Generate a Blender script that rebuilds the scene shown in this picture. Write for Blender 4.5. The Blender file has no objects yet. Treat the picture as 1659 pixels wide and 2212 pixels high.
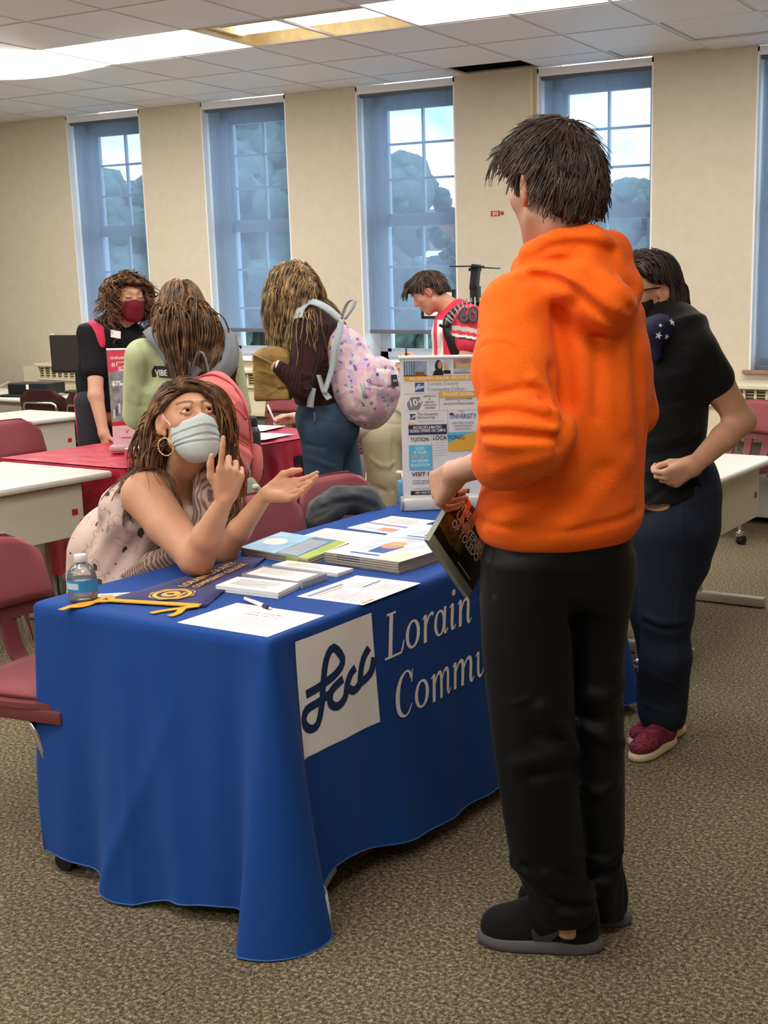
import bpy, bmesh, math, random
import numpy as np
from mathutils import Vector, Matrix
random.seed(7); RNG = np.random.default_rng(7)
SC = bpy.context.scene; COL = SC.collection
PI = math.pi

# ------------------------------------------------------------------ camera
# x runs along the window wall, y towards the window wall, z up; metres
F_PX, PPX, PPY = 2643.0, 1148.0, 1172.5
PITCH, ROLL, YAW = math.radians(11.6306), math.radians(-0.4), math.radians(-28.24)
CAM = np.array([8.9889, -8.1621, 1.505])
cY, sY = math.cos(YAW), math.sin(YAW)
def W(p):                      # heading frame (right, ahead, up from the camera's foot) -> room
    p = np.asarray(p, float)
    return np.stack([p[..., 0]*cY + p[..., 1]*sY + CAM[0], -p[..., 0]*sY + p[..., 1]*cY + CAM[1], p[..., 2]], -1)
_f = np.array([0, math.cos(PITCH), -math.sin(PITCH)]); _r0 = np.array([1., 0, 0]); _u0 = np.cross(_r0, _f)
_r = math.cos(ROLL)*_r0 + math.sin(ROLL)*_u0; _u = np.cross(_r, _f)
def at(px, py, ahead):         # a point of the photograph at its own distance ahead, heading frame
    d = _f + _r*(px-PPX)/F_PX - _u*(py-PPY)/F_PX
    return np.array([0, 0, CAM[2]]) + d*ahead/d[1]
def dirw(v):
    v = np.asarray(v, float); return np.array([v[0]*cY+v[1]*sY, -v[0]*sY+v[1]*cY, v[2]])
cam = bpy.data.objects.new('camera', bpy.data.cameras.new('camera')); COL.objects.link(cam)
cam.data.sensor_fit = 'HORIZONTAL'; cam.data.sensor_width = 36.0
cam.data.lens = F_PX*36.0/1659
cam.data.shift_x = 0.5-PPX/1659; cam.data.shift_y = (PPY-1106)/1659
cam.data.clip_start = 0.05; cam.data.clip_end = 300
r_, u_, f_ = dirw(_r), dirw(_u), dirw(_f)
cam.matrix_world = Matrix(((r_[0], u_[0], -f_[0], CAM[0]), (r_[1], u_[1], -f_[1], CAM[1]), (r_[2], u_[2], -f_[2], CAM[2]), (0, 0, 0, 1)))
SC.camera = cam

# ------------------------------------------------------------------ exposure, sky, lamp strengths
SC.view_settings.view_transform = 'Standard'; SC.view_settings.look = 'None'
SC.view_settings.gamma = 1.0; SC.view_settings.use_curve_mapping = False
SC.view_settings.exposure = 0.0
LAMP = 14.0            # brightness of the ceiling fixtures' diffusers
SKY = 7.0             # brightness of the sky outside
SC.cycles.use_denoising = True
SC.cycles.max_bounces = 8; SC.cycles.diffuse_bounces = 4; SC.cycles.glossy_bounces = 3
SC.cycles.transmission_bounces = 6; SC.cycles.transparent_max_bounces = 12
SC.cycles.caustics_reflective = False; SC.cycles.caustics_refractive = False
SC.cycles.sample_clamp_indirect = 6.0
wd = bpy.data.worlds.new('sky'); SC.world = wd; wd.use_nodes = True
nt = wd.node_tree; nt.nodes.clear()
wo = nt.nodes.new('ShaderNodeOutputWorld'); bg = nt.nodes.new('ShaderNodeBackground')
tc = nt.nodes.new('ShaderNodeTexCoord'); mp = nt.nodes.new('ShaderNodeMapping'); mp.inputs['Scale'].default_value = (2.2, 2.2, 5.0)
ns = nt.nodes.new('ShaderNodeTexNoise'); ns.inputs['Scale'].default_value = 2.6; ns.inputs['Detail'].default_value = 6
rp = nt.nodes.new('ShaderNodeValToRGB')
rp.color_ramp.elements[0].position = 0.40; rp.color_ramp.elements[0].color = (0.32, 0.62, 0.95, 1)
rp.color_ramp.elements[1].position = 0.56; rp.color_ramp.elements[1].color = (1.0, 1.0, 1.0, 1)
nt.links.new(tc.outputs['Generated'], mp.inputs['Vector']); nt.links.new(mp.outputs['Vector'], ns.inputs['Vector'])
nt.links.new(ns.outputs['Fac'], rp.inputs['Fac']); nt.links.new(rp.outputs['Color'], bg.inputs['Color'])
bg.inputs['Strength'].default_value = SKY; nt.links.new(bg.outputs[0], wo.inputs[0])

# ------------------------------------------------------------------ materials
def lin(c):
    if isinstance(c, str): c = tuple(int(c[i:i+2], 16)/255 for i in (1, 3, 5))
    return tuple((v/12.92 if v <= 0.04045 else ((v+0.055)/1.055)**2.4) for v in c[:3]) + (1.0,)
MATS = {}
class NT:
    def __init__(s, name):
        s.m = bpy.data.materials.new(name); s.m.use_nodes = True; s.t = s.m.node_tree; s.t.nodes.clear()
        s.out = s.n('OutputMaterial')
    def n(s, typ, **kw):
        nd = s.t.nodes.new('ShaderNode'+typ)
        for k, v in kw.items():
            if k in nd.inputs: s.set(nd.inputs[k], v)
            else: setattr(nd, k, v)
        return nd
    def set(s, inp, v):
        if hasattr(v, 'is_output') or isinstance(v, bpy.types.NodeSocket): s.t.links.new(v, inp)
        else: inp.default_value = v
    def link(s, a, b): s.t.links.new(a, b)
    def coord(s, kind='Object', scale=(1, 1, 1), rot=(0, 0, 0)):
        c = s.n('TexCoord'); m = s.n('Mapping'); m.inputs['Scale'].default_value = scale; m.inputs['Rotation'].default_value = rot
        s.link(c.outputs[kind], m.inputs['Vector']); return m.outputs['Vector']
    def noise(s, vec, scale, detail=3, rough=.5):
        n = s.n('TexNoise'); s.link(vec, n.inputs['Vector']); n.inputs['Scale'].default_value = scale; n.inputs['Detail'].default_value = detail; n.inputs['Roughness'].default_value = rough
        return n.outputs['Fac']
    def ramp(s, fac, stops, interp='LINEAR'):
        r = s.n('ValToRGB'); s.link(fac, r.inputs['Fac']); e = r.color_ramp; e.interpolation = interp
        while len(e.elements) < len(stops): e.elements.new(0.5)
        for el, (p, c) in zip(e.elements, stops): el.position = p; el.color = lin(c) if isinstance(c, str) else c
        return r.outputs['Color']
    def mix(s, fac, a, b, mode='MIX'):
        m = s.n('Mix', data_type='RGBA', blend_type=mode)
        s.set(m.inputs[0], fac)
        s.set(m.inputs[6], lin(a) if isinstance(a, str) else a); s.set(m.inputs[7], lin(b) if isinstance(b, str) else b)
        return m.outputs[2]
    def math(s, op, a, b=0.0):
        m = s.n('Math', operation=op); s.set(m.inputs[0], a); s.set(m.inputs[1], b); return m.outputs[0]
    def bump(s, h, strength=.3, dist=.002):
        b = s.n('Bump'); s.link(h, b.inputs['Height']); b.inputs['Strength'].default_value = strength; b.inputs['Distance'].default_value = dist
        return b.outputs['Normal']
    def bsdf(s, color, rough=.6, spec=.3, metal=0., normal=None, sheen=0., **kw):
        p = s.n('BsdfPrincipled'); s.set(p.inputs['Base Color'], lin(color) if isinstance(color, str) else color)
        s.set(p.inputs['Roughness'], rough); p.inputs['Specular IOR Level'].default_value = spec; p.inputs['Metallic'].default_value = metal
        if normal is not None: s.link(normal, p.inputs['Normal'])
        if sheen: p.inputs['Sheen Weight'].default_value = sheen
        for k, v in kw.items(): s.set(p.inputs[k.replace('_', ' ')], v)
        s.link(p.outputs[0], s.out.inputs['Surface']); return p
def plain(name, color, rough=.5, spec=.4, metal=0., vary=0.0, vscale=8., bump=0., bscale=200., sheen=0., **kw):
    if name in MATS: return MATS[name]
    t = NT(name); col = lin(color); nrm = None
    if vary or bump:
        v = t.coord()
    if vary:
        n = t.noise(v, vscale, 4); c0 = tuple(x*(1-vary) for x in col[:3])+(1,); c1 = tuple(min(1, x*(1+vary)) for x in col[:3])+(1,)
        colr = t.ramp(n, [(.3, c0), (.7, c1)])
    else: colr = col
    if bump: nrm = t.bump(t.noise(v, bscale, 2), bump, .001)
    t.bsdf(colr, rough, spec, metal, nrm, sheen, **kw); MATS[name] = t.m; return t.m
def emit(name, color, strength):
    t = NT(name); e = t.n('Emission'); e.inputs['Color'].default_value = lin(color); e.inputs['Strength'].default_value = strength
    t.link(e.outputs[0], t.out.inputs['Surface']); MATS[name] = t.m; return t.m
def attr_mat(name, rough=.6, spec=.3, bump=0., bscale=150., vary=.08, vscale=60., sheen=0., **kw):
    t = NT(name); a = t.n('Attribute', attribute_name='Col'); v = t.coord(); n = t.noise(v, vscale, 3)
    k = t.ramp(n, [(.3, (1-vary,)*3+(1,)), (.7, (1+vary*.5,)*3+(1,))]); c = t.mix(1.0, a.outputs['Color'], k, 'MULTIPLY')
    t.bsdf(c, rough, spec, 0, t.bump(t.noise(v, bscale, 2), bump, .001) if bump else None, sheen, **kw); MATS[name] = t.m; return t.m

# ------------------------------------------------------------------ object helpers
def props(o, label=None, cat=None, group=None, kind=None):
    if label: o['label'] = label
    if cat: o['category'] = cat
    if group: o['group'] = group
    if kind: o['kind'] = kind
    return o
def thing(name, label, cat, loc=(0, 0, 0), rotz=0., group=None, kind=None):
    o = bpy.data.objects.new(name, None); o.empty_display_size = .05; COL.objects.link(o)
    o.location = tuple(float(v) for v in loc); o.rotation_euler = (0, 0, rotz)
    return props(o, label, cat, group, kind)
def copy_tree(o, parent=None):
    c = o.copy(); COL.objects.link(c)
    if parent is not None: c.parent = parent
    for ch in o.children: copy_tree(ch, c)
    return c
def mesh_obj(name, verts, faces, mats, parent=None, smooth=False, mi=None, col=None, auto=None):
    me = bpy.data.meshes.new(name)
    verts = np.asarray(verts, np.float32).reshape(-1, 3)
    if isinstance(faces, np.ndarray):
        n, k = faces.shape
        me.vertices.add(len(verts)); me.vertices.foreach_set('co', verts.ravel())
        me.loops.add(n*k); me.loops.foreach_set('vertex_index', faces.astype(np.int32).ravel())
        me.polygons.add(n); me.polygons.foreach_set('loop_start', np.arange(0, n*k, k, dtype=np.int32))
        me.update(calc_edges=True); me.validate()
    else:
        me.from_pydata([tuple(map(float, v)) for v in verts], [], [tuple(int(i) for i in f) for f in faces]); me.update()
    for m in (mats if isinstance(mats, (list, tuple)) else [mats]): me.materials.append(m)
    if mi is not None and len(mi) == len(me.polygons): me.polygons.foreach_set('material_index', np.asarray(mi, np.int32))
    if smooth: me.polygons.foreach_set('use_smooth', np.ones(len(me.polygons), bool))
    if col is not None:
        a = me.color_attributes.new('Col', 'FLOAT_COLOR', 'POINT'); c = np.ones((len(verts), 4), np.float32); c[:, :3] = np.asarray(col)[:, :3]
        a.data.foreach_set('color', c.ravel())
    if auto is not None:
        try: me.set_sharp_from_angle(angle=math.radians(auto))
        except Exception: pass
    o = bpy.data.objects.new(name, me); COL.objects.link(o)
    if parent is not None: o.parent = parent
    return o
def rotm(axis, ang): return np.array(Matrix.Rotation(ang, 3, Vector(axis)))
def nrm(v): v = np.asarray(v, float); return v/max(np.linalg.norm(v), 1e-9)
class MB:
    """collects shapes and links them as one mesh"""
    def __init__(s): s.v = []; s.f = []; s.m = []; s.k = 0; s.cur = 0
    def add(s, v, f):
        v = np.asarray(v, float).reshape(-1, 3); s.v.append(v); s.f += [tuple(i+s.k for i in q) for q in f]; s.m += [s.cur]*len(f); s.k += len(v); return s
    def mat(s, i): s.cur = i; return s
    def box(s, c, size, rot=None, bev=0.0):
        x, y, z = [q/2 for q in size]; c = np.asarray(c, float)
        if bev <= 0:
            v = np.array([(a*x, b*y, d*z) for a in (-1, 1) for b in (-1, 1) for d in (-1, 1)])
            f = [(0, 1, 3, 2), (4, 6, 7, 5), (0, 4, 5, 1), (2, 3, 7, 6), (0, 2, 6, 4), (1, 5, 7, 3)]
        else:
            bm = bmesh.new(); bmesh.ops.create_cube(bm, size=1)
            for w in bm.verts: w.co = Vector((w.co.x*size[0], w.co.y*size[1], w.co.z*size[2]))
            bmesh.ops.bevel(bm, geom=bm.edges[:], offset=bev, segments=2, affect='EDGES', profile=.5)
            bm.verts.index_update(); v = np.array([w.co[:] for w in bm.verts]); f = [tuple(w.index for w in q.verts) for q in bm.faces]; bm.free()
        if rot is not None: v = v@np.asarray(rot).T
        return s.add(v+c, f)
    def tube(s, path, r, n=10, cap=True):
        P = np.asarray(path, float); m = len(P); r = np.broadcast_to(np.asarray(r, float), (m,))
        T = np.gradient(P, axis=0); T /= np.maximum(np.linalg.norm(T, axis=1, keepdims=True), 1e-9)
        ref = np.array([0, 0, 1.]) if abs(T[0][2]) < .9 else np.array([1., 0, 0]); V = []; nn = nrm(np.cross(T[0], ref))
        for i in range(m):
            nn = nrm(nn - T[i]*np.dot(nn, T[i])); b = np.cross(T[i], nn)
            for j in range(n):
                a = 2*PI*j/n; V.append(P[i]+r[i]*(math.cos(a)*nn+math.sin(a)*b))
        Fc = [(i*n+j, i*n+(j+1) % n, (i+1)*n+(j+1) % n, (i+1)*n+j) for i in range(m-1) for j in range(n)]
        if cap: Fc += [tuple(range(n-1, -1, -1)), tuple(range((m-1)*n, m*n))]
        return s.add(V, Fc)
    def lathe(s, prof, c=(0, 0, 0), n=24, rot=None, cap=True):
        V = [(r*math.cos(2*PI*j/n), r*math.sin(2*PI*j/n), z) for r, z in prof for j in range(n)]; m = len(prof)
        Fc = [(i*n+j, i*n+(j+1) % n, (i+1)*n+(j+1) % n, (i+1)*n+j) for i in range(m-1) for j in range(n)]
        if cap: Fc += [tuple(range(n-1, -1, -1)), tuple(range((m-1)*n, m*n))]
        V = np.array(V)
        if rot is not None: V = V@np.asarray(rot).T
        return s.add(V+np.asarray(c, float), Fc)
    def prism(s, poly, z0, z1, M=None, o=(0, 0, 0)):
        n = len(poly); V = np.array([(x, y, z0) for x, y in poly]+[(x, y, z1) for x, y in poly], float)
        Fc = [tuple(range(n-1, -1, -1)), tuple(range(n, 2*n))]+[(i, (i+1) % n, n+(i+1) % n, n+i) for i in range(n)]
        if M is not None: V = V@np.asarray(M).T
        return s.add(V+np.asarray(o, float), Fc)
    def grid(s, V3):
        V3 = np.asarray(V3, float); a, b = V3.shape[:2]
        return s.add(V3.reshape(-1, 3), [(i*b+j, i*b+j+1, (i+1)*b+j+1, (i+1)*b+j) for i in range(a-1) for j in range(b-1)])
    def build(s, name, mats, parent=None, smooth=False, auto=None):
        return mesh_obj(name, np.concatenate(s.v), s.f, mats, parent, smooth or auto is not None, s.m, auto=auto)
def solid_sheet(V3, t, n=None):
    """a grid of points thickened to t (returns verts, faces)"""
    V3 = np.asarray(V3, float); a, b = V3.shape[:2]
    du = np.gradient(V3, axis=0); dv = np.gradient(V3, axis=1); N = np.cross(du, dv); N /= np.maximum(np.linalg.norm(N, axis=2, keepdims=True), 1e-9)
    V = np.concatenate([(V3+N*t/2).reshape(-1, 3), (V3-N*t/2).reshape(-1, 3)]); k = a*b
    Fq = [(i*b+j, i*b+j+1, (i+1)*b+j+1, (i+1)*b+j) for i in range(a-1) for j in range(b-1)]
    Fc = [q[::-1] for q in Fq]+[tuple(x+k for x in q) for q in Fq]
    rim = [(0, j) for j in range(b)]+[(i, b-1) for i in range(1, a)]+[(a-1, j) for j in range(b-2, -1, -1)]+[(i, 0) for i in range(a-2, 0, -1)]
    R = [i*b+j for i, j in rim]; m = len(R)
    Fc += [(R[i], R[(i+1) % m], R[(i+1) % m]+k, R[i]+k) for i in range(m)]
    return V, Fc
def arc(c, r, a0, a1, n, u=(1, 0, 0), v=(0, 0, 1)):
    c, u, v = map(lambda q: np.asarray(q, float), (c, u, v)); return [c+r*(math.cos(a)*u+math.sin(a)*v) for a in np.linspace(a0, a1, n)]
def smooth_path(pts, n=24):
    P = np.asarray(pts, float); t = np.linspace(0, len(P)-1, n); out = []
    for q in t:
        i = min(int(q), len(P)-2); f = q-i; p0, p1, p2, p3 = P[max(i-1, 0)], P[i], P[i+1], P[min(i+2, len(P)-1)]
        out.append(.5*((2*p1)+(-p0+p2)*f+(2*p0-5*p1+4*p2-p3)*f*f+(-p0+3*p1-3*p2+p3)*f**3))
    return np.array(out)

# ------------------------------------------------------------------ lettering
_TXT = {}
def text_mesh(s, size=1.0, align='LEFT', shear=0., space=1.0, bold=0.0):
    """plain lettering as flat triangles; returns verts (n,2), faces; origin on the baseline"""
    key = (s, align, shear, space, bold)
    if key not in _TXT:
        cu = bpy.data.curves.new('t', 'FONT'); cu.body = s; cu.align_x = align; cu.shear = shear; cu.space_character = space; cu.size = 1.0; cu.offset = bold; cu.resolution_u = 3
        o = bpy.data.objects.new('t', cu); COL.objects.link(o); dg = bpy.context.evaluated_depsgraph_get(); me = o.evaluated_get(dg).to_mesh()
        v = np.array([q.co[:2] for q in me.vertices], float).reshape(-1, 2); f = [tuple(p.vertices) for p in me.polygons]
        o.evaluated_get(dg).to_mesh_clear(); bpy.data.objects.remove(o); bpy.data.curves.remove(cu); _TXT[key] = (v, f)
    v, f = _TXT[key]; return v*size, f
class Page:
    """flat printing on a sheet: rectangles, polygons and words laid on a plane o + u*x + v*y, lifted along n"""
    def __init__(s, o, u, v, lift=.0004): s.o = np.asarray(o, float); s.u = nrm(u); s.v = nrm(v); s.n = np.cross(s.u, s.v); s.mb = MB(); s.mats = []; s.lift = lift; s.k = 0
    def _m(s, m):
        if m not in s.mats: s.mats.append(m)
        s.mb.cur = s.mats.index(m); s.k += 1
    def put(s, v2, f, m, lv=None):
        s._m(m); v2 = np.asarray(v2, float); l = s.lift*(1+ (s.k*.15 if lv is None else lv))
        s.mb.add(s.o+v2[:, :1]*s.u+v2[:, 1:2]*s.v+s.n*l, f); return s
    def rect(s, x, y, w, h, m): return s.put([(x, y), (x+w, y), (x+w, y+h), (x, y+h)], [(0, 1, 2, 3)], m)
    def poly(s, pts, m): return s.put(pts, [tuple(range(len(pts)))], m)
    def disc(s, x, y, rx, ry, m, n=18): return s.poly([(x+rx*math.cos(2*PI*i/n), y+ry*math.sin(2*PI*i/n)) for i in range(n)], m)
    def text(s, t, x, y, size, m, align='LEFT', shear=0., space=1., bold=0., wid=None):
        v, f = text_mesh(t, size, align, shear, space, bold)
        if not len(v): return s
        if wid:
            k = wid/max(v[:, 0].max()-v[:, 0].min(), 1e-6); v = v*np.array([k, 1])
        return s.put(v+np.array([x, y]), f, m)
    def lines(s, x, y, w, n, pitch, h, m, ragged=.3):
        for i in range(n): s.rect(x, y-i*pitch, w*(1-ragged*random.random()), h, m)
        return s
    def build(s, name, parent=None): return s.mb.build(name, s.mats, parent)
# ------------------------------------------------------------------ soft solids: distance fields meshed with surface nets
f32 = np.float32
def smin(a, b, k):
    if k <= 0: return np.minimum(a, b)
    h = np.maximum(k-np.abs(a-b), 0)/k
    return np.minimum(a, b)-h*h*k*.25
def smax(a, b, k): return -smin(-a, -b, k)
class Cap:                                   # tapered limb
    def __init__(s, a, b, ra, rb=None): s.a = np.array(a, f32); s.b = np.array(b, f32); s.ra = ra; s.rb = ra if rb is None else rb
    def __call__(s, p):
        ab = s.b-s.a; L = max(float(ab@ab), 1e-9); t = np.clip(((p-s.a)@ab)/L, 0, 1)
        d = p-s.a-t[:, None]*ab
        return np.sqrt((d*d).sum(1))-(s.ra+(s.rb-s.ra)*t)
class Chain:
    def __init__(s, pts, rs, k=.01): s.c = [Cap(pts[i], pts[i+1], rs[i], rs[i+1]) for i in range(len(pts)-1)]; s.k = k
    def __call__(s, p):
        d = s.c[0](p)
        for c in s.c[1:]: d = smin(d, c(p), s.k)
        return d
class Ell:                                   # ellipsoid; R columns are its axes
    def __init__(s, c, r, R=None): s.c = np.array(c, f32); s.r = np.array(r, f32); s.R = None if R is None else np.array(R, f32)
    def __call__(s, p):
        q = p-s.c
        if s.R is not None: q = q@s.R
        k0 = np.sqrt(((q/s.r)**2).sum(1)); k1 = np.sqrt(((q/(s.r*s.r))**2).sum(1))
        return k0*(k0-1)/np.maximum(k1, 1e-6)
class RBox:
    def __init__(s, c, h, r, R=None): s.c = np.array(c, f32); s.h = np.array(h, f32)-r; s.r = r; s.R = None if R is None else np.array(R, f32)
    def __call__(s, p):
        q = p-s.c
        if s.R is not None: q = q@s.R
        q = np.abs(q)-s.h
        return np.sqrt((np.maximum(q, 0)**2).sum(1))+np.minimum(q.max(1), 0)-s.r
class ZLoft:
    """stack of horizontal ellipses: rows (z, cx, cy, a, b, phi); a along x when phi = 0; n is the super-ellipse power"""
    def __init__(s, rows, n=2.3, k=.02):
        r = np.array(sorted(rows, key=lambda q: q[0]), float); z = np.linspace(r[0, 0], r[-1, 0], 120)
        s.z = z; s.t = []
        for i in range(1, 6):
            y = np.interp(z, r[:, 0], r[:, i]) if r.shape[1] > i else np.zeros(120)
            kern = np.ones(9)/9; yp = np.pad(y, 4, mode='edge'); s.t.append(np.convolve(yp, kern, 'valid'))
        s.n = n; s.k = k
    def __call__(s, p):
        z = p[:, 2]; cx, cy, a, b, ph = [np.interp(z, s.z, t).astype(f32) for t in s.t]
        x = p[:, 0]-cx; y = p[:, 1]-cy; c, n = np.cos(ph), np.sin(ph); u = x*c+y*n; v = -x*n+y*c
        rho = (np.abs(u/a)**s.n+np.abs(v/b)**s.n+1e-9)**(1/s.n)
        d = (rho-1)*np.minimum(a, b)
        return smax(d, np.maximum(s.z[0]-z, z-s.z[-1]), s.k)
class Loft:
    """tube of ellipses along a path: pts, (wa, wb) half widths, up = direction of wb"""
    def __init__(s, pts, wa, wb, up, k=.012): s.P = np.array(pts, f32); s.wa = wa; s.wb = wb; s.up = np.array(up, f32); s.k = k
    def __call__(s, p):
        d = None
        for i in range(len(s.P)-1):
            a, b = s.P[i], s.P[i+1]; ab = b-a; L = float(np.linalg.norm(ab)); t_ = ab/L; up = s.up-t_*(s.up@t_); up /= np.linalg.norm(up); sd = np.cross(t_, up)
            q = p-a; t = q@t_; tc = np.clip(t/L, 0, 1); wa = s.wa[i]+(s.wa[i+1]-s.wa[i])*tc; wb = s.wb[i]+(s.wb[i+1]-s.wb[i])*tc
            over = (t-tc*L); m = np.minimum(wa, wb)
            rho = np.sqrt((q@sd/wa)**2+(q@up/wb)**2+(over/m)**2)
            e = (rho-1)*m; d = e if d is None else smin(d, e, s.k)
        return d
class U:                                     # union
    def __init__(s, items, k=.02): s.i = items; s.k = k
    def __call__(s, p):
        d = s.i[0](p)
        for c in s.i[1:]: d = smin(d, c(p), s.k)
        return d
class Sub:
    def __init__(s, a, b, k=.005): s.a = a; s.b = b; s.k = k
    def __call__(s, p): return smax(s.a(p), -s.b(p), s.k)
class And:
    def __init__(s, a, b, k=.005): s.a = a; s.b = b; s.k = k
    def __call__(s, p): return smax(s.a(p), s.b(p), s.k)
class Off:
    def __init__(s, a, o): s.a = a; s.o = o
    def __call__(s, p): return s.a(p)-s.o
class Half:                                  # keep the side n points away from
    def __init__(s, o, n): s.o = np.array(o, f32); s.n = np.array(nrm(n), f32)
    def __call__(s, p): return (p-s.o)@s.n
class Fold:
    """cloth folds: ridges (height > 0) or creases (height < 0) along polylines"""
    def __init__(s, a, folds, amp=0., freq=30., stretch=(1, 1, 1), seed=0):
        s.a = a; s.f = [(np.array(P, f32), h, w) for P, h, w in folds]; s.amp = amp; s.fr = freq; s.st = np.array(stretch, f32)
        g = np.random.default_rng(seed); s.d = g.normal(size=(7, 3)).astype(f32); s.d /= np.linalg.norm(s.d, axis=1, keepdims=True); s.ph = g.uniform(0, 6.28, 7)
    def __call__(s, p):
        d = s.a(p)
        for P, h, w in s.f:
            m = None
            for i in range(len(P)-1):
                ab = P[i+1]-P[i]; L = max(float(ab@ab), 1e-9); t = np.clip(((p-P[i])@ab)/L, 0, 1); q = p-P[i]-t[:, None]*ab; e = (q*q).sum(1)
                m = e if m is None else np.minimum(m, e)
            d = d-h*np.exp(-m/(w*w))
        if s.amp:
            q = p*s.st*s.fr; n = 0
            for i in range(7): n = n+np.sin(q@s.d[i]*(1+.35*i)+s.ph[i]+1.3*np.sin(q@s.d[(i+3) % 7]*.5))/(1+.3*i)
            d = d-s.amp*n*.3
        return d
def trace(f, px, t0=1.2):
    """points where the view rays of the photograph meet a field (nearest approach if they miss)"""
    px = np.asarray(px, float); d = _f+_r*((px[:, :1]-PPX)/F_PX)-_u*((px[:, 1:2]-PPY)/F_PX); d /= np.linalg.norm(d, axis=1, keepdims=True)
    o = np.array([0, 0, CAM[2]]); t = np.full(len(px), float(t0)); best = np.full(len(px), 9.); bt = t.copy()
    for _ in range(90):
        e = f((o+d*t[:, None]).astype(f32)); m = np.abs(e) < best; best[m] = np.abs(e[m]); bt[m] = t[m]; t = t+np.clip(e*.75, -.05, .5)
    return o+d*bt[:, None]
def on_surface(f, folds, t0=1.2):
    """folds given in photograph points, laid on the surface of f"""
    out = []
    for P, h, w in folds:
        Q = smooth_path(P, max(3, int(sum(math.dist(P[i], P[i+1]) for i in range(len(P)-1))/14))) if len(P) > 2 else np.linspace(P[0], P[1], max(3, int(math.dist(*P)/14)))
        out.append((trace(f, Q[:, :2], t0), h, w))
    return out
def bump_noise(seed, freq):
    g = np.random.default_rng(seed); d = g.normal(size=(6, 3)).astype(f32); ph = g.uniform(0, 6.28, 6)
    def f(p):
        n = 0
        for i in range(6): n = n+np.sin(p@d[i]*freq*(1+.4*i)+ph[i]+np.sin(p@d[(i+2) % 6]*freq*.6))
        return n/6
    return f
def mesh_sdf(f, lo, hi, h, slack=1.5):
    lo = np.asarray(lo, float); hi = np.asarray(hi, float); B = 6
    nb = np.ceil((hi-lo)/(h*B)).astype(int); dims = nb*B
    ci = np.stack(np.meshgrid(*[np.arange(n) for n in nb], indexing='ij'), -1).reshape(-1, 3)
    cc = (lo+(ci*B+(B-1)/2)*h).astype(f32)
    d = np.concatenate([f(cc[i:i+150000]) for i in range(0, len(cc), 150000)])
    thr = B*h*.5*1.732*slack+h
    val = np.repeat(np.repeat(np.repeat(np.where(d < 0, -1., 1.).astype(f32).reshape(nb), B, 0), B, 1), B, 2)
    act = ci[np.abs(d) < thr]
    loc = np.stack(np.meshgrid(*[np.arange(B)]*3, indexing='ij'), -1).reshape(-1, 3)
    for i in range(0, len(act), 600):
        idx = (act[i:i+600, None]*B+loc[None]).reshape(-1, 3)
        val[idx[:, 0], idx[:, 1], idx[:, 2]] = f((lo+idx*h).astype(f32))
    S = val < 0
    n = np.array(val.shape)-1
    cnt = np.zeros(n, np.int8)
    for a in (0, 1):
        for b in (0, 1):
            for c in (0, 1): cnt += S[a:a+n[0], b:b+n[1], c:c+n[2]]
    cells = np.argwhere((cnt > 0) & (cnt < 8)); vid = np.full(n, -1, np.int32); vid[cells[:, 0], cells[:, 1], cells[:, 2]] = np.arange(len(cells))
    acc = np.zeros((len(cells), 3)); w = np.zeros(len(cells))
    off = [(a, b, c) for a in (0, 1) for b in (0, 1) for c in (0, 1)]
    for o in off:
        for ax in range(3):
            if o[ax]: continue
            o2 = list(o); o2[ax] = 1
            v0 = val[cells[:, 0]+o[0], cells[:, 1]+o[1], cells[:, 2]+o[2]]; v1 = val[cells[:, 0]+o2[0], cells[:, 1]+o2[1], cells[:, 2]+o2[2]]
            m = (v0 < 0) != (v1 < 0); t = np.where(m, v0/np.where(m, v0-v1, 1), 0)
            for k in range(3): acc[:, k] += np.where(m, o[k]+(t if k == ax else 0), 0)
            w += m
    V = lo+(cells+acc/np.maximum(w, 1)[:, None])*h
    Fs = []
    for ax in range(3):
        a1, a2 = (ax+1) % 3, (ax+2) % 3
        sl0 = [slice(1, -1)]*3; sl0[ax] = slice(0, -1); sl1 = list(sl0); sl1[ax] = slice(1, None)
        A, Bq = S[tuple(sl0)], S[tuple(sl1)]
        e = np.argwhere(A != Bq)
        if not len(e): continue
        fl = A[e[:, 0], e[:, 1], e[:, 2]]
        base = e.copy(); base[:, a1] += 1; base[:, a2] += 1
        q = []
        for da, db in ((0, 0), (1, 0), (1, 1), (0, 1)):
            c = base.copy(); c[:, a1] -= 1-da; c[:, a2] -= 1-db
            q.append(vid[c[:, 0], c[:, 1], c[:, 2]])
        q = np.stack(q, 1); q = np.where(fl[:, None], q, q[:, ::-1]); Fs.append(q)
    Fq = np.concatenate(Fs); return V, Fq[(Fq >= 0).all(1)]
def grad(f, p, e=.002):
    p = p.astype(f32); g = np.stack([f(p+np.array(d, f32)*e)-f(p-np.array(d, f32)*e) for d in np.eye(3)], 1)
    return g/np.maximum(np.linalg.norm(g, axis=1, keepdims=True), 1e-6)
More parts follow.
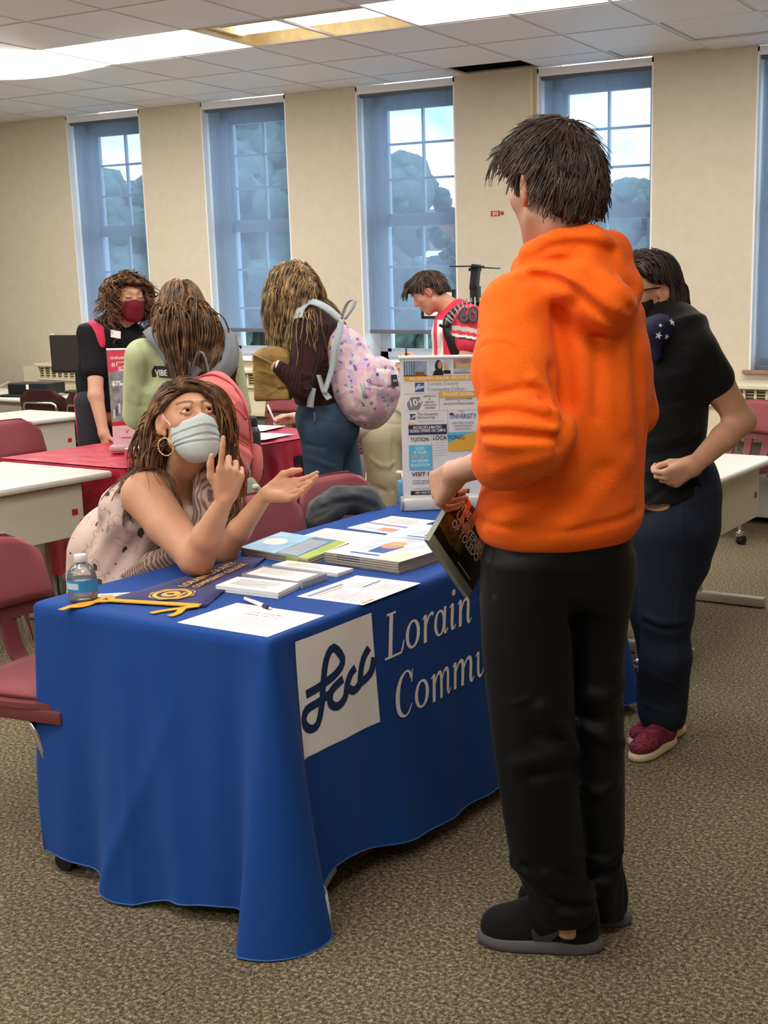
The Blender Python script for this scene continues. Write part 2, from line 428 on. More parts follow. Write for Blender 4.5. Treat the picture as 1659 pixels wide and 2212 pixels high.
def sdf_obj(name, f, lo, hi, h, mats, parent=None, col=None, relax=1, split=None, slack=1.5):
    """mesh a field (heading frame) and link it under its thing (an Empty in the room); col(verts) gives per-point colours;
    split(centres) gives material slots"""
    V, Fq = mesh_sdf(f, lo, hi, h, slack)
    for _ in range(relax):
        acc = np.zeros_like(V); n = np.zeros(len(V))
        for a, b in ((0, 1), (1, 2), (2, 3), (3, 0)):
            for i, j in ((a, b), (b, a)):
                for k in range(3): acc[:, k] += np.bincount(Fq[:, i], V[Fq[:, j], k], len(V))
                n += np.bincount(Fq[:, i], minlength=len(V))
        V = V*.5+.5*acc/np.maximum(n, 1)[:, None]
    c = col(V) if col else None; mi = split(V[Fq].mean(1)) if split else None
    base = np.array(parent.location) if parent is not None else np.zeros(3)
    return mesh_obj(name, W(V)-base, Fq.astype(np.int32), mats, parent, True, mi, c)

# ------------------------------------------------------------------ hair: strands that fall from the scalp and lie on what is under them
def strands(paths, r0, r1, sides=4, flat=1.0, jitter=None):
    """paths (n, m, 3) -> one mesh of tapered strands with a tone per strand in 'Col'"""
    P = np.asarray(paths, float); n, m, _ = P.shape
    T = np.gradient(P, axis=1); T /= np.maximum(np.linalg.norm(T, axis=2, keepdims=True), 1e-9)
    ref = np.broadcast_to(np.array([.31, .62, .72]), T.shape); A = np.cross(T, ref); A /= np.maximum(np.linalg.norm(A, axis=2, keepdims=True), 1e-9); Bv = np.cross(T, A)
    t = np.linspace(0, 1, m); rad = (r0+(r1-r0)*t)*np.where(t < .08, .5+t/.16, 1)
    R = rad[None, :, None]*(np.ones((n, 1, 1)) if jitter is None else jitter[:, None, None])
    V = np.stack([P+R*(math.cos(a)*A+flat*math.sin(a)*Bv) for a in np.arange(sides)*2*PI/sides], 2)
    i = np.arange(n)[:, None, None]; j = np.arange(m-1)[None, :, None]; k = np.arange(sides)[None, None, :]; k2 = (k+1) % sides
    idx = lambda a, b, c: (a*m+b)*sides+c
    Fq = np.stack([idx(i, j, k), idx(i, j, k2), idx(i, j+1, k2), idx(i, j+1, k)], -1).reshape(-1, 4)
    return V.reshape(-1, 3), Fq.astype(np.int32)
def fall(roots, dirs, steps, ds, body, gravity=.25, lift=None, wave=0., wfreq=9., seed=0, curl=0., length=None, pull=None):
    """walk strands from roots: they bend down by gravity and are pushed out of body (a field)"""
    g = np.random.default_rng(seed); p = np.array(roots, float); d = np.array(dirs, float); n = len(p)
    d /= np.linalg.norm(d, axis=1, keepdims=True); out = [p.copy()]; ph = g.uniform(0, 6.28, n); ax = g.normal(size=(n, 3))
    lift = np.full(n, .004) if lift is None else lift; gv = np.full(n, gravity) if np.isscalar(gravity) else gravity
    for s in range(steps):
        a = s*ds*wfreq*2*PI+ph
        d = d+np.array([0, 0, -1.])*gv[:, None]*min(1, .3+s*.12)
        if pull is not None: d = d+pull(p)
        if wave: d = d+wave*np.stack([np.cos(a), np.sin(a*1.1+1), 0*a], 1)
        if curl: d = d+curl*np.stack([np.cos(a), np.sin(a), .3*np.cos(a*.5)], 1)
        d /= np.linalg.norm(d, axis=1, keepdims=True)
        q = p+d*ds; e = body(q.astype(f32)); m = e < lift
        if m.any():
            gr = grad(body, q[m]); q[m] = q[m]+gr*(lift[m]-e[m])[:, None]; 
            dn = (d[m]*gr).sum(1, keepdims=True); d[m] = d[m]-gr*np.minimum(dn, 0)
        if length is not None:
            stop = (s*ds) > length; q[stop] = p[stop]+d[stop]*ds*.02
        p = q; out.append(p.copy())
    return np.stack(out, 1)
def hair_obj(name, paths, r0, r1, mat, parent, tone=(.5, 1.2), tint=None, seed=0, flat=.6):
    g = np.random.default_rng(seed); n, m, _ = np.asarray(paths).shape
    V, Fq = strands(paths, r0, r1, 4, flat, g.uniform(.7, 1.3, n))
    t = g.uniform(tone[0], tone[1], n)[:, None]; c = np.repeat(t, 3, 1)
    if tint is not None: c = c*np.array(tint)[g.integers(0, len(tint), n)]
    base = np.array(parent.location)
    return mesh_obj(name, W(V)-base, Fq, mat, parent, True, None, np.repeat(c, m*4, 0))
def hair_mat(name, root, tip, rough=.42):
    if not name.endswith('_base'): hair_mat(name+'_base', root, tip, .85)
    t = NT(name); a = t.n('Attribute', attribute_name='Col'); v = t.coord(); n = t.noise(v, 26, 4)
    c = t.mix(t.ramp(n, [(.35, (0, 0, 0, 1)), (.68, (1, 1, 1, 1))]), root, tip); c = t.mix(1.0, c, a.outputs['Color'], 'MULTIPLY')
    t.bsdf(c, rough, .45 if rough < .8 else .08); MATS[name] = t.m; return t.m
def base(m): return MATS[m.name+'_base']
# ------------------------------------------------------------------ the room
CEIL = 3.008; T = .6096
def carpet_mat():
    t = NT('carpet'); v = t.coord()
    a = t.noise(v, 95, 2, .6); b = t.noise(v, 230, 2, .7); c = t.noise(v, 1.3, 2)
    f = t.math('ADD', t.math('MULTIPLY', a, .55), t.math('MULTIPLY', b, .45))
    col = t.ramp(f, [(.37, '#2f291f'), (.47, '#5b5141'), (.54, '#7c705a'), (.64, '#b3a788')])
    col = t.mix(t.math('MULTIPLY', c, .3), col, '#4f483d', 'MIX')
    t.bsdf(col, .95, .1, 0, t.bump(f, .8, .004)); return t.m
def wall_mat():
    t = NT('beige_paint'); v = t.coord(); n = t.noise(v, 14, 3); b = t.noise(v, 320, 2)
    t.bsdf(t.ramp(n, [(.3, '#c8bea9'), (.7, '#cdc4b0')]), .7, .25, 0, t.bump(b, .12, .001)); return t.m
def tile_mat():
    t = NT('ceiling_tile'); v = t.coord(); n = t.noise(v, 210, 2); 
    t.bsdf(t.ramp(n, [(.35, '#e2e3e4'), (.6, '#ecedee')]), .5, .35, 0, t.bump(n, .25, .001)); return t.m
M_CARPET, M_WALL, M_TILE = carpet_mat(), wall_mat(), tile_mat()
M_BAR = plain('grid_bar', '#d8d7d5', .45); M_DARK = plain('painted_dark', '#1c1a18', .9, .1, vary=.4, vscale=6)
M_REVEAL = plain('white_reveal', '#e6e8e8', .6); M_FRAME = plain('window_frame_grey', '#b4bcc6', .45)
M_SILL = plain('brown_sill', '#8a6a55', .5, vary=.2, vscale=20); M_WHITE = plain('white_paint', '#e9e9e6', .5)
X0, X1, Y0, YW = -3.2, 11.6, -12.2, -.30
fl = MB().box(((X0+X1)/2, (Y0+.1)/2, -.05), (X1-X0+.4, .1-Y0+.4, .1)).build('floor', M_CARPET); props(fl, kind='structure')
OPEN = [(.235, 1.10), (1.77, 2.635), (3.30, 4.165), (4.835, 5.70), (6.405, 7.27)]; SILL = .96
w = MB(); xs = [X0]+[q for o in OPEN for q in o]+[X1]
for i in range(0, len(xs), 2): w.box(((xs[i]+xs[i+1])/2, (YW+.08)/2, 1.56), (xs[i+1]-xs[i], .08-YW, 3.12))
for a, b in OPEN: w.box(((a+b)/2, (YW+.08)/2, SILL/2), (b-a, .08-YW, SILL))
props(w.build('wall_window_side', M_WALL), kind='structure')
for nm, c, s in (('wall_left', (X0-.06, (Y0)/2, 1.56), (.12, -Y0+.3, 3.12)), ('wall_right', (X1+.06, Y0/2, 1.56), (.12, -Y0+.3, 3.12)), ('wall_rear', ((X0+X1)/2, Y0-.06, 1.56), (X1-X0, .12, 3.12))):
    props(MB().box(c, s).build(nm, M_WALL), kind='structure')
# ceiling: lay-in tiles in a bar grid, one edge tile missing, one lifted
FIX = [(0, 3), (2, 3), (4, 3), (6, 3), (8, 3), (10, 3), (12, 3)] + [(c, r) for r in (7, 11, 15) for c in (-2, 1, 4, 7, 10)] + [(13, 11), (13, 15)]  # last pair is unseen, added as fill light from the right and rear
holes = {(c+k, r) for c, r in FIX for k in (0, 1)} | {(7, 0)}
cm = MB()
for c in range(-6, 20):
    for r in range(0, 20):
        if (c, r) in holes: continue
        y1 = -T*r if r else YW; y0 = -T*(r+1); x0, x1 = T*c, T*(c+1); g = .016
        dz = .012 if (c, r) in ((10, 1), (9, 0)) else 0.
        cm.box(((x0+x1)/2, (y0+y1)/2, CEIL+.006+dz), (x1-x0-2*g, y1-y0-(2*g if r else g), .018))
cl = cm.build('ceiling', M_TILE); props(cl, kind='structure')
gb = MB()
for c in range(-6, 21): gb.box((T*c, (Y0+YW)/2, CEIL+.006), (.024, YW-Y0, .012))
for r in range(1, 20): gb.box(((X0+X1)/2, -T*r, CEIL+.0055), (X1-X0, .024, .0118))
gb.box(((X0+X1)/2, YW-.008, CEIL+.004), (X1-X0, .016, .012))
gb.build('ceiling_grid', M_BAR, cl)
pl = MB().box(((X0+X1)/2, Y0/2+.02, CEIL+.22), (X1-X0+.4, -Y0+.5, .04)); pl.box((T*7.5, YW-.006, CEIL+.115), (T*1.6, .008, .19)); pl.build('plenum_dark_liner', M_DARK, cl)  # dark sheet added behind the missing tile stands in for shade in the opening
# chase pipe beside window 4 and the head trims
tr = MB().box((4.80, YW-.011, 1.5), (.028, .022, 3.0)).build('trim_1', plain('chase_cream', '#cdc29a', .5)); props(tr, kind='structure')
def build_window(i, a, b):
    root = thing('window_%d' % i, None, None, ((a+b)/2, 0, 0), kind='structure'); hw = (b-a)/2; yg = -.045
    m = MB()                                                       # white reveal boards at both sides and above
    for sx in (-1, 1): m.box((sx*(hw-.006), -.15, (SILL+CEIL)/2), (.012, .30, CEIL-SILL))
    m.box((0, -.15, 2.985), (2*hw, .30, .03)); m.box((0, -.285, 2.975), (2*hw, .02, .05)); m.build('window_reveal', M_REVEAL, root)
    MB().box((0, -.17, SILL+.012), (2*hw+.07, .34, .024), bev=.004).build('window_sill', M_SILL if i == 5 else M_REVEAL, root)  # overexposed daylight put into the colour as white; only the last sill stays brown
    m = MB(); t = .075
    for sx in (-1, 1): m.box((sx*(hw-.012-t/2), yg, (SILL+2.97)/2), (t, .09, 2.97-SILL))
    m.box((0, yg, 2.93), (2*hw-.02, .09, .09)); m.box((0, yg, SILL+.05), (2*hw-.02, .09, .07)); m.build('window_frame', M_FRAME, root)
    gw = hw-.012-t; zz = [(2.07, 2.885, 'upper_sash', yg), (SILL+.085, 2.03, 'lower_sash', yg-.035)]
    for z0, z1, nm, y in zz:
        m = MB(); s = .032
        for sx in (-1, 1): m.box((sx*(gw-s/2), y, (z0+z1)/2), (s, .035, z1-z0))
        m.box((0, y, z1-s/2), (2*gw, .035, s)); m.box((0, y, z0-.01), (2*gw, .035, .07))
        m.box((0, y, (z0+z1)/2), (.016, .028, z1-z0))
        for k in (1, 2): m.box((0, y, z0+.02+(z1-z0-.04)*k/3), (2*gw, .026, .016))
        sh = m.build(nm, M_FRAME, root)
        MB().box((0, y, (z0+z1)/2), (2*gw-.02, .004, z1-z0-.02)).build('glass', M_GLASS, sh)
    return root
def glass_mat():
    t = NT('window_glass'); a = t.n('BsdfTransparent'); a.inputs['Color'].default_value = (.86, .93, .96, 1); g = t.n('BsdfGlossy'); g.inputs['Roughness'].default_value = .03
    fr = t.n('LayerWeight'); fr.inputs['Blend'].default_value = .12; m = t.n('MixShader'); t.link(fr.outputs['Fresnel'], m.inputs[0]); t.link(a.outputs[0], m.inputs[1]); t.link(g.outputs[0], m.inputs[2])
    t.link(m.outputs[0], t.out.inputs['Surface']); return t.m
M_GLASS = glass_mat()
for i, (a, b) in enumerate(OPEN): build_window(i+1, a, b)
# roller shades of thin see-through cloth
def shade_mat():
    t = NT('shade_cloth'); a = t.n('BsdfTransparent'); a.inputs['Color'].default_value = (.87, .93, .99, 1)
    d = t.n('BsdfTranslucent'); d.inputs['Color'].default_value = lin('#a0a9b8'); e = t.n('BsdfDiffuse'); e.inputs['Color'].default_value = lin('#8b93a2')
    m1 = t.n('MixShader'); m1.inputs[0].default_value = .45; t.link(d.outputs[0], m1.inputs[1]); t.link(e.outputs[0], m1.inputs[2])
    v = t.coord(scale=(1, 1, .06)); n = t.noise(v, 90, 2); k = t.n('MapRange'); t.link(n, k.inputs[0]); k.inputs[3].default_value = .34; k.inputs[4].default_value = .46
    m = t.n('MixShader'); t.link(k.outputs[0], m.inputs[0]); t.link(a.outputs[0], m.inputs[1]); t.link(m1.outputs[0], m.inputs[2])
    t.link(m.outputs[0], t.out.inputs['Surface']); return t.m
M_SHADE = shade_mat(); M_ROLL = plain('shade_bar_grey', '#5c5f66', .5)
SHL = ['half-drawn grey see-through shade on the leftmost window', 'half-drawn grey see-through shade on the window behind the long brown hair', 'half-drawn grey see-through shade on the window behind the red jersey', 'half-drawn grey see-through shade on the window behind the orange hoodie', 'grey see-through shade drawn down to the brown sill at far right']
for i, (a, b) in enumerate(OPEN):
    r = thing('roller_shade', SHL[i], 'window shade', ((a+b)/2, -.25, 2.95), group='roller shades on the windows'); L = b-a-.03; zb = -1.745 if i < 4 else -1.955
    m = MB(); m.tube([(-L/2, 0, 0), (L/2, 0, 0)], .022, 14); m.build('roller', M_ROLL, r, True, 40)
    MB().box((0, .012, zb/2), (L-.02, .0012, -zb)).build('shade_fabric', M_SHADE, r)
    MB().box((0, .012, zb), (L-.015, .012, .03), bev=.004).build('bottom_bar', M_ROLL, r)
# outside: ground, treetops, brick block
M_GROUND = plain('outside_pavement', '#c3c6c2', .9, vary=.12, vscale=1.5); M_LEAF = plain('outside_leaves', '#435247', .8, vary=.6, vscale=9, bump=.8, bscale=6); M_TRUNK = plain('bark', '#54473a', .9)
props(MB().box((-20, 90, -.6), (300, 178, .2)).build('ground_outside', M_GROUND), kind='structure')
def out_at(px, py, dist): p = W(at(px, py, dist)); return p
def tree(px, py_top, dist, rad, label):
    p = out_at(px, py_top, dist); h = p[2]+.5; base = (p[0], p[1], -.5); r = thing('tree', label, 'tree', base, group='trees outside the windows')
    MB().tube([(0, 0, 0), (.1, 0, h*.35), (0, .1, h*.6)], [.28, .2, .12], 8).build('trunk', M_TRUNK, r, True)
    bm = bmesh.new(); g = np.random.default_rng(int(px))
    for k in range(260):
        big = k < 50; a = g.uniform(0, 6.28); zz = g.uniform(.30, 1.0); rr = rad*math.sin(min(1, (1.04-zz)*2.0)*PI/2)*(g.uniform(.3, .85) if big else g.uniform(.75, 1.1))
        bmesh.ops.create_icosphere(bm, subdivisions=2, radius=rad*(g.uniform(.20, .30) if big else g.uniform(.05, .13)), matrix=Matrix.Translation((rr*math.cos(a), rr*math.sin(a), h*zz-rad*(.20 if big else .06))))
    for v in bm.verts: v.co *= 1; v.co += Vector(g.normal(size=3))*rad*.012
    me = bpy.data.meshes.new('crown'); bm.to_mesh(me); bm.free(); me.materials.append(M_LEAF); me.polygons.foreach_set('use_smooth', np.ones(len(me.polygons), bool)); o = bpy.data.objects.new('crown', me); COL.objects.link(o); o.parent = r
tree(560, 245, 22, 2.6, 'tall green tree outside the second window from the left')
tree(215, 372, 16, 1.5, 'green tree outside the leftmost window')
tree(862, 335, 15, 1.0, 'rounded green tree outside the window behind the red jersey')
tree(1372, 385, 40, 2.2, 'bushy green tree outside the window behind the orange hoodie')
tree(1300, 425, 46, 2.4, 'low distant green tree outside the window behind the orange hoodie')
bld = thing('brick_building', 'low brick building with pale bands outside the left windows', 'building', (-21.5, 32, -.5))
MB().box((0, 4, 2.4), (15, 8, 4.8)).build('brick_wall', plain('brick_wall_outside', '#7a5c52', .9, vary=.25, vscale=30), bld)
for zb in (1.6, 3.4): MB().box((0, -.03, zb), (15, .1, .22)).build('stone_band', M_REVEAL, bld)
MB().box((0, 4, 4.9), (15.4, 8.4, .25)).build('roof', M_ROLL, bld)
for k in range(5):
    for zb in (.8, 2.5): MB().box((-6+k*3, -.02, zb), (1.2, .08, 1.2)).build('window_pane', M_ROLL, bld)
# ceiling fixtures
def lens_mat():
    t = NT('light_lens'); e = t.n('Emission'); e.inputs['Color'].default_value = lin('#fff9f2'); e.inputs['Strength'].default_value = LAMP
    t.link(e.outputs[0], t.out.inputs['Surface']); return t.m
M_LENS = lens_mat(); M_TUBE = emit('lit_tube', '#fff8ee', 5.0); M_HOUS = plain('fixture_enamel', '#e7d3a0', .4, vary=.12, vscale=14); M_OFF = plain('unlit_tube', '#8f8b88', .35); M_PLATE = plain('reflector_plate', '#6d5149', .4)
FLAB = {(0, 3): 'ceiling light panel at the far left end of the row', (2, 3): 'leftmost ceiling light with a sagging diffuser', (4, 3): 'flat white ceiling light between the sagging one and the open one', (6, 3): 'open ceiling light without diffuser showing its tubes', (8, 3): 'bright ceiling light right of the open fixture'}
def fixture(c, r):
    cx, cy = T*(c+1), -T*(r+.5); hx, hy = T-.014, T/2-.014
    lab = FLAB.get((c, r), 'unseen lit rectangular ceiling light panel put out of the picture above the room'); o = thing('ceiling_light', lab, 'ceiling light', (cx, cy, CEIL), group='fluorescent ceiling lights')
    m = MB()
    for s in (-1, 1): m.box((s*(hx+.002), 0, .055), (.006, 2*hy, .10)); m.box((0, s*(hy+.002), .055), (2*hx, .006, .10))
    m.box((0, 0, .108), (2*hx, 2*hy, .006)); m.build('housing', M_HOUS, o)
    if (c, r) == (6, 3):
        for y, mm, nm in ((.07, M_TUBE, 'lit_tube'), (-.10, M_OFF, 'dark_tube')): 
            MB().tube([(-hx+.07, y, .05), (hx-.03, y, .05)], .030 if nm == 'lit_tube' else .017, 12).build(nm, mm, o, True, 40)
        for s in (-1, 1): MB().box((s*(hx-.035), -.015, .05), (.03, .30, .05)).build('lamp_holder', M_HOUS, o)
        MB().box((.12, -.145, .09), (2*hx-.5, .05, .02)).build('reflector', M_PLATE, o)
        MB().box((0, -.235, .03), (2*hx-.02, .012, .05), rotm((1, 0, 0), .5)).build('white_reflector_strip', M_WHITE, o)  # no lamp: white colour stands in for the lit edge of the reflector
        return
    n = 17; G = np.zeros((n, 9, 3)); sag = .085 if (c, r) == (2, 3) else .03 if r == 3 else .06  # drop of the other diffusers is shaped to graze the ceiling with light
    for i in range(n):
        for j in range(9):
            u, v = i/(n-1)*2-1, j/8*2-1; G[i, j] = (u*hx, v*hy, .004 - sag*(1-u*u)*(.35+.65*max(0, -v) if sag > .05 else 1-v*v))
    V, Fc = solid_sheet(G, .003); mesh_obj('diffuser', V, Fc, M_LENS, o, True)
for c, r in FIX: fixture(c, r)
# radiator cabinet under the windows
M_RAD = plain('radiator_cream', '#d9ceb0', .5); M_RADL = plain('radiator_shaded_lower', '#a8a598', .6); M_GAP = plain('grille_gap', '#7b7158', .8)
rd = thing('radiator_cabinet', 'long cream radiator cabinet with grille along the window wall', 'radiator', (5.3, -.462, 0)); rx0, rx1 = -5.35, 6.2
MB().box(((rx0+rx1)/2, 0, .895), (rx1-rx0, .30, .03), bev=.006).build('cabinet_top', M_RAD, rd)
m = MB(); m.box(((rx0+rx1)/2, .0, .66), (rx1-rx0, .24, .20)); m.box(((rx0+rx1)/2, -.137, .56), (rx1-rx0, .02, .03)); m.box(((rx0+rx1)/2, -.134, .775), (rx1-rx0, .012, .02)); m.build('front_panel', M_RAD, rd)
MB().box(((rx0+rx1)/2, .03, .30), (rx1-rx0, .22, .50)).build('lower_panel', M_RADL, rd)  # greyer colour carries the shadow on this recessed panel
MB().box(((rx0+rx1)/2, .02, .83), (rx1-rx0, .20, .10)).build('grille_back', M_GAP, rd)
m = MB(); nb = int((rx1-rx0)/.075)
for k in range(nb+1): m.box((rx0+.02+k*(rx1-rx0-.04)/nb, -.118, .83), (.016, .012, .10))
for k in range(5): m.box(((rx0+rx1)/2, -.105, .79+k*.02), (rx1-rx0, .006, .006))
m.build('grille', M_RAD, rd)
MB().box((rx0-.13, .03, .435), (.22, .2, .87)).build('end_filler', M_RAD, rd)
# red window number plate with a round dot
sg = thing('wall_sticker', 'small red rectangular 373 sticker with a red dot on the pillar', 'sticker', (4.513, YW-.002, 2.05)); M_RED = plain('sticker_red', '#a5141f', .5)
MB().box((-.02, 0, 0), (.075, .003, .036)).build('plate', M_RED, sg); MB().lathe([(.014, -.0015), (.014, .0015)], (.036, 0, 0), 20, rotm((1, 0, 0), PI/2)).build('dot', M_RED, sg)
Page((-.02, -.0016, -.012), (1, 0, 0), (0, 0, 1), .0004).text('373', 0, 0, .032, M_WHITE, 'CENTER', bold=.02).build('number', sg)
# ------------------------------------------------------------------ furniture
def plastic(name, c): 
    t = NT(name); v = t.coord(); n = t.noise(v, 420, 2); t.bsdf(t.ramp(n, [(.3, c), (.75, tuple(min(1, q*1.25) for q in lin(c)[:3])+(1,))]), .42, .45, 0, t.bump(n, .12, .0006)); return t.m
def fabric(name, c, d=.75, sc=500, sheen=.1, bump=.25):
    t = NT(name); v = t.coord(); n = t.noise(v, sc, 2); w = t.noise(v, 9, 3); k = lin(c)
    col = t.ramp(n, [(.3, tuple(q*d for q in k[:3])+(1,)), (.7, k)]); col = t.mix(t.math('MULTIPLY', w, .25), col, tuple(q*.8 for q in k[:3])+(1,))
    t.bsdf(col, .85, .2, 0, t.bump(n, bump, .0008), sheen); return t.m
M_MAR = plastic('maroon_plastic', '#6b3436'); M_MARPAD = fabric('rose_maroon_fabric', '#9a5258', .75, 600); M_MARDK = plastic('dark_maroon_plastic', '#3a1618')
M_CHR = plain('chrome', '#d7d7d8', .18, .5, 1.0); M_BLK = plain('black_rubber', '#141414', .6); M_BLKP = plain('black_plastic', '#17181a', .35)
M_TOP = plain('table_laminate', '#d6d2c6', .38, vary=.03, vscale=40); M_EDGE = plain('table_edge', '#cfcab9', .45); M_STEEL = plain('grey_beige_steel', '#a09a88', .4, .4, .2); M_PANEL = plain('panel_cream', '#cdc8b6', .5)
def make_chair(name, label, loc, rz, plast, pad, group, padded=True):
    r = thing(name, label, 'chair', (loc[0], loc[1], 0), rz, group)
    yb = lambda z: -.205-.20*max(0, z-.46)
    n, k = 15, 9; G = np.zeros((n, k, 3))
    for i in range(n):
        for j in range(k):
            u = i/(n-1)*2-1; v = j/(k-1); z = .585+.245*v; e = max(0, (v-.62)/.38); hw = .232-.012*v-.05*e**3*1.0
            zz = z-.030*max(0, abs(u)-.7)/.3*e*1.4; G[i, j] = (u*hw, yb(z)+.038*u*u, zz)
    V, Fc = solid_sheet(G, .010); m = MB().add(V, Fc)
    for xc in (-.195, -.068, .068, .195):                            # slats curving into the seat
        S = smooth_path([(0, yb(.60), .60), (0, yb(.52)-.004, .52), (0, -.185, .462), (0, -.10, .447)], 12); Q = np.zeros((12, 3, 3))
        for i in range(12):
            for j in range(3): Q[i, j] = S[i]+np.array([xc+(j-1)*(.036 if abs(xc) > .1 else .028), .038*(xc/.23)**2, 0])
        V, Fc = solid_sheet(Q, .012); m.add(V, Fc)
    m.build('backrest', plast, r, auto=40)
    G = np.zeros((13, 13, 3))
    for i in range(13):
        for j in range(13):
            u = i/12*2-1; v = j/12*2-1; e = (abs(u)**4+abs(v)**4)**.25; s = max(abs(u), abs(v))/max(e, 1e-6) if e > 0 else 1
            G[i, j] = (u*.232*s, .01+v*.225*s, .452-.03*max(0, v-.5)**1.5*2+.012*(u*u)-.008*(1-v*v))
    V, Fc = solid_sheet(G, .014); m = MB().add(V, Fc)
    for s in (-1, 1): m.box((s*.222, .0, .432), (.014, .40, .036), bev=.004)
    m.box((0, .225, .420), (.40, .014, .034), bev=.004); m.build('seat', plast, r, auto=40)
    if padded:
        G = np.zeros((11, 9, 3))
        for i in range(11):
            for j in range(9):
                u = i/10*2-1; v = j/8; z = .628+.195*v; e = max(0, (v-.55)/.45); hw = .212-.012*v-.045*e**3
                G[i, j] = (u*hw, yb(z)+.038*u*u+.013+.006*(1-u**6)*(1-(2*v-1)**6), z-.022*max(0, abs(u)-.7)/.3*e)
        V, Fc = solid_sheet(G, .016); mesh_obj('back_pad', V, Fc, pad, r, True)
        G = np.zeros((11, 11, 3))
        for i in range(11):
            for j in range(11):
                u = i/10*2-1; v = j/10*2-1; e = (abs(u)**4+abs(v)**4)**.25; s = max(abs(u), abs(v))/max(e, 1e-6) if e > 0 else 1
                G[i, j] = (u*.195*s, .012+v*.185*s, .468-.012*max(0, v-.5)*2+.006*(1-u*u))
        V, Fc = solid_sheet(G, .014); mesh_obj('seat_pad', V, Fc, pad, r, True)
    p = [(-.15, yb(.50)-.012, .50), (-.15, yb(.70)-.016, .70), (-.12, yb(.735)-.018, .735), (.12, yb(.735)-.018, .735), (.15, yb(.70)-.016, .70), (.15, yb(.50)-.012, .50)]
    MB().tube([p[0], p[1], (-.145, p[1][1], .722), p[2], p[3], (.145, p[4][1], .722), p[4], p[5]], .010, 8).build('back_loop', M_CHR, r, True)
    for sx in (-1, 1):
        for sy in (-1, 1):
            pt = smooth_path([(sx*.19, sy*.02, .425), (sx*.205, sy*.09, .39), (sx*.20, sy*.17, .16), (sx*.203, sy*.175, .085)], 12)
            lg = MB().tube(pt, .0125, 8).build('leg', M_CHR, r, True)
            m = MB(); m.box((sx*.203, sy*.175, .066), (.034, .05, .03), bev=.006); m.cur = 1
            for q in (-.012, .012): m.lathe([(.027, -.009), (.029, 0), (.027, .009)], (sx*.203+q, sy*.175-.012, .0295), 14, rotm((0, 1, 0), PI/2))
            m.build('caster', [M_CHR, M_BLK], lg, auto=40)
    return r
make_chair('stacking_chair', 'rose maroon padded chair in the left foreground beside the water bottle', (6.27, -5.90), -PI/2+.14, M_MAR, M_MARPAD, 'maroon padded chairs')
make_chair('stacking_chair', 'maroon chair carrying the seated woman in the floral tank top', W(np.array([-1.20, 3.86, 0]))[:2], math.atan2(dirw((.45, -.9, 0))[1], dirw((.45, -.9, 0))[0])-PI/2, M_MAR, M_MARPAD, 'maroon padded chairs')
make_chair('stacking_chair', 'empty maroon padded chair just behind the outstretched palm', (6.44, -4.99), -PI/2-.06, M_MAR, M_MARPAD, 'maroon padded chairs')
CH_J = make_chair('stacking_chair', 'maroon padded chair with a dark grey jacket over its back', (6.40, -4.50), -PI/2-.06, M_MAR, M_MARPAD, 'maroon padded chairs')
make_chair('stacking_chair', 'rose maroon padded chair beyond the red cloth between the left white tables', (3.52, -3.58), -PI/2+.1, M_MAR, M_MARPAD, 'maroon padded chairs')
make_chair('stacking_chair', 'dark maroon chair seen from behind at the computer table, left of the printer box', (1.62, -1.74), 0.10, M_MARDK, M_MARPAD, 'dark maroon chairs at the computer table', False)
make_chair('stacking_chair', 'dark maroon chair seen from behind beside the curly haired woman', (2.16, -1.80), -.15, M_MARDK, M_MARPAD, 'dark maroon chairs at the computer table', False)
make_chair('stacking_chair', 'pink maroon chair by the radiator below the brown paper bag', (3.10, -1.12), PI+.15, M_MAR, M_MARPAD, 'maroon padded chairs')
make_chair('stacking_chair', 'pink maroon chair by the radiator right of the paper bag', (3.70, -1.15), PI+.4, M_MAR, M_MARPAD, 'maroon padded chairs')
make_chair('stacking_chair', 'maroon chair on casters behind the bent elbow at right', (6.55, -.98), PI-.35, M_MAR, M_MARPAD, 'maroon padded chairs')
make_chair('stacking_chair', 'maroon chair cut off by the right edge of the picture', (7.42, -1.75), PI/2+.2, M_MAR, M_MARPAD, 'maroon padded chairs')
make_chair('stacking_chair', 'maroon chair mostly hidden between the orange hoodie and the dark jeans, one caster showing', (6.97, -3.72), 0, M_MAR, M_MARPAD, 'maroon padded chairs')
M_STK = plain('red_sticker', '#b3202c', .5)
def training_table(label, x0, x1, y0, y1, panel, group, z=.725):
    cx, cy = (x0+x1)/2, (y0+y1)/2; r = thing('training_table', label, 'table', (cx, cy, 0), 0, group); lx, ly = x1-x0, y1-y0
    bm = MB(); bm.box((0, 0, z-.016), (lx, ly, .032), bev=.012); bm.build('tabletop', M_TOP, r, auto=45)
    for s in (-1, 1):
        m = MB(); yy = s*(ly/2-.10); m.box((-.02, yy, .36), (.06, .035, .66), bev=.006); m.box((0, yy, .028), (lx*.98, .05, .045), bev=.008); m.box((0, yy, z-.05), (lx*.7, .04, .035))
        for q in (-1, 1): m.box((q*lx*.18-.02, yy, z-.13), (.03, .02, .30), rotm((0, 1, 0), q*.75))
        m.build('leg', M_STEEL, r, auto=40)
    px = panel*(lx/2-.045)
    pn = MB().box((px, 0, z-.155), (.018, ly-.30, .23), bev=.004).build('modesty_panel', M_PANEL, r)
    MB().box((px+panel*.010, ly/2-.20, z-.16), (.003, .030, .026)).build('sticker', M_STK, pn)
    return r
GT = 'white training tables'
training_table('white training table at far left in front of the computer table', 1.92, 2.56, -3.95, -2.33, 1, GT)
training_table('white training table at left touching the red clothed table', 4.02, 4.74, -5.75, -4.235, 1, GT)
training_table('white training table behind the woman in black at right', 6.60, 7.28, -3.66, -2.50, 1, GT)
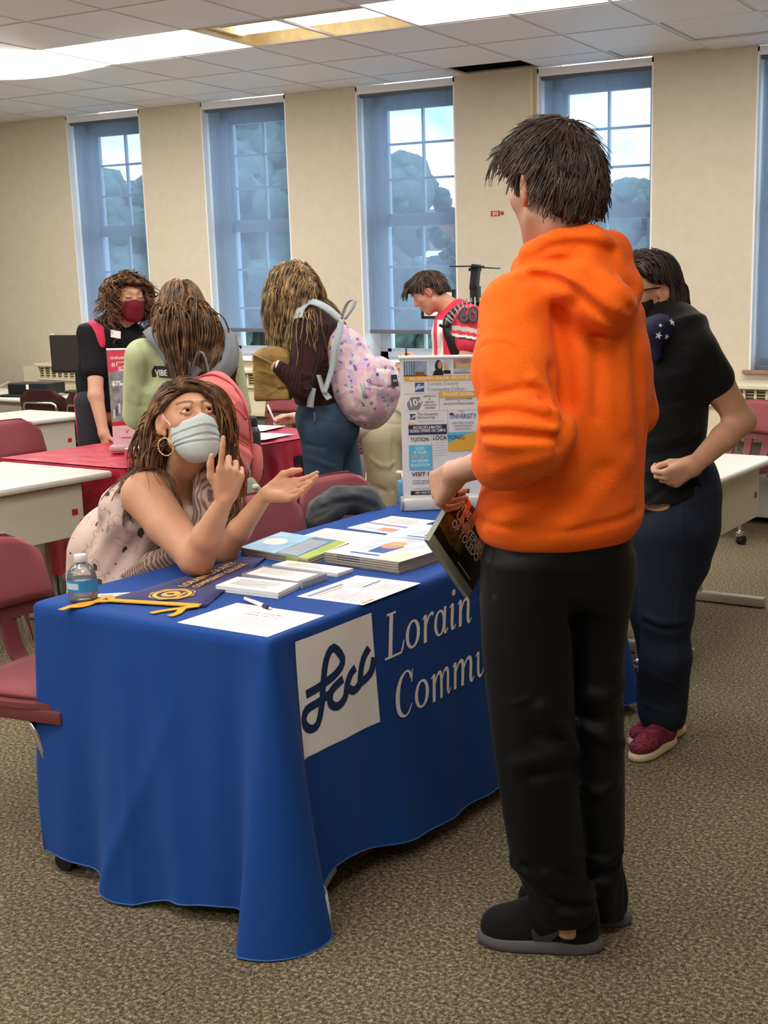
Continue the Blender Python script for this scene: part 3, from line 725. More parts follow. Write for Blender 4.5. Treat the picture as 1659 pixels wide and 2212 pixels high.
rt_ = [o for o in COL.objects if o.get('label', '').startswith('white training table behind the woman')][0]; MB().box((.10, -.02, .7262), (.055, .085, .002)).build('cable_grommet', M_STEEL, rt_)
r = training_table('long pale computer table along the radiator at left', -1.4, 2.75, -1.74, -1.05, -1, GT); 
# ---- blue clothed display table
TX0, TX1, TY0, TY1, ZT = 6.415, 7.175, -6.065, -4.235, .728
tb = thing('folding_table', 'folding table hidden under the blue cloth, a brown foot showing', 'table', ((TX0+TX1)/2, (TY0+TY1)/2, 0)); hx, hy = (TX1-TX0)/2-.03, (TY1-TY0)/2-.03
MB().box((0, 0, .70), (2*hx, 2*hy, .03), bev=.006).build('tabletop', M_TOP, tb)
M_BRN = plain('brown_foot', '#8a4a25', .6)
for sy in (-1, 1):
    m = MB()
    for sx in (-1, 1): m.tube([(sx*(hx-.08), sy*(hy-.2), .69), (sx*(hx-.08), sy*(hy-.2), .02)], .014, 8)
    m.tube([(-(hx-.08), sy*(hy-.2), .06), (hx-.08, sy*(hy-.2), .06)], .012, 8); lg = m.build('leg', M_STEEL, tb, True, 40)
    for sx in (-1, 1): MB().box((sx*(hx-.06), sy*(hy-.2)*.62, .022), (.06, .16, .044)).build('foot', M_BRN, lg)
_g = lambda x, c, w: math.exp(-((x-c)/w)**2)
PER = 2*(TX1-TX0)+2*(TY1-TY0)
def cloth_off(x, y, side, z):
    """outward swing of the hanging cloth at height z on each side of the table"""
    d = max(0, (ZT-z)/ZT); k = d**1.25
    if side == 'front':   # +x
        o = .012+.075*k*_g(y, -5.15, .55)+.030*k*_g(y, -5.55, .2)+.115*d**1.1*_g(y, TY0, .10)+.03*k*math.sin(y*7.3+.6)*_g(y, -4.6, .5)+.006*d*math.sin(y*31)+.13*k*_g(y, TY1, .16)
        o -= .030*d**.6*_g(y, TY0+.085, .035)
    elif side == 'near':  # -y
        o = .012+.045*k+.050*k*_g(x, 6.72, .085)+.035*k*_g(x-.28*(.5-z)*.5, 6.86, .05)-.02*k*_g(x, 6.60, .06)+.10*d**1.1*_g(x, TX1, .06)-.025*d**.7*_g(x, TX1-.09, .05)+.004*d*math.sin(x*37)
        o += .014*d**1.4*_g(x-.45*(z-.15), 6.72, .03)+.010*d*_g(x+.1*z, 6.78, .018)
    else: o = .012+.05*k+.02*k*math.sin((x+y)*8)
    return o
def hem(x, y, side):
    if side == 'front': return .042+.045*_g(y, -5.84, .16)-.055*_g(y, TY0, .10)+.008*math.sin(y*3.)
    if side == 'near': return .045-.040*_g(x, 6.74, .13)-.040*_g(x, TX1, .07)+.012*_g(x, TX0, .1)
    if side == 'back': return .52
    return .03
def cloth_pt(side, t, z):
    """t runs along the side"""
    if side == 'front': o = cloth_off(TX1, t, side, z); return (TX1+o, t, z)
    if side == 'near': o = cloth_off(t, TY0, side, z); return (t, TY0-o, z)
    if side == 'far': o = cloth_off(t, TY1, side, z); return (t, TY1+o, z)
    o = cloth_off(TX0, t, side, z); return (TX0-o, t, z)
def fabric_blue():
    t = NT('blue_cloth'); v = t.coord(); n = t.noise(v, 700, 2); w = t.noise(v, 5, 3); col = t.ramp(n, [(.3, '#143b7c'), (.7, '#1b4c9c')]); col = t.mix(t.math('MULTIPLY', w, .3), col, '#15428a')
    t.bsdf(col, .8, .15, 0, t.bump(n, .2, .0006), .04); return t.m
M_BLUE = fabric_blue()
cols = []
def corner(cx, cy, a0, a1, s1, t1, s2, t2, n=9):
    res = []
    for k in range(1, n):
        f = k/n; a = a0+(a1-a0)*f
        def fn(z, f=f, a=a):
            p = np.array(cloth_pt(s1, t1, z)); q = np.array(cloth_pt(s2, t2, z)); o1 = np.linalg.norm((p-np.array([cx, cy, z]))[:2]); o2 = np.linalg.norm((q-np.array([cx, cy, z]))[:2])
            o = o1*(1-f)+o2*f; return (cx+o*math.cos(a), cy+o*math.sin(a), z)
        h0 = hem(cx, t1, s1) if s1 in ('front', 'back') else hem(t1, cy, s1); h1 = hem(cx, t2, s2) if s2 in ('front', 'back') else hem(t2, cy, s2)
        res.append((fn, h0*(1-f)+h1*f))
    return res
for t in np.linspace(TX0, TX1, 70): cols.append((lambda z, t=t: cloth_pt('near', t, z), hem(t, TY0, 'near')))
cols += corner(TX1, TY0, -PI/2, 0, 'near', TX1, 'front', TY0)
for t in np.linspace(TY0, TY1, 150): cols.append((lambda z, t=t: cloth_pt('front', t, z), hem(TX1, t, 'front')))
cols += corner(TX1, TY1, 0, PI/2, 'front', TY1, 'far', TX1)
for t in np.linspace(TX1, TX0, 30): cols.append((lambda z, t=t: cloth_pt('far', t, z), .03))
cols += corner(TX0, TY1, PI/2, PI, 'far', TX0, 'back', TY1)
for t in np.linspace(TY1, TY0, 60): cols.append((lambda z, t=t: cloth_pt('back', t, z), .52))
cols += corner(TX0, TY0, PI, 1.5*PI, 'back', TY0, 'near', TX0)
nz = 34; V = []; N = len(cols)
for fn, h in cols:
    for k in range(nz):
        z = h+(ZT-.012-h)*(k/(nz-1)); V.append(fn(z))
cen = np.array([(TX0+TX1)/2, (TY0+TY1)/2, 0])
for fn, h in cols:
    p = np.array(fn(ZT-.012)); q = p.copy(); d = (cen-p)[:2]; d /= np.linalg.norm(d); q[:2] += d*.008; q[2] = ZT-.003; V.append(q); q = q.copy(); q[:2] += d*.012; q[2] = ZT; V.append(q)
Fc = []
for i in range(N):
    j = (i+1) % N
    for k in range(nz-1): Fc.append((i*nz+k, j*nz+k, j*nz+k+1, i*nz+k+1))
    a, b = N*nz+2*i, N*nz+2*j
    Fc.append((i*nz+nz-1, j*nz+nz-1, b, a)); Fc.append((a, b, b+1, a+1))
Fc.append(tuple(N*nz+2*i+1 for i in range(N)))
clo = mesh_obj('tablecloth', np.array(V), Fc, M_BLUE, None, True); props(clo, 'bright blue tablecloth with white college lettering over the long front table', 'tablecloth')
clo.data.polygons[len(Fc)-1].use_smooth = False
# hem edge, pale lining peeping out at the near corner
hm = MB(); hm.tube(np.array([fn(h+.002) for fn, h in cols]+[cols[0][0](cols[0][1]+.002)]), .0022, 5); hm.build('hem', plain('blue_hem', '#3a5f9e', .8), clo, True)
i0 = [i for i in range(N) if 66 <= i <= 92]; L = []
for i in i0:
    fn, h = cols[i]; p = np.array(fn(.10)); q = np.array(fn(h)); d = nrm(np.array([cen[0]-p[0], cen[1]-p[1], 0])); e = abs(i-84)/12; q2 = q+d*(.012+.03*e); q2[2] = max(.002, h-.022); L.append([p+d*.016, q2])
Vl, Fl = solid_sheet(np.array(L), .003); mesh_obj('lining', Vl, Fl, plain('pale_lining', '#b9bcc4', .8), clo, True)
# white emblem square and italic lettering on the front of the cloth
def on_front(y, z, lift): return (TX1+cloth_off(TX1, y, 'front', z)+lift, y, z)
M_PRW = plain('print_white', '#f3f3f3', .7, vary=.04, vscale=12); M_PRB = plain('print_navy', '#14305f', .7)
G = np.array([[on_front(-5.983+.302*i/16, .408+.292*j/16, .0012) for j in range(17)] for i in range(17)])
mesh_obj('emblem_square', G.reshape(-1, 3), [(i*17+j, (i+1)*17+j, (i+1)*17+j+1, i*17+j+1) for i in range(16) for j in range(16)], M_PRW, clo, True)
def ribbon(mb, pts, n, place, dense=True):
    """pts (x, y, w) -> flat stroke of varying width; place maps (x, y) to a point"""
    P = smooth_path(pts, n) if len(pts) > 2 else np.linspace(pts[0], pts[1], max(3, n//3)); T_ = np.gradient(P[:, :2], axis=0); T_ /= np.maximum(np.linalg.norm(T_, axis=1, keepdims=True), 1e-9); Nn = np.stack([-T_[:, 1], T_[:, 0]], 1)
    a = P[:, :2]+Nn*P[:, 2:3]/2; b = P[:, :2]-Nn*P[:, 2:3]/2
    mb.add([place(*q) for k in range(len(P)) for q in (b[k], a[k])], [(2*k, 2*k+2, 2*k+3, 2*k+1) for k in range(len(P)-1)])
LOGO = [[(.09, .53), (.30, .557), (.49, .61), (.565, .70), (.455, .83), (.355, .75), (.30, .557), (.267, .39), (.205, .245), (.11, .225), (.04, .31), (.09, .40), (.245, .425), (.40, .455)],
        [(.55, .53), (.40, .47), (.375, .37), (.46, .315), (.56, .36), (.60, .46), (.66, .54), (.73, .575)], [(.62, .42), (.69, .385), (.77, .42), (.80, .53), (.85, .63), (.93, .70)], [(.77, .42), (.88, .45), (.945, .50), (.985, .60)]]
m = MB()
for k, st in enumerate(LOGO): ribbon(m, [(x, y, .074) for x, y in st], 40, lambda x, y, k=k: on_front(-5.983+.302*x, .408+.292*y, .0022+.0003*k))
m.build('emblem', M_PRB, clo)
def ell(cx, cy, rx, ry, wt, wn, a0=0, a1=2*PI, n=13): return [(cx+rx*math.cos(a), cy+ry*math.sin(a), wn+(wt-wn)*abs(math.cos(a))**1.5) for a in np.linspace(a0, a1, n)]
GLY = {
 'L': (.72, [[(.2, 0.02, .13), (.2, .98, .13)], [(.04, .975, .05), (.36, .975, .05)], [(.02, .025, .05), (.58, .025, .05)], [(.57, .01, .05), (.63, .12, .06), (.67, .28, .03)]]),
 'C': (.74, [[(.62, .80, .10), (.54, .95, .06), (.38, .985, .05), (.17, .82, .12), (.09, .5, .15), (.16, .16, .12), (.36, .015, .05), (.53, .06, .05), (.65, .22, .03)], [(.63, .70, .04), (.65, .98, .03)]]),
 'o': (.60, [ell(.28, .32, .20, .295, .115, .05)]),
 'r': (.46, [[(.13, 0, .11), (.13, .62, .11)], [(.01, .55, .03), (.13, .63, .05)], [(.15, .36, .04), (.24, .55, .06), (.36, .62, .07), (.42, .56, .09)]]),
 'a': (.62, [ell(.24, .30, .18, .28, .11, .05), [(.45, .64, .10), (.43, .16, .11), (.48, .02, .06), (.58, .11, .03)]]),
 'i': (.32, [[(.13, .62, .11), (.13, .13, .11), (.18, .02, .06), (.28, .11, .03)], [(.01, .55, .03), (.13, .63, .05)], ell(.16, .88, .035, .035, .08, .08)]),
 'n': (.63, [[(.13, 0, .11), (.13, .62, .11)], [(.01, .55, .03), (.13, .63, .05)], [(.15, .36, .04), (.25, .56, .06), (.37, .61, .09), (.44, .50, .11), (.43, .13, .11), (.48, .02, .06), (.58, .11, .03)]]),
 'm': (.96, [[(.13, 0, .11), (.13, .62, .11)], [(.01, .55, .03), (.13, .63, .05)], [(.15, .36, .04), (.25, .56, .06), (.36, .61, .09), (.43, .50, .11), (.43, 0, .11)], [(.45, .36, .04), (.55, .56, .06), (.68, .61, .09), (.75, .50, .11), (.74, .13, .11), (.79, .02, .06), (.89, .11, .03)]]),
 'u': (.65, [[(.01, .55, .03), (.13, .63, .05)], [(.14, .63, .11), (.12, .16, .11), (.21, .03, .07), (.34, .10, .05), (.43, .30, .04)], [(.46, .63, .11), (.44, .13, .11), (.5, .02, .06), (.6, .11, .03)]]),
 't': (.38, [[(.16, .84, .06), (.15, .14, .11), (.21, .02, .06), (.33, .10, .03)], [(.02, .60, .05), (.32, .60, .05)]]),
 'y': (.58, [[(.03, .56, .03), (.12, .62, .09), (.20, .12, .11), (.25, .02, .07)], [(.50, .62, .09), (.40, .22, .06), (.24, -.14, .06), (.06, -.26, .05), (.0, -.2, .07)]]),
 'l': (.30, [[(.13, 1.04, .11), (.13, .13, .11), (.18, .02, .06), (.28, .11, .03)], [(.01, .97, .03), (.13, 1.05, .05)]]),
 'e': (.54, [[(.09, .32, .04), (.36, .40, .05), (.38, .54, .08), (.26, .61, .05), (.11, .46, .11), (.09, .22, .11), (.2, .03, .06), (.34, .04, .05), (.46, .18, .03)]]),
 'g': (.56, [ell(.25, .40, .16, .21, .10, .05), ell(.22, -.10, .19, .13, .08, .05), [(.14, .22, .04), (.10, .10, .06), (.30, .05, .07)], [(.38, .55, .04), (.52, .62, .06)]]),
 ' ': (.30, [])}
def serif_word(mb, s, place, x=0., cap=.115, xs=1.16, shear=.20):
    for ch in s:
        adv, st = GLY[ch]
        for k, q in enumerate(st):
            ribbon(mb, [(px, py, pw) for px, py, pw in q], 6 if len(q) == 2 else 22, lambda a, b, x0=x, k=k: place(x0+(a*xs+b*shear)*cap, b*cap, k))
        x += adv*xs*cap
    return x
for word, z0, y0 in (('Lorain County', .562, -5.645), ('Community College', .392, -5.628)):
    m = MB(); serif_word(m, word, lambda a, b, k, z0=z0, y0=y0: on_front(y0+a, z0+b-.012*0, .0014+.0002*k), cap=.118, xs=1.12 if z0 > .5 else 1.06); m.build('lettering', M_PRW, clo)
# ---- red clothed table at the back
RX0, RX1, RY0, RY1, RZ = 3.95, 4.775, -4.205, -2.55, .735
tb = thing('folding_table', 'folding table under the red cloth in the background', 'table', ((RX0+RX1)/2, (RY0+RY1)/2, 0)); MB().box((0, 0, .70), (RX1-RX0-.05, RY1-RY0-.05, .03)).build('tabletop', M_TOP, tb)
for sy in (-1, 1): MB().tube([(-.3, sy*.65, .69), (-.3, sy*.65, .02), (.3, sy*.65, .02), (.3, sy*.65, .69)], .014, 8).build('leg', M_STEEL, tb, True)
def fabric_red():
    t = NT('red_cloth'); v = t.coord(); n = t.noise(v, 12, 3); t.bsdf(t.ramp(n, [(.3, '#a31432'), (.7, '#bf2040')]), .38, .5, 0, t.bump(t.noise(v, 20, 4), .5, .012)); return t.m
M_REDC = fabric_red(); cols = []
def rc(side, t, z):
    d = (RZ-z)/RZ; o = .010+d*(.035+.028*math.sin(t*26+2.2*math.sin(t*3.7))+.015*math.sin(t*61))
    return {'f': (RX1+o, t, z), 'n': (t, RY0-o*.5, z), 'b': (RX0-o, t, z), 'r': (t, RY1+o, z)}[side]
for t in np.linspace(RX0, RX1, 60): cols.append(('n', t))
for t in np.linspace(RY0, RY1, 160): cols.append(('f', t))
for t in np.linspace(RX1, RX0, 50): cols.append(('r', t))
for t in np.linspace(RY1, RY0, 100): cols.append(('b', t))
nz = 16; hz = .19; N = len(cols); V = [rc(s, t, hz+(RZ-.006-hz)*k/(nz-1)) for s, t in cols for k in range(nz)]
Fc = [(i*nz+k, ((i+1) % N)*nz+k, ((i+1) % N)*nz+k+1, i*nz+k+1) for i in range(N) for k in range(nz-1)]
k0 = len(V); ng = 40; gx = np.linspace(RX0, RX1, 22); gy = np.linspace(RY0, RY1, ng)
for a in gx:
    for b in gy:
        e = min(a-RX0, RX1-a, b-RY0, RY1-b); wv = .006*max(0, math.sin(a*23+b*9+2*math.sin(b*6)))+.005*max(0, math.sin(b*31-a*17)); V.append((a, b, RZ-.002+min(1, e/.05)*wv))
Fc += [(k0+i*ng+j, k0+(i+1)*ng+j, k0+(i+1)*ng+j+1, k0+i*ng+j+1) for i in range(21) for j in range(ng-1)]
rcl = mesh_obj('tablecloth', np.array(V), Fc, M_REDC, None, True); props(rcl, 'crinkled red satin tablecloth on the background table', 'tablecloth')
bl = Page((RX1+.062, -2.90, .30), (0, 1, 0), (0, 0, 1), .004)
m = MB()                                                            # large black letters on the hanging front
M_LET = plain('black_print', '#16121c', .6)
def on_red(y, z): p = rc('f', y, z); return (p[0]+.004, p[1], p[2])
for st in ([(-3.02, .62, .05), (-2.86, .62, .05)], [(-2.94, .62, .06), (-2.94, .36, .06)], [(-2.70, .60, .05), (-2.58, .62, .05), (-2.56, .45, .05), (-2.68, .40, .05)],
           [(-3.0, .22, .04), (-3.0, .36, .045), (-2.95, .41, .045), (-2.88, .36, .045), (-2.88, .22, .04)]):
    ribbon(m, [(a, b, c) for a, b, c in st], 16, on_red)
m.build('lettering', M_LET, rcl)
# ------------------------------------------------------------------ things lying on the blue table
Z0 = ZT+.0006
M_PAPER = plain('paper_white', '#e9e8e4', .6); M_INK = plain('ink_grey', '#8b8a8a', .7); M_INKD = plain('ink_dark', '#3c3c44', .7); M_PUR = plain('ink_purple', '#8f86b5', .7); M_TAN = plain('ink_tan', '#c9a878', .7); M_BLUEP = plain('ink_blue', '#2f5595', .6); M_GOLD = plain('ink_gold', '#e0a93a', .6); M_NAVY = plain('ink_navy', '#23264f', .6); M_CYAN = plain('ink_cyan', '#58b2d2', .6)
def sheet(name, label, cat, P, th, mat, group=None, z=None):
    """flat stack whose corners P run (origin, +u, +u+v, +v); returns thing, Page on its top"""
    z = Z0 if z is None else z; P = np.array(P, float); c = P.mean(0); r = thing(name, label, cat, (c[0], c[1], z), 0, group)
    q = P-c; return r, q, np.linalg.norm(q[1]-q[0]), np.linalg.norm(q[3]-q[0])
def slab(r, q, th, name, mat, curl=0.): 
    m = MB(); m.prism([tuple(v) for v in q], 0, th); return m.build(name, mat, r)
def page_on(r, q, th): return Page((q[0][0], q[0][1], th), (*(q[1]-q[0]), 0), (*(q[3]-q[0]), 0), .0003)
def rect_at(ox, oy, ang, w, h):
    u = np.array([math.cos(ang), math.sin(ang)]); v = np.array([-u[1], u[0]]); o = np.array([ox, oy]); return [o, o+u*w, o+u*w+v*h, o+v*h]
# sheet in front with faint heading
r, q, w, h = sheet('paper_sheet', 'white letter sheet with faint heading at the near corner under the pen', 'paper', rect_at(6.889, -6.058, 0, .279, .212), .0006, M_PAPER); slab(r, q, .0007, 'sheet', M_PAPER)
pg = Page((q[3][0], q[3][1], .0007), (0, -1, 0), (1, 0, 0), .0003); pg = page_on(r, q, .0007)
for i, (a, b, s) in enumerate(((.10, .155, .014), (.085, .135, .014), (.06, .115, .007), (.05, .10, .007))): pg.text(('Career Ready Plan', 'Schedule Your Visit', 'Stop by to pick up more about programs and aid', 'Advising, transfer and early college')[i], .14, b, s, M_INK, 'CENTER', shear=.2)
pg.lines(.04, .085, .2, 5, .012, .0012, M_INK); pg.build('printing', r)
# pen
r = thing('pen', 'white and navy ballpoint pen lying at the sheet edge', 'pen', (6.955, -5.842, Z0+.0055), math.atan2(-.045, .118))
MB().tube([(-.068, 0, 0), (-.066, 0, 0), (.03, 0, 0)], [.0045, .0055, .0055], 10).build('barrel', M_PAPER, r, True, 40)
MB().tube([(.03, 0, 0), (.052, 0, 0)], [.006, .0058], 10).build('grip', M_NAVY, r, True, 40); MB().tube([(.052, 0, 0), (.066, 0, 0), (.072, 0, 0)], [.005, .0025, .001], 10).build('tip', M_CHR, r, True)
MB().tube([(-.068, 0, 0), (-.078, 0, 0)], .003, 8).build('button', M_NAVY, r, True); MB().box((-.045, 0, .0068), (.04, .003, .002)).build('clip', M_CHR, r)
# flyer with purple heading
r, q, w, h = sheet('flyer', 'white flyer with purple heading and tan lines at the front table edge', 'flyer', [(6.983, -5.724), (7.192, -5.720), (7.192, -5.455), (6.981, -5.457)], .0006, M_PAPER); slab(r, q, .0007, 'sheet', M_PAPER)
pg = Page((q[0][0], q[0][1], .0007), (q[3]-q[0]).tolist()+[0], (-(q[1]-q[0])).tolist()+[0], .0003)
pg.rect(.012, -.035, .15, .014, M_PUR); pg.rect(.03, -.05, .11, .008, M_TAN)
for i in range(9): pg.rect(.012, -.065-i*.015, .11*(.7+.3*random.random()), .0016, M_INK); pg.rect(.14, -.065-i*.015, .11*(.6+.3*random.random()), .0016, M_TAN if i % 4 == 0 else M_INK)
pg.rect(.16, -.10, .08, .006, M_PUR); pg.rect(.012, -.2, .05, .005, M_TAN); pg.build('printing', r)
# stacks of cards
def stack(label, P, th, lines=True, group='stacks of white cards'):
    r, q, w, h = sheet('card_stack', label, 'cards', P, th, M_PAPER, group); n = 5
    for k in range(n):
        o = np.array([random.uniform(-.0012, .0012), random.uniform(-.0012, .0012)]); MB().prism([tuple(v+o) for v in q], th*k/n, th*(k+.93)/n).build('card', M_PAPER, r)
    pg = page_on(r, q, th)
    if lines: pg.lines(w*.12, h*.78, w*.7, 5, h*.12, h*.025, M_INK)
    pg.build('printing', r); return r
stack('thick stack of white cards nearest the pen', [(6.751, -5.772), (6.956, -5.764), (6.934, -5.652), (6.735, -5.668)], .016)
stack('short stack of white cards behind the clear tray', [(6.708, -5.493), (6.945, -5.497), (6.945, -5.425), (6.71, -5.425)], .011)
r, q, w, h = sheet('card_tray', 'clear plastic tray holding white cards between the card stacks', 'tray', [(6.725, -5.640), (6.942, -5.648), (6.938, -5.535), (6.71, -5.535)], .012, M_PAPER)
def clear_mat(name, tint, k=.82):
    t = NT(name); a = t.n('BsdfTransparent'); a.inputs['Color'].default_value = lin(tint); g = t.n('BsdfGlossy'); g.inputs['Roughness'].default_value = .08; d = t.n('BsdfDiffuse'); d.inputs['Color'].default_value = lin(tint)
    lw = t.n('LayerWeight'); lw.inputs['Blend'].default_value = .35; m = t.n('MixShader'); m.inputs[0].default_value = 1-k; t.link(a.outputs[0], m.inputs[1]); t.link(d.outputs[0], m.inputs[2])
    m2 = t.n('MixShader'); t.link(lw.outputs['Fresnel'], m2.inputs[0]); t.link(m.outputs[0], m2.inputs[1]); t.link(g.outputs[0], m2.inputs[2]); t.link(m2.outputs[0], t.out.inputs['Surface']); return t.m
M_CLEAR = clear_mat('clear_acrylic', '#eef4fb', .60)
m = MB(); m.prism([tuple(v) for v in q], 0, .002)
for a, b in ((0, 1), (1, 2), (2, 3), (3, 0)):
    d = nrm(q[b]-q[a]); nn = np.array([-d[1], d[0]])*.002; m.prism([tuple(q[a]), tuple(q[b]), tuple(q[b]+nn), tuple(q[a]+nn)], 0, .018)
m.build('tray_shell', M_CLEAR, r); qq = q*.86+np.array([-.008, 0])
MB().prism([tuple(v) for v in qq], .002, .016).build('cards', M_PAPER, r); page_on(r, qq, .016).lines(.02, .085, .13, 5, .013, .0016, M_INK).build('printing', r)
# small loose card
r, q, w, h = sheet('card', 'small pale card with blue print beside the pennant', 'card', [(6.522, -5.980), (6.600, -5.914), (6.578, -5.886), (6.500, -5.950)], .0015, M_PAPER); slab(r, q, .0035, 'card_body', M_PAPER); page_on(r, q, .0035).lines(.015, .025, .07, 4, .006, .0016, M_CYAN).build('printing', r)
# magazines
def magazine(name, label, P, th, z=None, face=True, kind='face', leaves=6):
    r, q, w, h = sheet(name, label, 'brochures', P, th, M_PAPER, 'brochure piles', z)
    e0, e1 = plain('page_edges', '#b4ad9f', .8), plain('page_edges_dark', '#8d8779', .8)
    for k in range(leaves):
        o = np.array([random.uniform(-.002, .002), random.uniform(-.002, .002)]); m = MB(); m.prism([tuple(v+o) for v in q], th*k/leaves, th*(k+.9)/leaves); m.build('booklet', [e0, e1][k % 2], r)
    m = MB(); m.prism([tuple(v+o) for v in q], th-.0004, th); m.build('cover', M_PAPER, r); return r, q+o, w, h
r, q, w, h = magazine('brochure_stack', 'pile of brochures with a sky blue cover and lime spine by the elbow', [(6.497, -5.385), (6.785, -5.425), (6.752, -5.180), (6.45, -5.135)], .022, leaves=5)
pg = page_on(r, q, .022); M_SKYP = plain('print_sky', '#9cc7e4', .5, vary=.18, vscale=18); M_BLD = plain('print_building', '#5d7f96', .5, vary=.3, vscale=40); M_LIME = plain('print_lime', '#a9c23a', .5)
pg.rect(0, 0, w, h, M_SKYP); pg.rect(w*.52, 0, w*.34, h, M_BLD)
for k in range(7): pg.rect(w*(.55+.04*k), h*.06, .004, h*.8, M_PAPER)
pg.rect(w*.87, 0, w*.13, h, M_LIME); pg.disc(w*.22, h*.5, w*.16, h*.18, M_PAPER); pg.build('cover_print', r)
d = nrm(q[2]-q[1]); MB().box((*((q[1]+q[2])/2+np.array([.0008, 0])), .010), (.0016, np.linalg.norm(q[2]-q[1])*.96, .018), rotm((0, 0, 1), math.atan2(d[1], d[0])-PI/2)).build('lime_spine', M_LIME, r)
MB().box((*(q[0]*.22+q[1]*.78), .010), (.05, .002, .018), rotm((0, 0, 1), math.atan2(*(q[1]-q[0])[::-1]))).build('lime_fore_edge', M_LIME, r)
M_SKIN_P = plain('print_skin', '#c98f77', .5); M_PALE = plain('print_pale', '#c9d3dc', .5, vary=.15, vscale=20); M_PGRN = plain('print_pale_green', '#cdd6bd', .5)
def portrait(pg, w, h):
    pg.rect(0, 0, w, h, M_PALE); pg.rect(0, 0, w*.2, h, M_PAPER); pg.rect(w*.72, 0, w*.28, h*.45, M_PGRN)
    pg.poly([(w*.40, h*.25), (w*.62, h*.25), (w*.66, h*.62), (w*.38, h*.66)], M_BLUEP); pg.disc(w*.5, h*.62, w*.13, h*.16, M_SKIN_P); pg.disc(w*.5, h*.72, w*.12, h*.09, M_TAN); pg.rect(w*.24, h*.12, w*.4, h*.05, M_BLUEP)
r, q, w, h = magazine('brochure_stack', 'tallest pile of brochures with a portrait cover nearest the table front', [(6.806, -5.372), (7.077, -5.390), (7.089, -5.180), (6.79, -5.090)], .034, leaves=10); pg = page_on(r, q, .034); portrait(pg, w, h); pg.build('cover_print', r)
MB().box((*(q[0]*.68+q[1]*.32), .017), (.085, .0016, .031), rotm((0, 0, 1), math.atan2(*(q[1]-q[0])[::-1]))).build('navy_band', M_NAVY, r)
r, q, w, h = magazine('brochure_stack', 'second portrait brochure pile nearer the boy, partly behind his folder', [(6.808, -5.075), (7.10, -5.075), (7.10, -4.86), (6.80, -4.86)], .030, leaves=8); pg = page_on(r, q, .030); portrait(pg, w, h); pg.build('cover_print', r)
MB().box((*(q[0]*.62+q[1]*.38), .015), (.07, .0016, .027)).build('navy_band', M_NAVY, r)
r, q, w, h = sheet('paper_sheet', 'plain printed sheet behind the sky blue brochures', 'paper', [(6.505, -5.195), (6.735, -5.170), (6.722, -4.955), (6.48, -4.945)], .0006, M_PAPER); slab(r, q, .004, 'sheet', M_PAPER); page_on(r, q, .004).lines(.02, .2, .18, 11, .016, .0022, M_INK).build('printing', r)
r, q, w, h = sheet('flyer', 'flyer with a purple band lying before the small banner', 'flyer', [(6.535, -4.900), (6.745, -4.925), (6.735, -4.660), (6.545, -4.650)], .0006, M_PAPER); slab(r, q, .002, 'sheet', M_PAPER); pg = page_on(r, q, .002).lines(.02, .22, .16, 6, .014, .003, M_INK); pg.rect(.0, .10, .2, .02, M_PUR); pg.rect(.02, .03, .15, .02, M_PALE); pg.rect(.11, .02, .07, .05, M_SKIN_P); pg.build('printing', r)
# pennant with gold band and ties
ax = nrm((-.245, .97)); pv = np.array([-ax[1], ax[0]]); o0 = np.array([6.715, -5.955]); pn = thing('pennant', 'navy felt pennant with gold seal, band and ties under her arm', 'pennant', (o0[0], o0[1], Z0))
M_FELT = fabric('navy_felt', '#1e2366', .8, 700, .2); M_BAND = fabric('gold_felt', '#f0a92c', .85, 700, .1)
P2 = lambda a, b: tuple(ax*a+pv*b)
rows = []
for a in np.linspace(0, .62, 22):
    hw = .118*(1-a/.62)+.022; rows.append([(*P2(a, b*hw), .002+.004*max(0, math.sin(a*17+b))) for b in np.linspace(-1, 1, 7)])
Vp, Fp = solid_sheet(np.array(rows), .002); mesh_obj('felt', Vp, Fp, M_FELT, pn, True)
m = MB(); m.prism([P2(-.012, -.125), P2(.012, -.125), P2(.012, .125), P2(-.012, .125)], .004, .007); m.build('band', M_BAND, pn)
for pts, rz in (([(-.005, .12), (.03, .155), (-.055, .165), (-.075, .205)], 0), ([(-.005, .12), (-.02, .15), (-.05, .19), (-.105, .20)], 0), ([(-.005, -.125), (-.03, -.10), (-.055, -.06), (-.085, -.04)], 0), ([(-.005, -.125), (-.03, -.10), (-.07, -.105), (-.10, -.10)], 0)):
    Q = smooth_path([(*P2(*p), .006 if i < 2 else .003) for i, p in enumerate(pts)], 12); tn = np.gradient(Q, axis=0); tn /= np.linalg.norm(tn, axis=1, keepdims=True); sd = np.cross(tn, [0, 0, 1.]); sd /= np.linalg.norm(sd, axis=1, keepdims=True)
    Vt, Ft = solid_sheet(np.stack([Q-sd*.009, Q+sd*.009], 1), .002); mesh_obj('tie', Vt, Ft, M_BAND, pn)
pg = Page((0, 0, .0075), (*ax, 0), (*pv, 0), .0004); M_GLD = plain('gold_print', '#e9b04a', .5)
pg.disc(.085, 0, .062, .062, M_GLD, 8); pg.disc(.085, 0, .056, .056, M_NAVY, 24); pg.disc(.085, 0, .051, .051, M_GLD, 24); pg.disc(.085, 0, .040, .040, M_NAVY, 24); pg.disc(.085, .004, .03, .024, M_GLD, 9); pg.rect(.06, -.03, .05, .008, M_GLD); pg.disc(.085, .005, .01, .012, M_NAVY, 7)
pg.text('LORAIN COUNTY', .165, .008, .034, M_GLD, bold=.02, wid=.30); pg.text('COMMUNITY COLLEGE', .165, -.028, .028, M_GLD, bold=.02, wid=.29); pg.build('seal_and_lettering', pn)
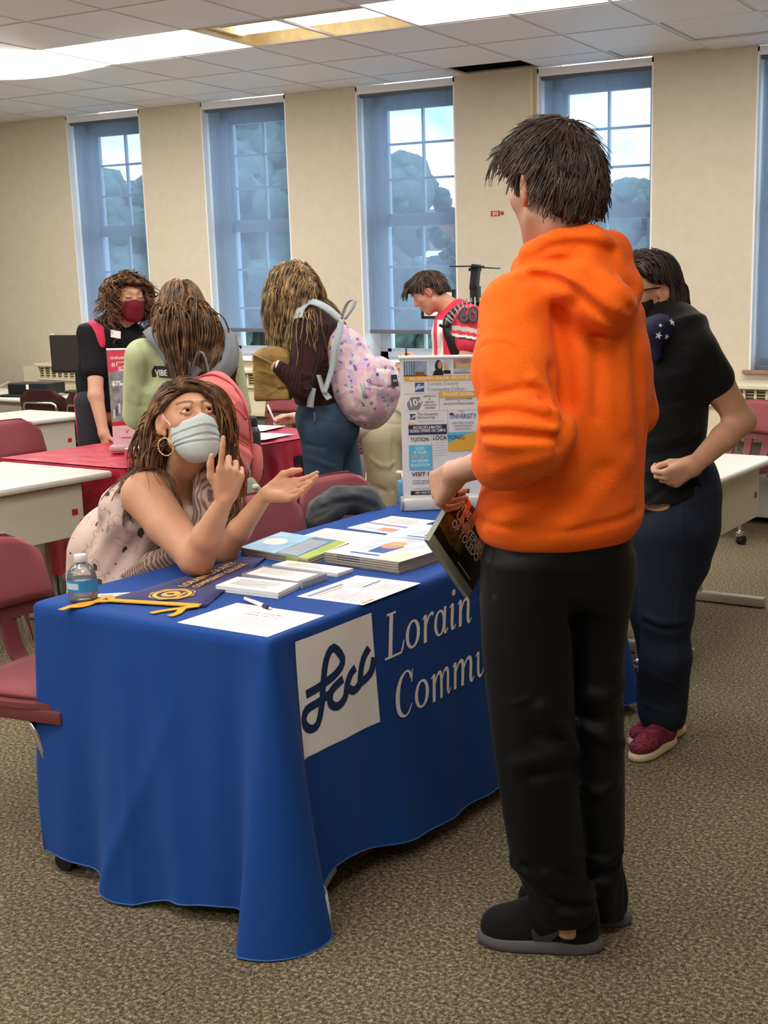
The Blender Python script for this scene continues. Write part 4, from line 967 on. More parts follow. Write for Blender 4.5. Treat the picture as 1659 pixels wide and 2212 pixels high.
# bottle
bt = thing('water_bottle', 'small clear water bottle with blue label at the table corner', 'bottle', (6.515, -6.005, Z0)); M_PET = clear_mat('clear_plastic', '#ffffff', .86); M_LAB = plain('bottle_label', '#2f8fd0', .4, vary=.1, vscale=30); M_LABD = plain('label_print', '#bcd3e6', .5)
MB().lathe([(.030, .0), (.034, .004), (.036, .012), (.0345, .018), (.036, .024), (.0355, .060), (.0355, .068), (.031, .082), (.022, .095), (.0135, .101), (.0125, .108)], n=28).build('shell', M_PET, bt, True)
MB().lathe([(.0, .003), (.029, .003), (.034, .012), (.0335, .055), (.0, .055)], n=28, cap=False).build('water', clear_mat('water', '#e6f2fb', .78), bt, True)
MB().lathe([(.0367, .030), (.0369, .045), (.0367, .060)], n=28, cap=False).build('label', M_LAB, bt, True); m = MB()
for dz in (.04, .046, .051): m.lathe([(.0373, dz), (.0373, dz+.0022)], n=28, cap=False)
mesh = np.concatenate(m.v); 
MB().add([(.0374*math.cos(a), .0374*math.sin(a), z) for a in np.linspace(-2.2, -1.0, 9) for z in (.037, .053)], [(2*k, 2*k+2, 2*k+3, 2*k+1) for k in range(8)]).build('label_print', M_LABD, bt, True)
m = MB(); m.lathe([(.0150, .106), (.0155, .107), (.0155, .120), (.0145, .122), (.0, .122)], n=24, cap=False); m.lathe([(.0158, .104), (.0158, .1055)], n=24); m.build('cap', M_WHITE, bt, auto=40)
# small retractable banner at the far end of the table
b0, b1 = W(np.array([-.462, 4.372, 0])), W(np.array([-.183, 4.43, 0])); du = nrm(b1-b0); bw = .286; bn = thing('tabletop_banner', 'small white retractable college banner at the far end of the blue table', 'banner stand', ((b0[0]+b1[0])/2, (b0[1]+b1[1])/2, Z0), math.atan2(du[1], du[0])); BH = .505
MB().box((0, 0, .022), (bw+.012, .055, .044), bev=.008).build('base', plain('banner_base', '#d5d2cb', .35), bn, auto=40); MB().tube([(-bw/2-.004, 0, BH+.043), (bw/2+.004, 0, BH+.043)], .007, 10).build('top_rail', M_WHITE, bn, True, 40); MB().tube([(0, .02, .04), (0, .02, BH+.04)], .004, 8).build('support_pole', M_CHR, bn, True)
for s in (-1, 1): MB().lathe([(.0, -.002), (.03, -.002), (.03, .008), (.0, .008)], (s*(bw/2+.008), 0, .022), 20, rotm((0, 1, 0), PI/2), cap=False).build('end_cap', plain('grey_cap', '#8f9298', .4), bn, auto=40)
MB().box((0, 0, .044+BH/2), (bw, .0012, BH)).build('banner_sheet', plain('banner_white', '#dfdedd', .5), bn)
pg = Page((-bw/2, -.0007, .044), (1, 0, 0), (0, 0, 1), .0003); X = lambda v: (v-150)/1010*bw; Y = lambda v: (2010-v)/1850*BH
def R_(x0, y0, x1, y1, m): pg.rect(X(x0), Y(y1), X(x1)-X(x0), Y(y0)-Y(y1), m)
def Tx(s, x, y, hpx, m, al='LEFT', sh=0, bold=.01, wid=None): pg.text(s, X(x), Y(y), hpx/1850*BH*1.38, m, al, sh, 1., bold, wid=None if wid is None else wid/1010*bw)
M_PH1 = plain('photo_sky', '#8aa0b5', .5, vary=.35, vscale=30); M_PH2 = plain('photo_room', '#c9d6dd', .5, vary=.2, vscale=25); M_PH3 = plain('photo_sunset', '#b07f78', .5, vary=.35, vscale=40); M_HAIRP = plain('photo_hair', '#31231f', .6); M_GREYP = plain('print_grey', '#7d7f83', .6); M_BLKI = plain('print_black', '#121214', .6)
R_(195, 210, 490, 410, M_PH1); R_(505, 205, 810, 400, M_PH2); R_(828, 195, 1112, 385, M_PH3)
for k in range(5): R_(205+30*k, 215, 213+30*k, 400, M_INKD)
R_(195, 390, 490, 410, M_INKD); R_(345, 350, 460, 400, M_BRN); R_(828, 320, 1112, 360, M_SKYP); R_(860, 250, 1050, 320, M_TAN)
pg.disc(X(640), Y(280), X(640)-X(592), Y(200)-Y(280), M_HAIRP); pg.poly([(X(560), Y(398)), (X(700), Y(398)), (X(690), Y(330)), (X(590), Y(330))], M_BLKI); pg.disc(X(655), Y(265), X(655)-X(628), Y(225)-Y(275), M_SKIN_P); pg.disc(X(735), Y(300), X(735)-X(705), Y(250)-Y(300), M_TAN); R_(700, 335, 790, 380, M_BLKI)
R_(200, 405, 1112, 470, M_GOLD); Tx('REAL EDUCATION.  REAL JOBS.  REAL FUTURE.', 650, 452, 38, M_PAPER, 'CENTER', wid=760)
R_(335, 488, 450, 608, M_BLUEP); m = MB(); ox, oy = X(338), Y(604); sc = X(447)-X(338)
for k, st in enumerate(LOGO): ribbon(m, [(x, y, .085) for x, y in st], 30, lambda x, y, k=k: (-bw/2+ox+sc*x, -.0022-.0001*k, .044+oy+sc*y))
m.build('emblem', M_PAPER, bn)
for wtxt, yy, wd_ in (('Lorain County', 530, 400), ('Community College', 602, 480)):
    m = MB(); e = serif_word(MB(), wtxt, lambda a, b, k: (a, 0, b), cap=1., xs=1.); serif_word(m, wtxt, lambda a, b, k, yy=yy, e=e, wd_=wd_: (-bw/2+X(488)+a/e*(X(wd_)-X(0)), -.0018, .044+Y(yy)+b), cap=.0135, xs=1., shear=.0) if False else None
    hgt = 50/1850*BH; kx = (X(wd_)-X(0))/e
    serif_word(m, wtxt, lambda a, b, k, yy=yy: (-bw/2+X(488)+a*kx+b*hgt*.22, -.0018, .044+Y(yy)+b*hgt), cap=1., xs=1., shear=0.); m.build('college_name', M_GREYP, bn)
pg.poly([(X(220), Y(770)), (X(275), Y(680)), (X(390), Y(672)), (X(425), Y(745)), (X(370), Y(840)), (X(250), Y(842))], M_GREYP)
v, f = text_mesh('110+', .085/1.9, 'CENTER', 0, 1, .02); ca, sa = math.cos(.2), math.sin(.2); v = v@np.array([[ca, sa], [-sa, ca]]); pg.put(v*.75+np.array([X(318), Y(790)]), f, M_PAPER)
for i, s in enumerate(('CERTIFICATES', '&', 'APPLIED', 'ASSOCIATE', 'DEGREES')): Tx(s, 515, 680+i*38, 24, M_INKD, 'CENTER', wid=170 if i == 0 else None)
R_(632, 625, 636, 850, M_INK); R_(205, 632, 632, 635, M_INK); R_(210, 858, 1115, 861, M_INK); R_(740, 860, 744, 1150, M_INK); R_(525, 1180, 529, 1650, M_INK); R_(636, 612, 1115, 690, M_GOLD); Tx('TRANSFER DEGREES', 880, 668, 44, M_PAPER, 'CENTER', wid=400)
for i, s in enumerate(('ASSOCIATE OF ARTS DEGREE', '&', 'ASSOCIATE OF SCIENCE DEGREE')): Tx(s, 885, 722+i*32, 24, M_INKD, 'CENTER', wid=(350, 14, 390)[i])
R_(258, 895, 328, 968, M_NAVY); Tx('UP', 293, 955, 44, M_PAPER, 'CENTER', bold=.01); Tx('The University', 355, 918, 40, M_GREYP, wid=270); Tx('Partnership', 355, 962, 40, M_GREYP, wid=220); R_(360, 995, 690, 999, M_INK)
pg.text('my', X(880), Y(890), .016, M_TAN, 'LEFT', .3); Tx('UNIVERSITY', 765, 970, 62, M_BLUEP, wid=340); pg.poly([(X(755), Y(910)), (X(790), Y(888)), (X(825), Y(905)), (X(790), Y(928))], M_NAVY)
for i, s in enumerate(('EARN FREE COLLEGE', 'CREDITS WHILE IN', 'HIGH SCHOOL!')): Tx(s, 935, 1042+i*40, 28, M_GREYP, 'CENTER', wid=(280, 240, 210)[i])
pg.text('50+', X(228), Y(1070), .022, M_GOLD, 'LEFT', .1, 1, .03); R_(238, 1040, 725, 1170, M_NAVY); Tx("BACHELOR'S & MASTER'S", 480, 1092, 40, M_PAPER, 'CENTER', wid=360); Tx('DEGREES OFFERED ON CAMPUS', 480, 1138, 40, M_PAPER, 'CENTER', wid=460)
R_(735, 1150, 1118, 1400, M_CYAN); pg.poly([(X(735), Y(1400)), (X(735), Y(1300)), (X(1000), Y(1170)), (X(1118), Y(1150)), (X(1118), Y(1400))], M_GOLD); Tx('TUITION', 258, 1258, 55, M_BLKI, wid=235); Tx('LOCATION(S)', 545, 1245, 58, M_BLKI, wid=400)
for i in range(6): R_(570 if i % 2 == 0 else 545, 1280+i*34, 690 if i % 2 == 0 else 715, 1284+i*34, M_INK)
R_(235, 1308, 525, 1635, M_CYAN)
for i, (s, c) in enumerate((('LCCC', M_PAPER), ('IS YOUR', M_PAPER), ('BEST VALUE', M_GOLD), ('IN HIGHER', M_PAPER), ('EDUCATION', M_PAPER))): Tx(s, 380, 1365+i*56, 40, c, 'CENTER', wid=(110, 165, 210, 210, 240)[i])
Tx('VISIT LCCC', 262, 1720, 58, M_BLKI, wid=420)
for i, s in enumerate(('Come see and experience', 'everything LCCC has to offer')): Tx(s, 272, 1790+i*32, 24, M_INKD, wid=420)
R_(300, 1880, 700, 1884, M_INK); R_(245, 1915, 1000, 1968, M_BLKI); Tx('VISIT AND FOLLOW ONLINE', 300, 1955, 30, M_PAPER, wid=420); pg.build('printing', bn)
# blue hand gel behind the banner
sp = thing('gel_bottle', 'small pale blue gel bottle half hidden behind the banner', 'bottle', W(np.array([-.475, 4.52, Z0]))); M_GEL = clear_mat('blue_gel', '#8cc4e6', .55)
MB().box((0, 0, .045), (.05, .035, .09), bev=.012).build('body', M_GEL, sp, auto=40); MB().tube([(0, 0, .09), (0, 0, .115)], .008, 10).build('pump', M_WHITE, sp, True); MB().box((-.012, 0, .118), (.035, .012, .008)).build('nozzle', M_WHITE, sp)
# paperwork on the red table and the pink stand banner
r, q, w, h = sheet('paper_sheet', 'white sheet at the front edge of the red table', 'paper', rect_at(4.50, -3.20, .1, .22, .28), .001, M_PAPER, z=RZ+.012); slab(r, q, .001, 'sheet', M_PAPER)
r, q, w, h = sheet('paper_sheet', 'white form under the writing hand on the red table', 'paper', rect_at(4.22, -2.90, .2, .22, .28), .001, M_PAPER, z=RZ+.012); slab(r, q, .001, 'sheet', M_PAPER)
pw = W(np.array([-1.98, 5.99, 0])); pd = dirw((.985, .17, 0)); pb = thing('tabletop_banner', 'small red and grey co-op banner standing on the red cloth', 'banner stand', (pw[0], pw[1], RZ+.012), math.atan2(pd[1], pd[0]))
M_PNK = plain('banner_red', '#c23a55', .5); M_PKL = plain('banner_pale_pink', '#dfb9c4', .5); M_PHG = plain('photo_grey', '#7d7f85', .5, vary=.5, vscale=28); M_PHR = plain('photo_red', '#c4606e', .5, vary=.2, vscale=30); bw2, bh2 = .135, .46
MB().box((.0, 0, .016), (.17, .07, .032), bev=.012).build('base', plain('grey_pink_base', '#b6a4a8', .4), pb, auto=40); MB().tube([(-bw2/2, 0, bh2+.035), (bw2/2, 0, bh2+.035)], .005, 8).build('top_rail', M_WHITE, pb, True)
MB().box((0, 0, .032+bh2/2), (bw2, .0012, bh2)).build('banner_sheet', M_PKL, pb); pg = Page((-bw2/2, -.0007, .032), (1, 0, 0), (0, 0, 1), .0003)
pg.rect(0, bh2*.24, bw2, bh2*.54, M_PHG); pg.poly([(0, bh2*.76), (bw2, bh2*.83), (bw2, bh2), (0, bh2)], M_PNK); pg.rect(bw2*.62, bh2*.47, bw2*.36, bh2*.3, M_PHR); pg.poly([(0, bh2*.2), (bw2*.66, bh2*.21), (bw2*.7, bh2*.25), (0, bh2*.245)], M_STK)
pg.rect(bw2*.5, bh2*.46, bw2*.48, .002, M_PAPER); pg.rect(bw2*.5, bh2*.46, .002, bh2*.2, M_PAPER)
for k in range(8): pg.rect(bw2*(.08+.1*k), bh2*(.28+.03*(k % 3)), bw2*.05, bh2*.1, M_INKD if k % 2 else M_PALE)
pg.text('CO-OP & INTERNSHIPS', bw2*.12, bh2*.905, .017, M_PAPER, bold=.02, wid=bw2*.8); pg.text('#1', bw2*.14, bh2*.83, .03, M_PAPER); pg.text('#3', bw2*.36, bh2*.79, .03, M_PAPER); pg.rect(bw2*.32, bh2*.865, bw2*.5, .006, M_TAN); pg.rect(bw2*.55, bh2*.82, bw2*.35, .004, M_TAN); pg.text('$75', bw2*.1, bh2*.63, .03, M_PAPER, bold=.03); pg.text('MILLION', bw2*.42, bh2*.63, .018, M_PAPER, bold=.02)
pg.text('V', bw2*.42, bh2*.12, .03, M_STK, shear=.2); pg.rect(bw2*.28, bh2*.07, bw2*.35, .006, M_PHR); pg.rect(bw2*.75, bh2*.11, bw2*.2, .004, M_PHR); pg.build('printing', pb)
r, q, w, h = sheet('card_stack', 'low stack of handout cards beside the red co-op banner', 'cards', rect_at(*W(np.array([-1.93, 5.78, 0]))[:2], YAW*-1, .16, .10), .04, M_PHR, z=RZ+.012); slab(r, q, .035, 'cards', M_PHR); MB().prism([tuple(v) for v in q], .035, .037).build('top_card', M_PAPER, r)
# ------------------------------------------------------------------ computers on the far left table
def monitor(label, x, y, rz, w=.42, hgt=.30, group='computer monitors'):
    r = thing('computer_monitor', label, 'monitor', (x, y, .7256), rz, group); MB().box((0, 0, .012), (.24, .17, .014), bev=.005).build('stand_base', M_BLKP, r); MB().box((0, .03, .09), (.06, .03, .15)).build('stand_neck', M_BLKP, r)
    MB().box((0, 0, .16+hgt/2), (w, .045, hgt), bev=.008).build('casing', M_BLKP, r); MB().box((0, -.0235, .165+hgt/2), (w-.03, .002, hgt-.035)).build('screen', plain('dark_screen', '#2a2724', .35), r)
    MB().box((-w/2+.02, .0, .16+hgt+.006), (.03, .02, .008)).build('corner_tag', M_WHITE, r); return r
monitor('black flat monitor with dark screen beside the curly haired woman', 1.10, -1.16, .30); monitor('black monitor cut off by the left edge of the picture', -.62, -1.18, .2)
pc = thing('desktop_computer', 'black slim desktop computer lying under the monitor', 'computer', (1.02, -1.50, .7256), .25); MB().box((0, 0, .062), (.36, .22, .082), bev=.006).build('case', M_BLKP, pc); MB().box((.10, -.112, .065), (.16, .004, .074)).build('drive_front', plain('blue_black', '#1a2030', .3), pc); MB().box((.0, -.113, .066), (.022, .004, .06)).build('white_label', M_WHITE, pc); MB().box((-.04, -.04, .010), (.34, .26, .02), bev=.004).build('keyboard_tray', M_BLKP, pc)
pc = thing('desktop_computer', 'small black computer box at the left picture edge with white cable', 'computer', (-.34, -1.45, .7256)); MB().box((0, 0, .055), (.24, .2, .11), bev=.006).build('case', M_BLKP, pc)
cb = MB().tube(smooth_path([(-.24, -1.38, .80), (-.14, -1.42, .745), (-.02, -1.38, .732), (.12, -1.36, .735), (.25, -1.3, .74), (.36, -1.22, .80)], 30), .005, 6).build('cable', plain('grey_cable', '#a9a79c', .5), None, True); props(cb, 'thin grey cable trailing over the computer table', 'cable')
ms = thing('mouse', 'dark computer mouse with pale top beside the desktop computer', 'mouse', (1.52, -1.5, .7256)); MB().box((0, 0, .018), (.065, .11, .034), bev=.015).build('shell', plain('mouse_grey', '#3d4560', .3), ms, auto=50)
# black display stand by the wall
st = thing('display_stand', 'black display cart with a plate on its pole behind the red jersey', 'stand', (*W(np.array([-.372, 8.55, 0]))[:2], 0), .1)
MB().box((0, 0, .02), (.5, .4, .04), bev=.01).build('base', M_BLKP, st); m = MB(); m.box((0, 0, .78), (.06, .05, 1.52)); m.build('pole', M_BLKP, st)
MB().box((0, 0, 1.60), (.05, .05, .17), rotm((0, 1, 0), .12)).build('upper_pole', M_BLKP, st); m = MB(); m.box((-.05, -.02, 1.672), (.20, .14, .008)); m.box((.07, .02, 1.662), (.16, .15, .008), rotm((0, 1, 0), .06)); m.box((0, 0, 1.65), (.07, .06, .02)); m.build('top_plate', M_BLKP, st)
m = MB(); 
for c, s in (((-.26, -.05, 1.33), (.24, .02, .02)), ((-.26, -.05, 1.51), (.24, .02, .012)), ((-.38, -.05, 1.42), (.02, .02, .2)), ((-.14, -.05, 1.42), (.02, .02, .2)), ((-.08, -.03, 1.40), (.16, .02, .03))): m.box(c, s)
m.build('bracket', M_BLKP, st); MB().box((-.26, -.05, 1.42), (.22, .008, .17)).build('white_panel', M_WHITE, st)
# bags on the floor under the left tables
gbag = thing('tote_bag', 'pale green bag standing on the carpet under the red table', 'bag', (*W(np.array([-2.36, 6.12, 0]))[:2], 0), .3); M_GRN = fabric('pale_green_canvas', '#b3bf96', .8, 300)
MB().box((0, 0, .14), (.30, .16, .28), bev=.03).build('body', M_GRN, gbag, auto=50); MB().tube(arc((0, -.05, .27), .09, 0, PI, 12), .008, 6).build('handle', M_BLK, gbag, True)
pbag = thing('backpack', 'black and white patterned bag on the floor behind the seated woman', 'bag', (*W(np.array([-2.08, 6.05, 0]))[:2], 0), .5); t = NT('black_white_print'); v = t.coord(); vo = t.n('TexVoronoi'); t.link(v, vo.inputs['Vector']); vo.inputs['Scale'].default_value = 22
t.bsdf(t.ramp(vo.outputs['Distance'], [(.25, '#23262e'), (.4, '#c9cdd2'), (.7, '#3a3f4a')], 'CONSTANT'), .7); M_BW = t.m
bm = MB(); bm.box((0, 0, .15), (.26, .2, .30), bev=.07); bm.build('body', M_BW, pbag, auto=60); MB().tube(smooth_path([(-.1, -.1, .28), (-.16, -.16, .15), (-.1, -.13, .03)], 12), .012, 6).build('strap', M_BLK, pbag, True)
# grey jacket over the chair
# ------------------------------------------------------------------ people: shared anatomy
A = at
def axes(fwd, up=(0, 0, 1)):
    """columns: right, forward, up"""
    f = nrm(fwd); r = nrm(np.cross(f, up)); u = np.cross(r, f); return np.stack([r, f, u], 1)
class Local:
    def __init__(s, f, c, R, k=1.): s.f = f; s.c = np.array(c, f32); s.R = np.array(R, f32); s.k = k
    def __call__(s, p): return s.f(((p-s.c)@s.R)/f32(s.k))*s.k
def head_field(nose=1., open_lids=1., ears=True):
    e = []
    e += [Ell((0, -.018, .026), (.073, .094, .086)), Ell((0, .026, -.026), (.060, .066, .088)), Ell((0, .062, -.097), (.022, .020, .018))]
    for s in (-1, 1): e += [Cap((s*.050, -.002, -.055), (s*.014, .060, -.096), .020, .017), Ell((s*.040, .054, -.014), (.024, .024, .020))]
    e += [Chain([(-.036, .068, .029), (-.014, .081, .032), (.014, .081, .032), (.036, .068, .029)], [.010, .010, .010, .010])]
    base = U(e, .022)
    for s in (-1, 1): base = Sub(base, Ell((s*.031, .099, .013), (.018, .018, .0115)), .012)
    n = U([Chain([(0, .084, .022), (0, .100, -.010), (0, .110, -.026)], [.007, .0095, .0105]), Ell((.011, .099, -.031), (.0085, .010, .0075)), Ell((-.011, .099, -.031), (.0085, .010, .0075))], .008)
    lips = U([Chain([(-.023, .078, -.061), (0, .0905, -.056), (.023, .078, -.061)], [.0035, .0065, .0035]), Chain([(-.020, .078, -.065), (0, .090, -.0695), (.020, .078, -.065)], [.0035, .0075, .0035])], .003)
    g = U([base, n], .010); g = U([g, lips], .006); g = Sub(g, Chain([(-.022, .088, -.0625), (0, .101, -.0625), (.022, .088, -.0625)], [.0016]*3), .003)
    lids = []
    for s in (-1, 1):
        x = s*.031; lids += [Chain([(x-s*.0155, .083, .011), (x-s*.006, .0905, .0185*open_lids+.002), (x+s*.006, .0895, .0185*open_lids+.002), (x+s*.0165, .076, .012)], [.0028, .0034, .0034, .0028]),
                             Chain([(x-s*.0155, .083, .011), (x-s*.005, .0880, .0055), (x+s*.006, .0868, .0055), (x+s*.0165, .076, .012)], [.0024]*4)]
    g = U([g]+lids, .004)
    if ears:
        for s in (-1, 1):
            R = np.array(Matrix.Rotation(s*.48, 3, 'Z') @ Matrix.Rotation(-.18, 3, 'X'))
            ear = Sub(U([Ell((s*.081, -.012, -.002), (.0075, .020, .032), R), Ell((s*.076, -.004, -.030), (.006, .009, .010)), Ell((s*.074, -.002, 0), (.010, .010, .02))], .006), Ell((s*.088, -.006, .002), (.007, .011, .019), R), .004); g = U([g, ear], .006)
    return g
def skin_cols(c, R, k=1., tone=(.80, .53, .40), lip=(.66, .30, .28), brow=(.14, .08, .06), brows=True, beard=0.):
    t = np.array(tone)
    def f(V):
        q = ((V-np.asarray(c))@np.asarray(R))/k; col = np.tile(t, (len(V), 1))
        def blend(m, c2): 
            m = np.clip(m, 0, 1)[:, None]; col[:] = col*(1-m)+np.array(c2)*m
        blend(.45*np.exp(-(((np.abs(q[:, 0])-.040)/.020)**2+((q[:, 1]-.075)/.03)**2+((q[:, 2]+.022)/.022)**2)), t*np.array([1.0, .80, .78]))
        blend(.5*np.exp(-((q[:, 0]/.013)**2+((q[:, 1]-.11)/.015)**2+((q[:, 2]+.028)/.015)**2)), t*np.array([1., .78, .74]))
        blend(.45*((np.abs(q[:, 0]) > .068) & (np.abs(q[:, 1]+.008) < .03) & (np.abs(q[:, 2]) < .042)), t*np.array([1.0, .70, .62]))
        lm = np.exp(-((q[:, 0]/.021)**4+((q[:, 2]+.0625)/.0105)**4))*(q[:, 1] > .074); blend(lm, lip)
        if brows:
            ax = np.abs(q[:, 0]); zc = .0335+.006*np.sin((ax-.010)/.040*PI*.75); bm = np.exp(-((q[:, 2]-zc)/.0042)**4)*(ax > .010)*(ax < .050)*(q[:, 1] > .05); blend(.85*bm, brow)
        return col
    return f
def add_eyes(parent, c, R, k, look, iris=(.10, .06, .04)):
    base = np.array(parent.location); mw, mi = plain('eye_white', '#e9e4df', .15), plain('iris_brown', '#3a2418', .12); mp_ = plain('pupil', '#050404', .1)
    for s in (-1, 1):
        e = np.asarray(c)+np.asarray(R)@(np.array([s*.031, .0775, .0125])*k); d = nrm(np.asarray(R)@nrm(look)); X = axes(d); r = .0125*k; m = MB()
        prof = [(r*math.sin(a), r*math.cos(a)) for a in np.linspace(.001, 3.14, 22)]; V = np.array([(p*math.cos(t), p*math.sin(t), z) for p, z in prof for t in np.arange(20)*2*PI/20]); V = V[:, [0, 2, 1]]*np.array([1, 1, -1])
        Fq, mm = [], []
        for i in range(21):
            for j in range(20): Fq.append((i*20+j, (i+1)*20+j, (i+1)*20+(j+1) % 20, i*20+(j+1) % 20)); mm.append(2 if i < 2 else 1 if i < 4 else 0)
        mesh_obj('eye', W(V@X.T+e)-base, Fq, [mw, mi, mp_], parent, True, mm)
def hand_field(wr, d, u, right, curls, thumb=None, k=1., spread=(.10, .03, -.03, -.10)):
    """wr wrist, d towards the knuckles, u towards the thumb; curls = 4 x (mcp, pip, dip); thumb = list of directions (d, u, n) weights"""
    wr = np.asarray(wr, float); d = nrm(d); u = nrm(u-d*np.dot(u, d)); n = np.cross(u, d) if right else np.cross(d, u)
    kn = [wr+k*(d*a+u*b) for a, b in ((.090, .031), (.094, .010), (.089, -.011), (.080, -.030))]; cb = [wr+k*(d*.012+u*b) for b in (.017, .006, -.006, -.017)]
    palm = U([Cap(cb[i], kn[i]-d*.006*k, .0135*k, (.0115, .0115, .011, .0105)[i]*k) for i in range(4)]+[Cap(wr+k*(d*.02+u*.02+n*.006), wr+k*(d*.06+u*.024+n*.008), .013*k, .011*k), Cap(wr+k*(d*.02-u*.016+n*.006), wr+k*(d*.06-u*.022+n*.006), .012*k, .010*k)], .014*k)
    L = ((.042, .026, .020), (.046, .029, .021), (.043, .027, .021), (.034, .021, .018)); rr = ((.0092, .0084, .0077, .0066),)*3+((.0080, .0073, .0067, .0058),); fs = []
    for i in range(4):
        p = kn[i]; dd = nrm(d+u*spread[i]); ang = 0; pts = [p]
        for j in range(3): ang += curls[i][j]; p = p+k*L[i][j]*(dd*math.cos(ang)+n*math.sin(ang)); pts.append(p)
        fs.append(Chain(pts, [q*k for q in rr[i]], .004*k))
    th = thumb or [(.55, .75, .35), (.8, .45, .4), (.9, .2, .4)]; p = wr+k*(d*.022+u*.022+n*.008); pts = [p]
    for (a, b, c), l in zip(th, (.044, .034, .027)): p = p+k*l*nrm(d*a+u*b+n*c); pts.append(p)
    fs.append(Chain(pts, [.0135*k, .0115*k, .0098*k, .0075*k], .006*k))
    f = U([palm, fs[0]], .010*k)
    for q in fs[1:]: f = U([f, q], .006*k)
    return f
def rows_px(rows):
    out = []
    for q in rows:
        py, L, R_, Y, b = q[:5]; ph = q[5] if len(q) > 5 else 0.; p0, p1 = A(L, py, Y), A(R_, py, Y); c = (p0+p1)/2; out.append((c[2], c[0], Y, abs(p1[0]-p0[0])/2, b, ph))
    return out
def shoe_fields(heel, dr, L=.29, wd=.095, hgt=.075, sole_h=.03):
    """heel on the floor, dr towards the toe; returns upper and sole"""
    R = axes((dr[0], dr[1], 0)); R = np.stack([R[:, 1], -R[:, 0], R[:, 2]], 1); w = wd/2
    sl = U([Ell((L*.28, 0, sole_h*.4), (L*.30, w*.80, sole_h*1.1)), Ell((L*.70, 0, sole_h*.4), (L*.31, w, sole_h*1.1)), Ell((L*.5, 0, sole_h*.4), (L*.4, w*.78, sole_h*1.1))], .02)
    sole = And(And(sl, Half((0, 0, 0), (0, 0, -1)), .004), Half((0, 0, sole_h), (0, 0, 1)), .006)
    up = U([Ell((L*.74, 0, sole_h+.008), (L*.24, w*.90, hgt*.52)), Ell((L*.48, 0, sole_h+.02), (L*.28, w*.74, hgt*.72)), Ell((L*.22, 0, sole_h+.025), (L*.20, w*.72, hgt*.90)), Cap((L*.20, 0, sole_h+.03), (L*.19, 0, sole_h+hgt*.85), w*.68, w*.66)], .03)
    up = And(up, Half((0, 0, sole_h*.75), (0, 0, -1)), .004)
    return Local(up, (heel[0], heel[1], 0), R), Local(sole, (heel[0], heel[1], 0), R), R
M_SKIN = attr_mat('skin', .48, .35, .06, 700, .05, 40, Subsurface_Weight=.08)
for q in ('Subsurface Radius',): pass
def bb(pts, m): P = np.array(pts); return P.min(0)-m, P.max(0)+m
# ------------------------------------------------------------------ the tall boy in the orange hoodie
by = thing('person', 'tall person in orange hoodie and black sweatpants standing with back turned, holding a folder', 'person', W(np.array([.05, 2.62, 0])))
BC = A(1192, 410, 2.60); BR = axes((-.60, .80, -.10)); BK = .98
neck_b = A(1222, 575, 2.645)
# body
el, wr_ = A(1160, 962, 2.42), A(985, 1022, 2.55)
dh = nrm(A(940, 1045, 2.60)-wr_); hand_b = hand_field(wr_+dh*.004, nrm(dh+np.array([0, .25, -.25])), np.array([0, .35, .94]), False, ((.75, 1.1, .5), (.85, 1.15, .6), (.9, 1.2, .6), (.95, 1.2, .6)), [(.45, .55, .7), (.8, .2, .6), (.9, -.05, .5)], 1.06)
legL = ZLoft(rows_px([(1230, 1062, 1215, 2.61, .075), (1600, 1110, 1225, 2.60, .055), (1900, 1190, 1255, 2.60, .04), (2020, 1200, 1262, 2.60, .034)]))
legR = ZLoft(rows_px([(1230, 1215, 1345, 2.69, .075), (1600, 1262, 1338, 2.70, .055), (1880, 1280, 1330, 2.70, .045), (1975, 1285, 1335, 2.70, .04)]))
tor = ZLoft(rows_px([(620, 1130, 1320, 2.645, .07), (700, 1110, 1365, 2.64, .10), (950, 1120, 1355, 2.64, .11), (1200, 1085, 1345, 2.65, .11), (1260, 1100, 1330, 2.65, .10)]))
body = U([Local(head_field(), BC, BR, BK), Cap(BC+BR@np.array([0, -.025, -.075])*BK, neck_b, .056, .066), tor, Cap(A(1115, 680, 2.52), el, .05, .042), Loft([el, wr_], [.043, .030], [.041, .024], (0, 0, 1)), hand_b, Cap(A(1340, 690, 2.79), A(1366, 885, 2.88), .05, .042), Cap(A(1366, 885, 2.88), A(1180, 1000, 2.98), .04, .028), legL, legR], .022)
sdf_obj('body', body, np.array([-.5, 2.2, .0]), np.array([.5, 3.15, 1.95]), .0042, M_SKIN, by, skin_cols(BC, BR, BK, (.53, .295, .205), brows=True))
add_eyes(by, BC, BR, BK, (0, 1, -.25))
# hoodie
M_OR = fabric('orange_fleece', '#f5610a', .86, 420, .25, .5)
t = NT('orange_fleece_knit'); v = t.coord(); n = t.noise(v, 520, 3, .7); w_ = t.noise(t.coord(scale=(1, 1, 5)), 70, 3); big = t.noise(v, 7, 3)
col = t.ramp(big, [(.3, '#fb6409'), (.7, '#ff7213')]); col = t.mix(t.math('MULTIPLY', t.ramp(t.noise(t.coord(scale=(1, 1, 2.2)), 260, 3, .7), [(.42, (0, 0, 0, 1)), (.62, (1, 1, 1, 1))]), .28), col, '#d84e06'); t.bsdf(col, .8, .2, 0, t.bump(t.math('ADD', n, w_), .45, .0016), .06); M_OR = t.m
htor = ZLoft(rows_px([(560, 1160, 1300, 2.645, .07), (610, 1110, 1342, 2.645, .105), (660, 1085, 1380, 2.645, .135), (750, 1078, 1406, 2.64, .155), (850, 1078, 1407, 2.64, .165), (950, 1070, 1396, 2.64, .17), (1050, 1038, 1390, 2.645, .175), (1105, 1024, 1392, 2.65, .178), (1140, 1026, 1380, 2.65, .172), (1168, 1042, 1352, 2.65, .155)]), 2.2, .03)
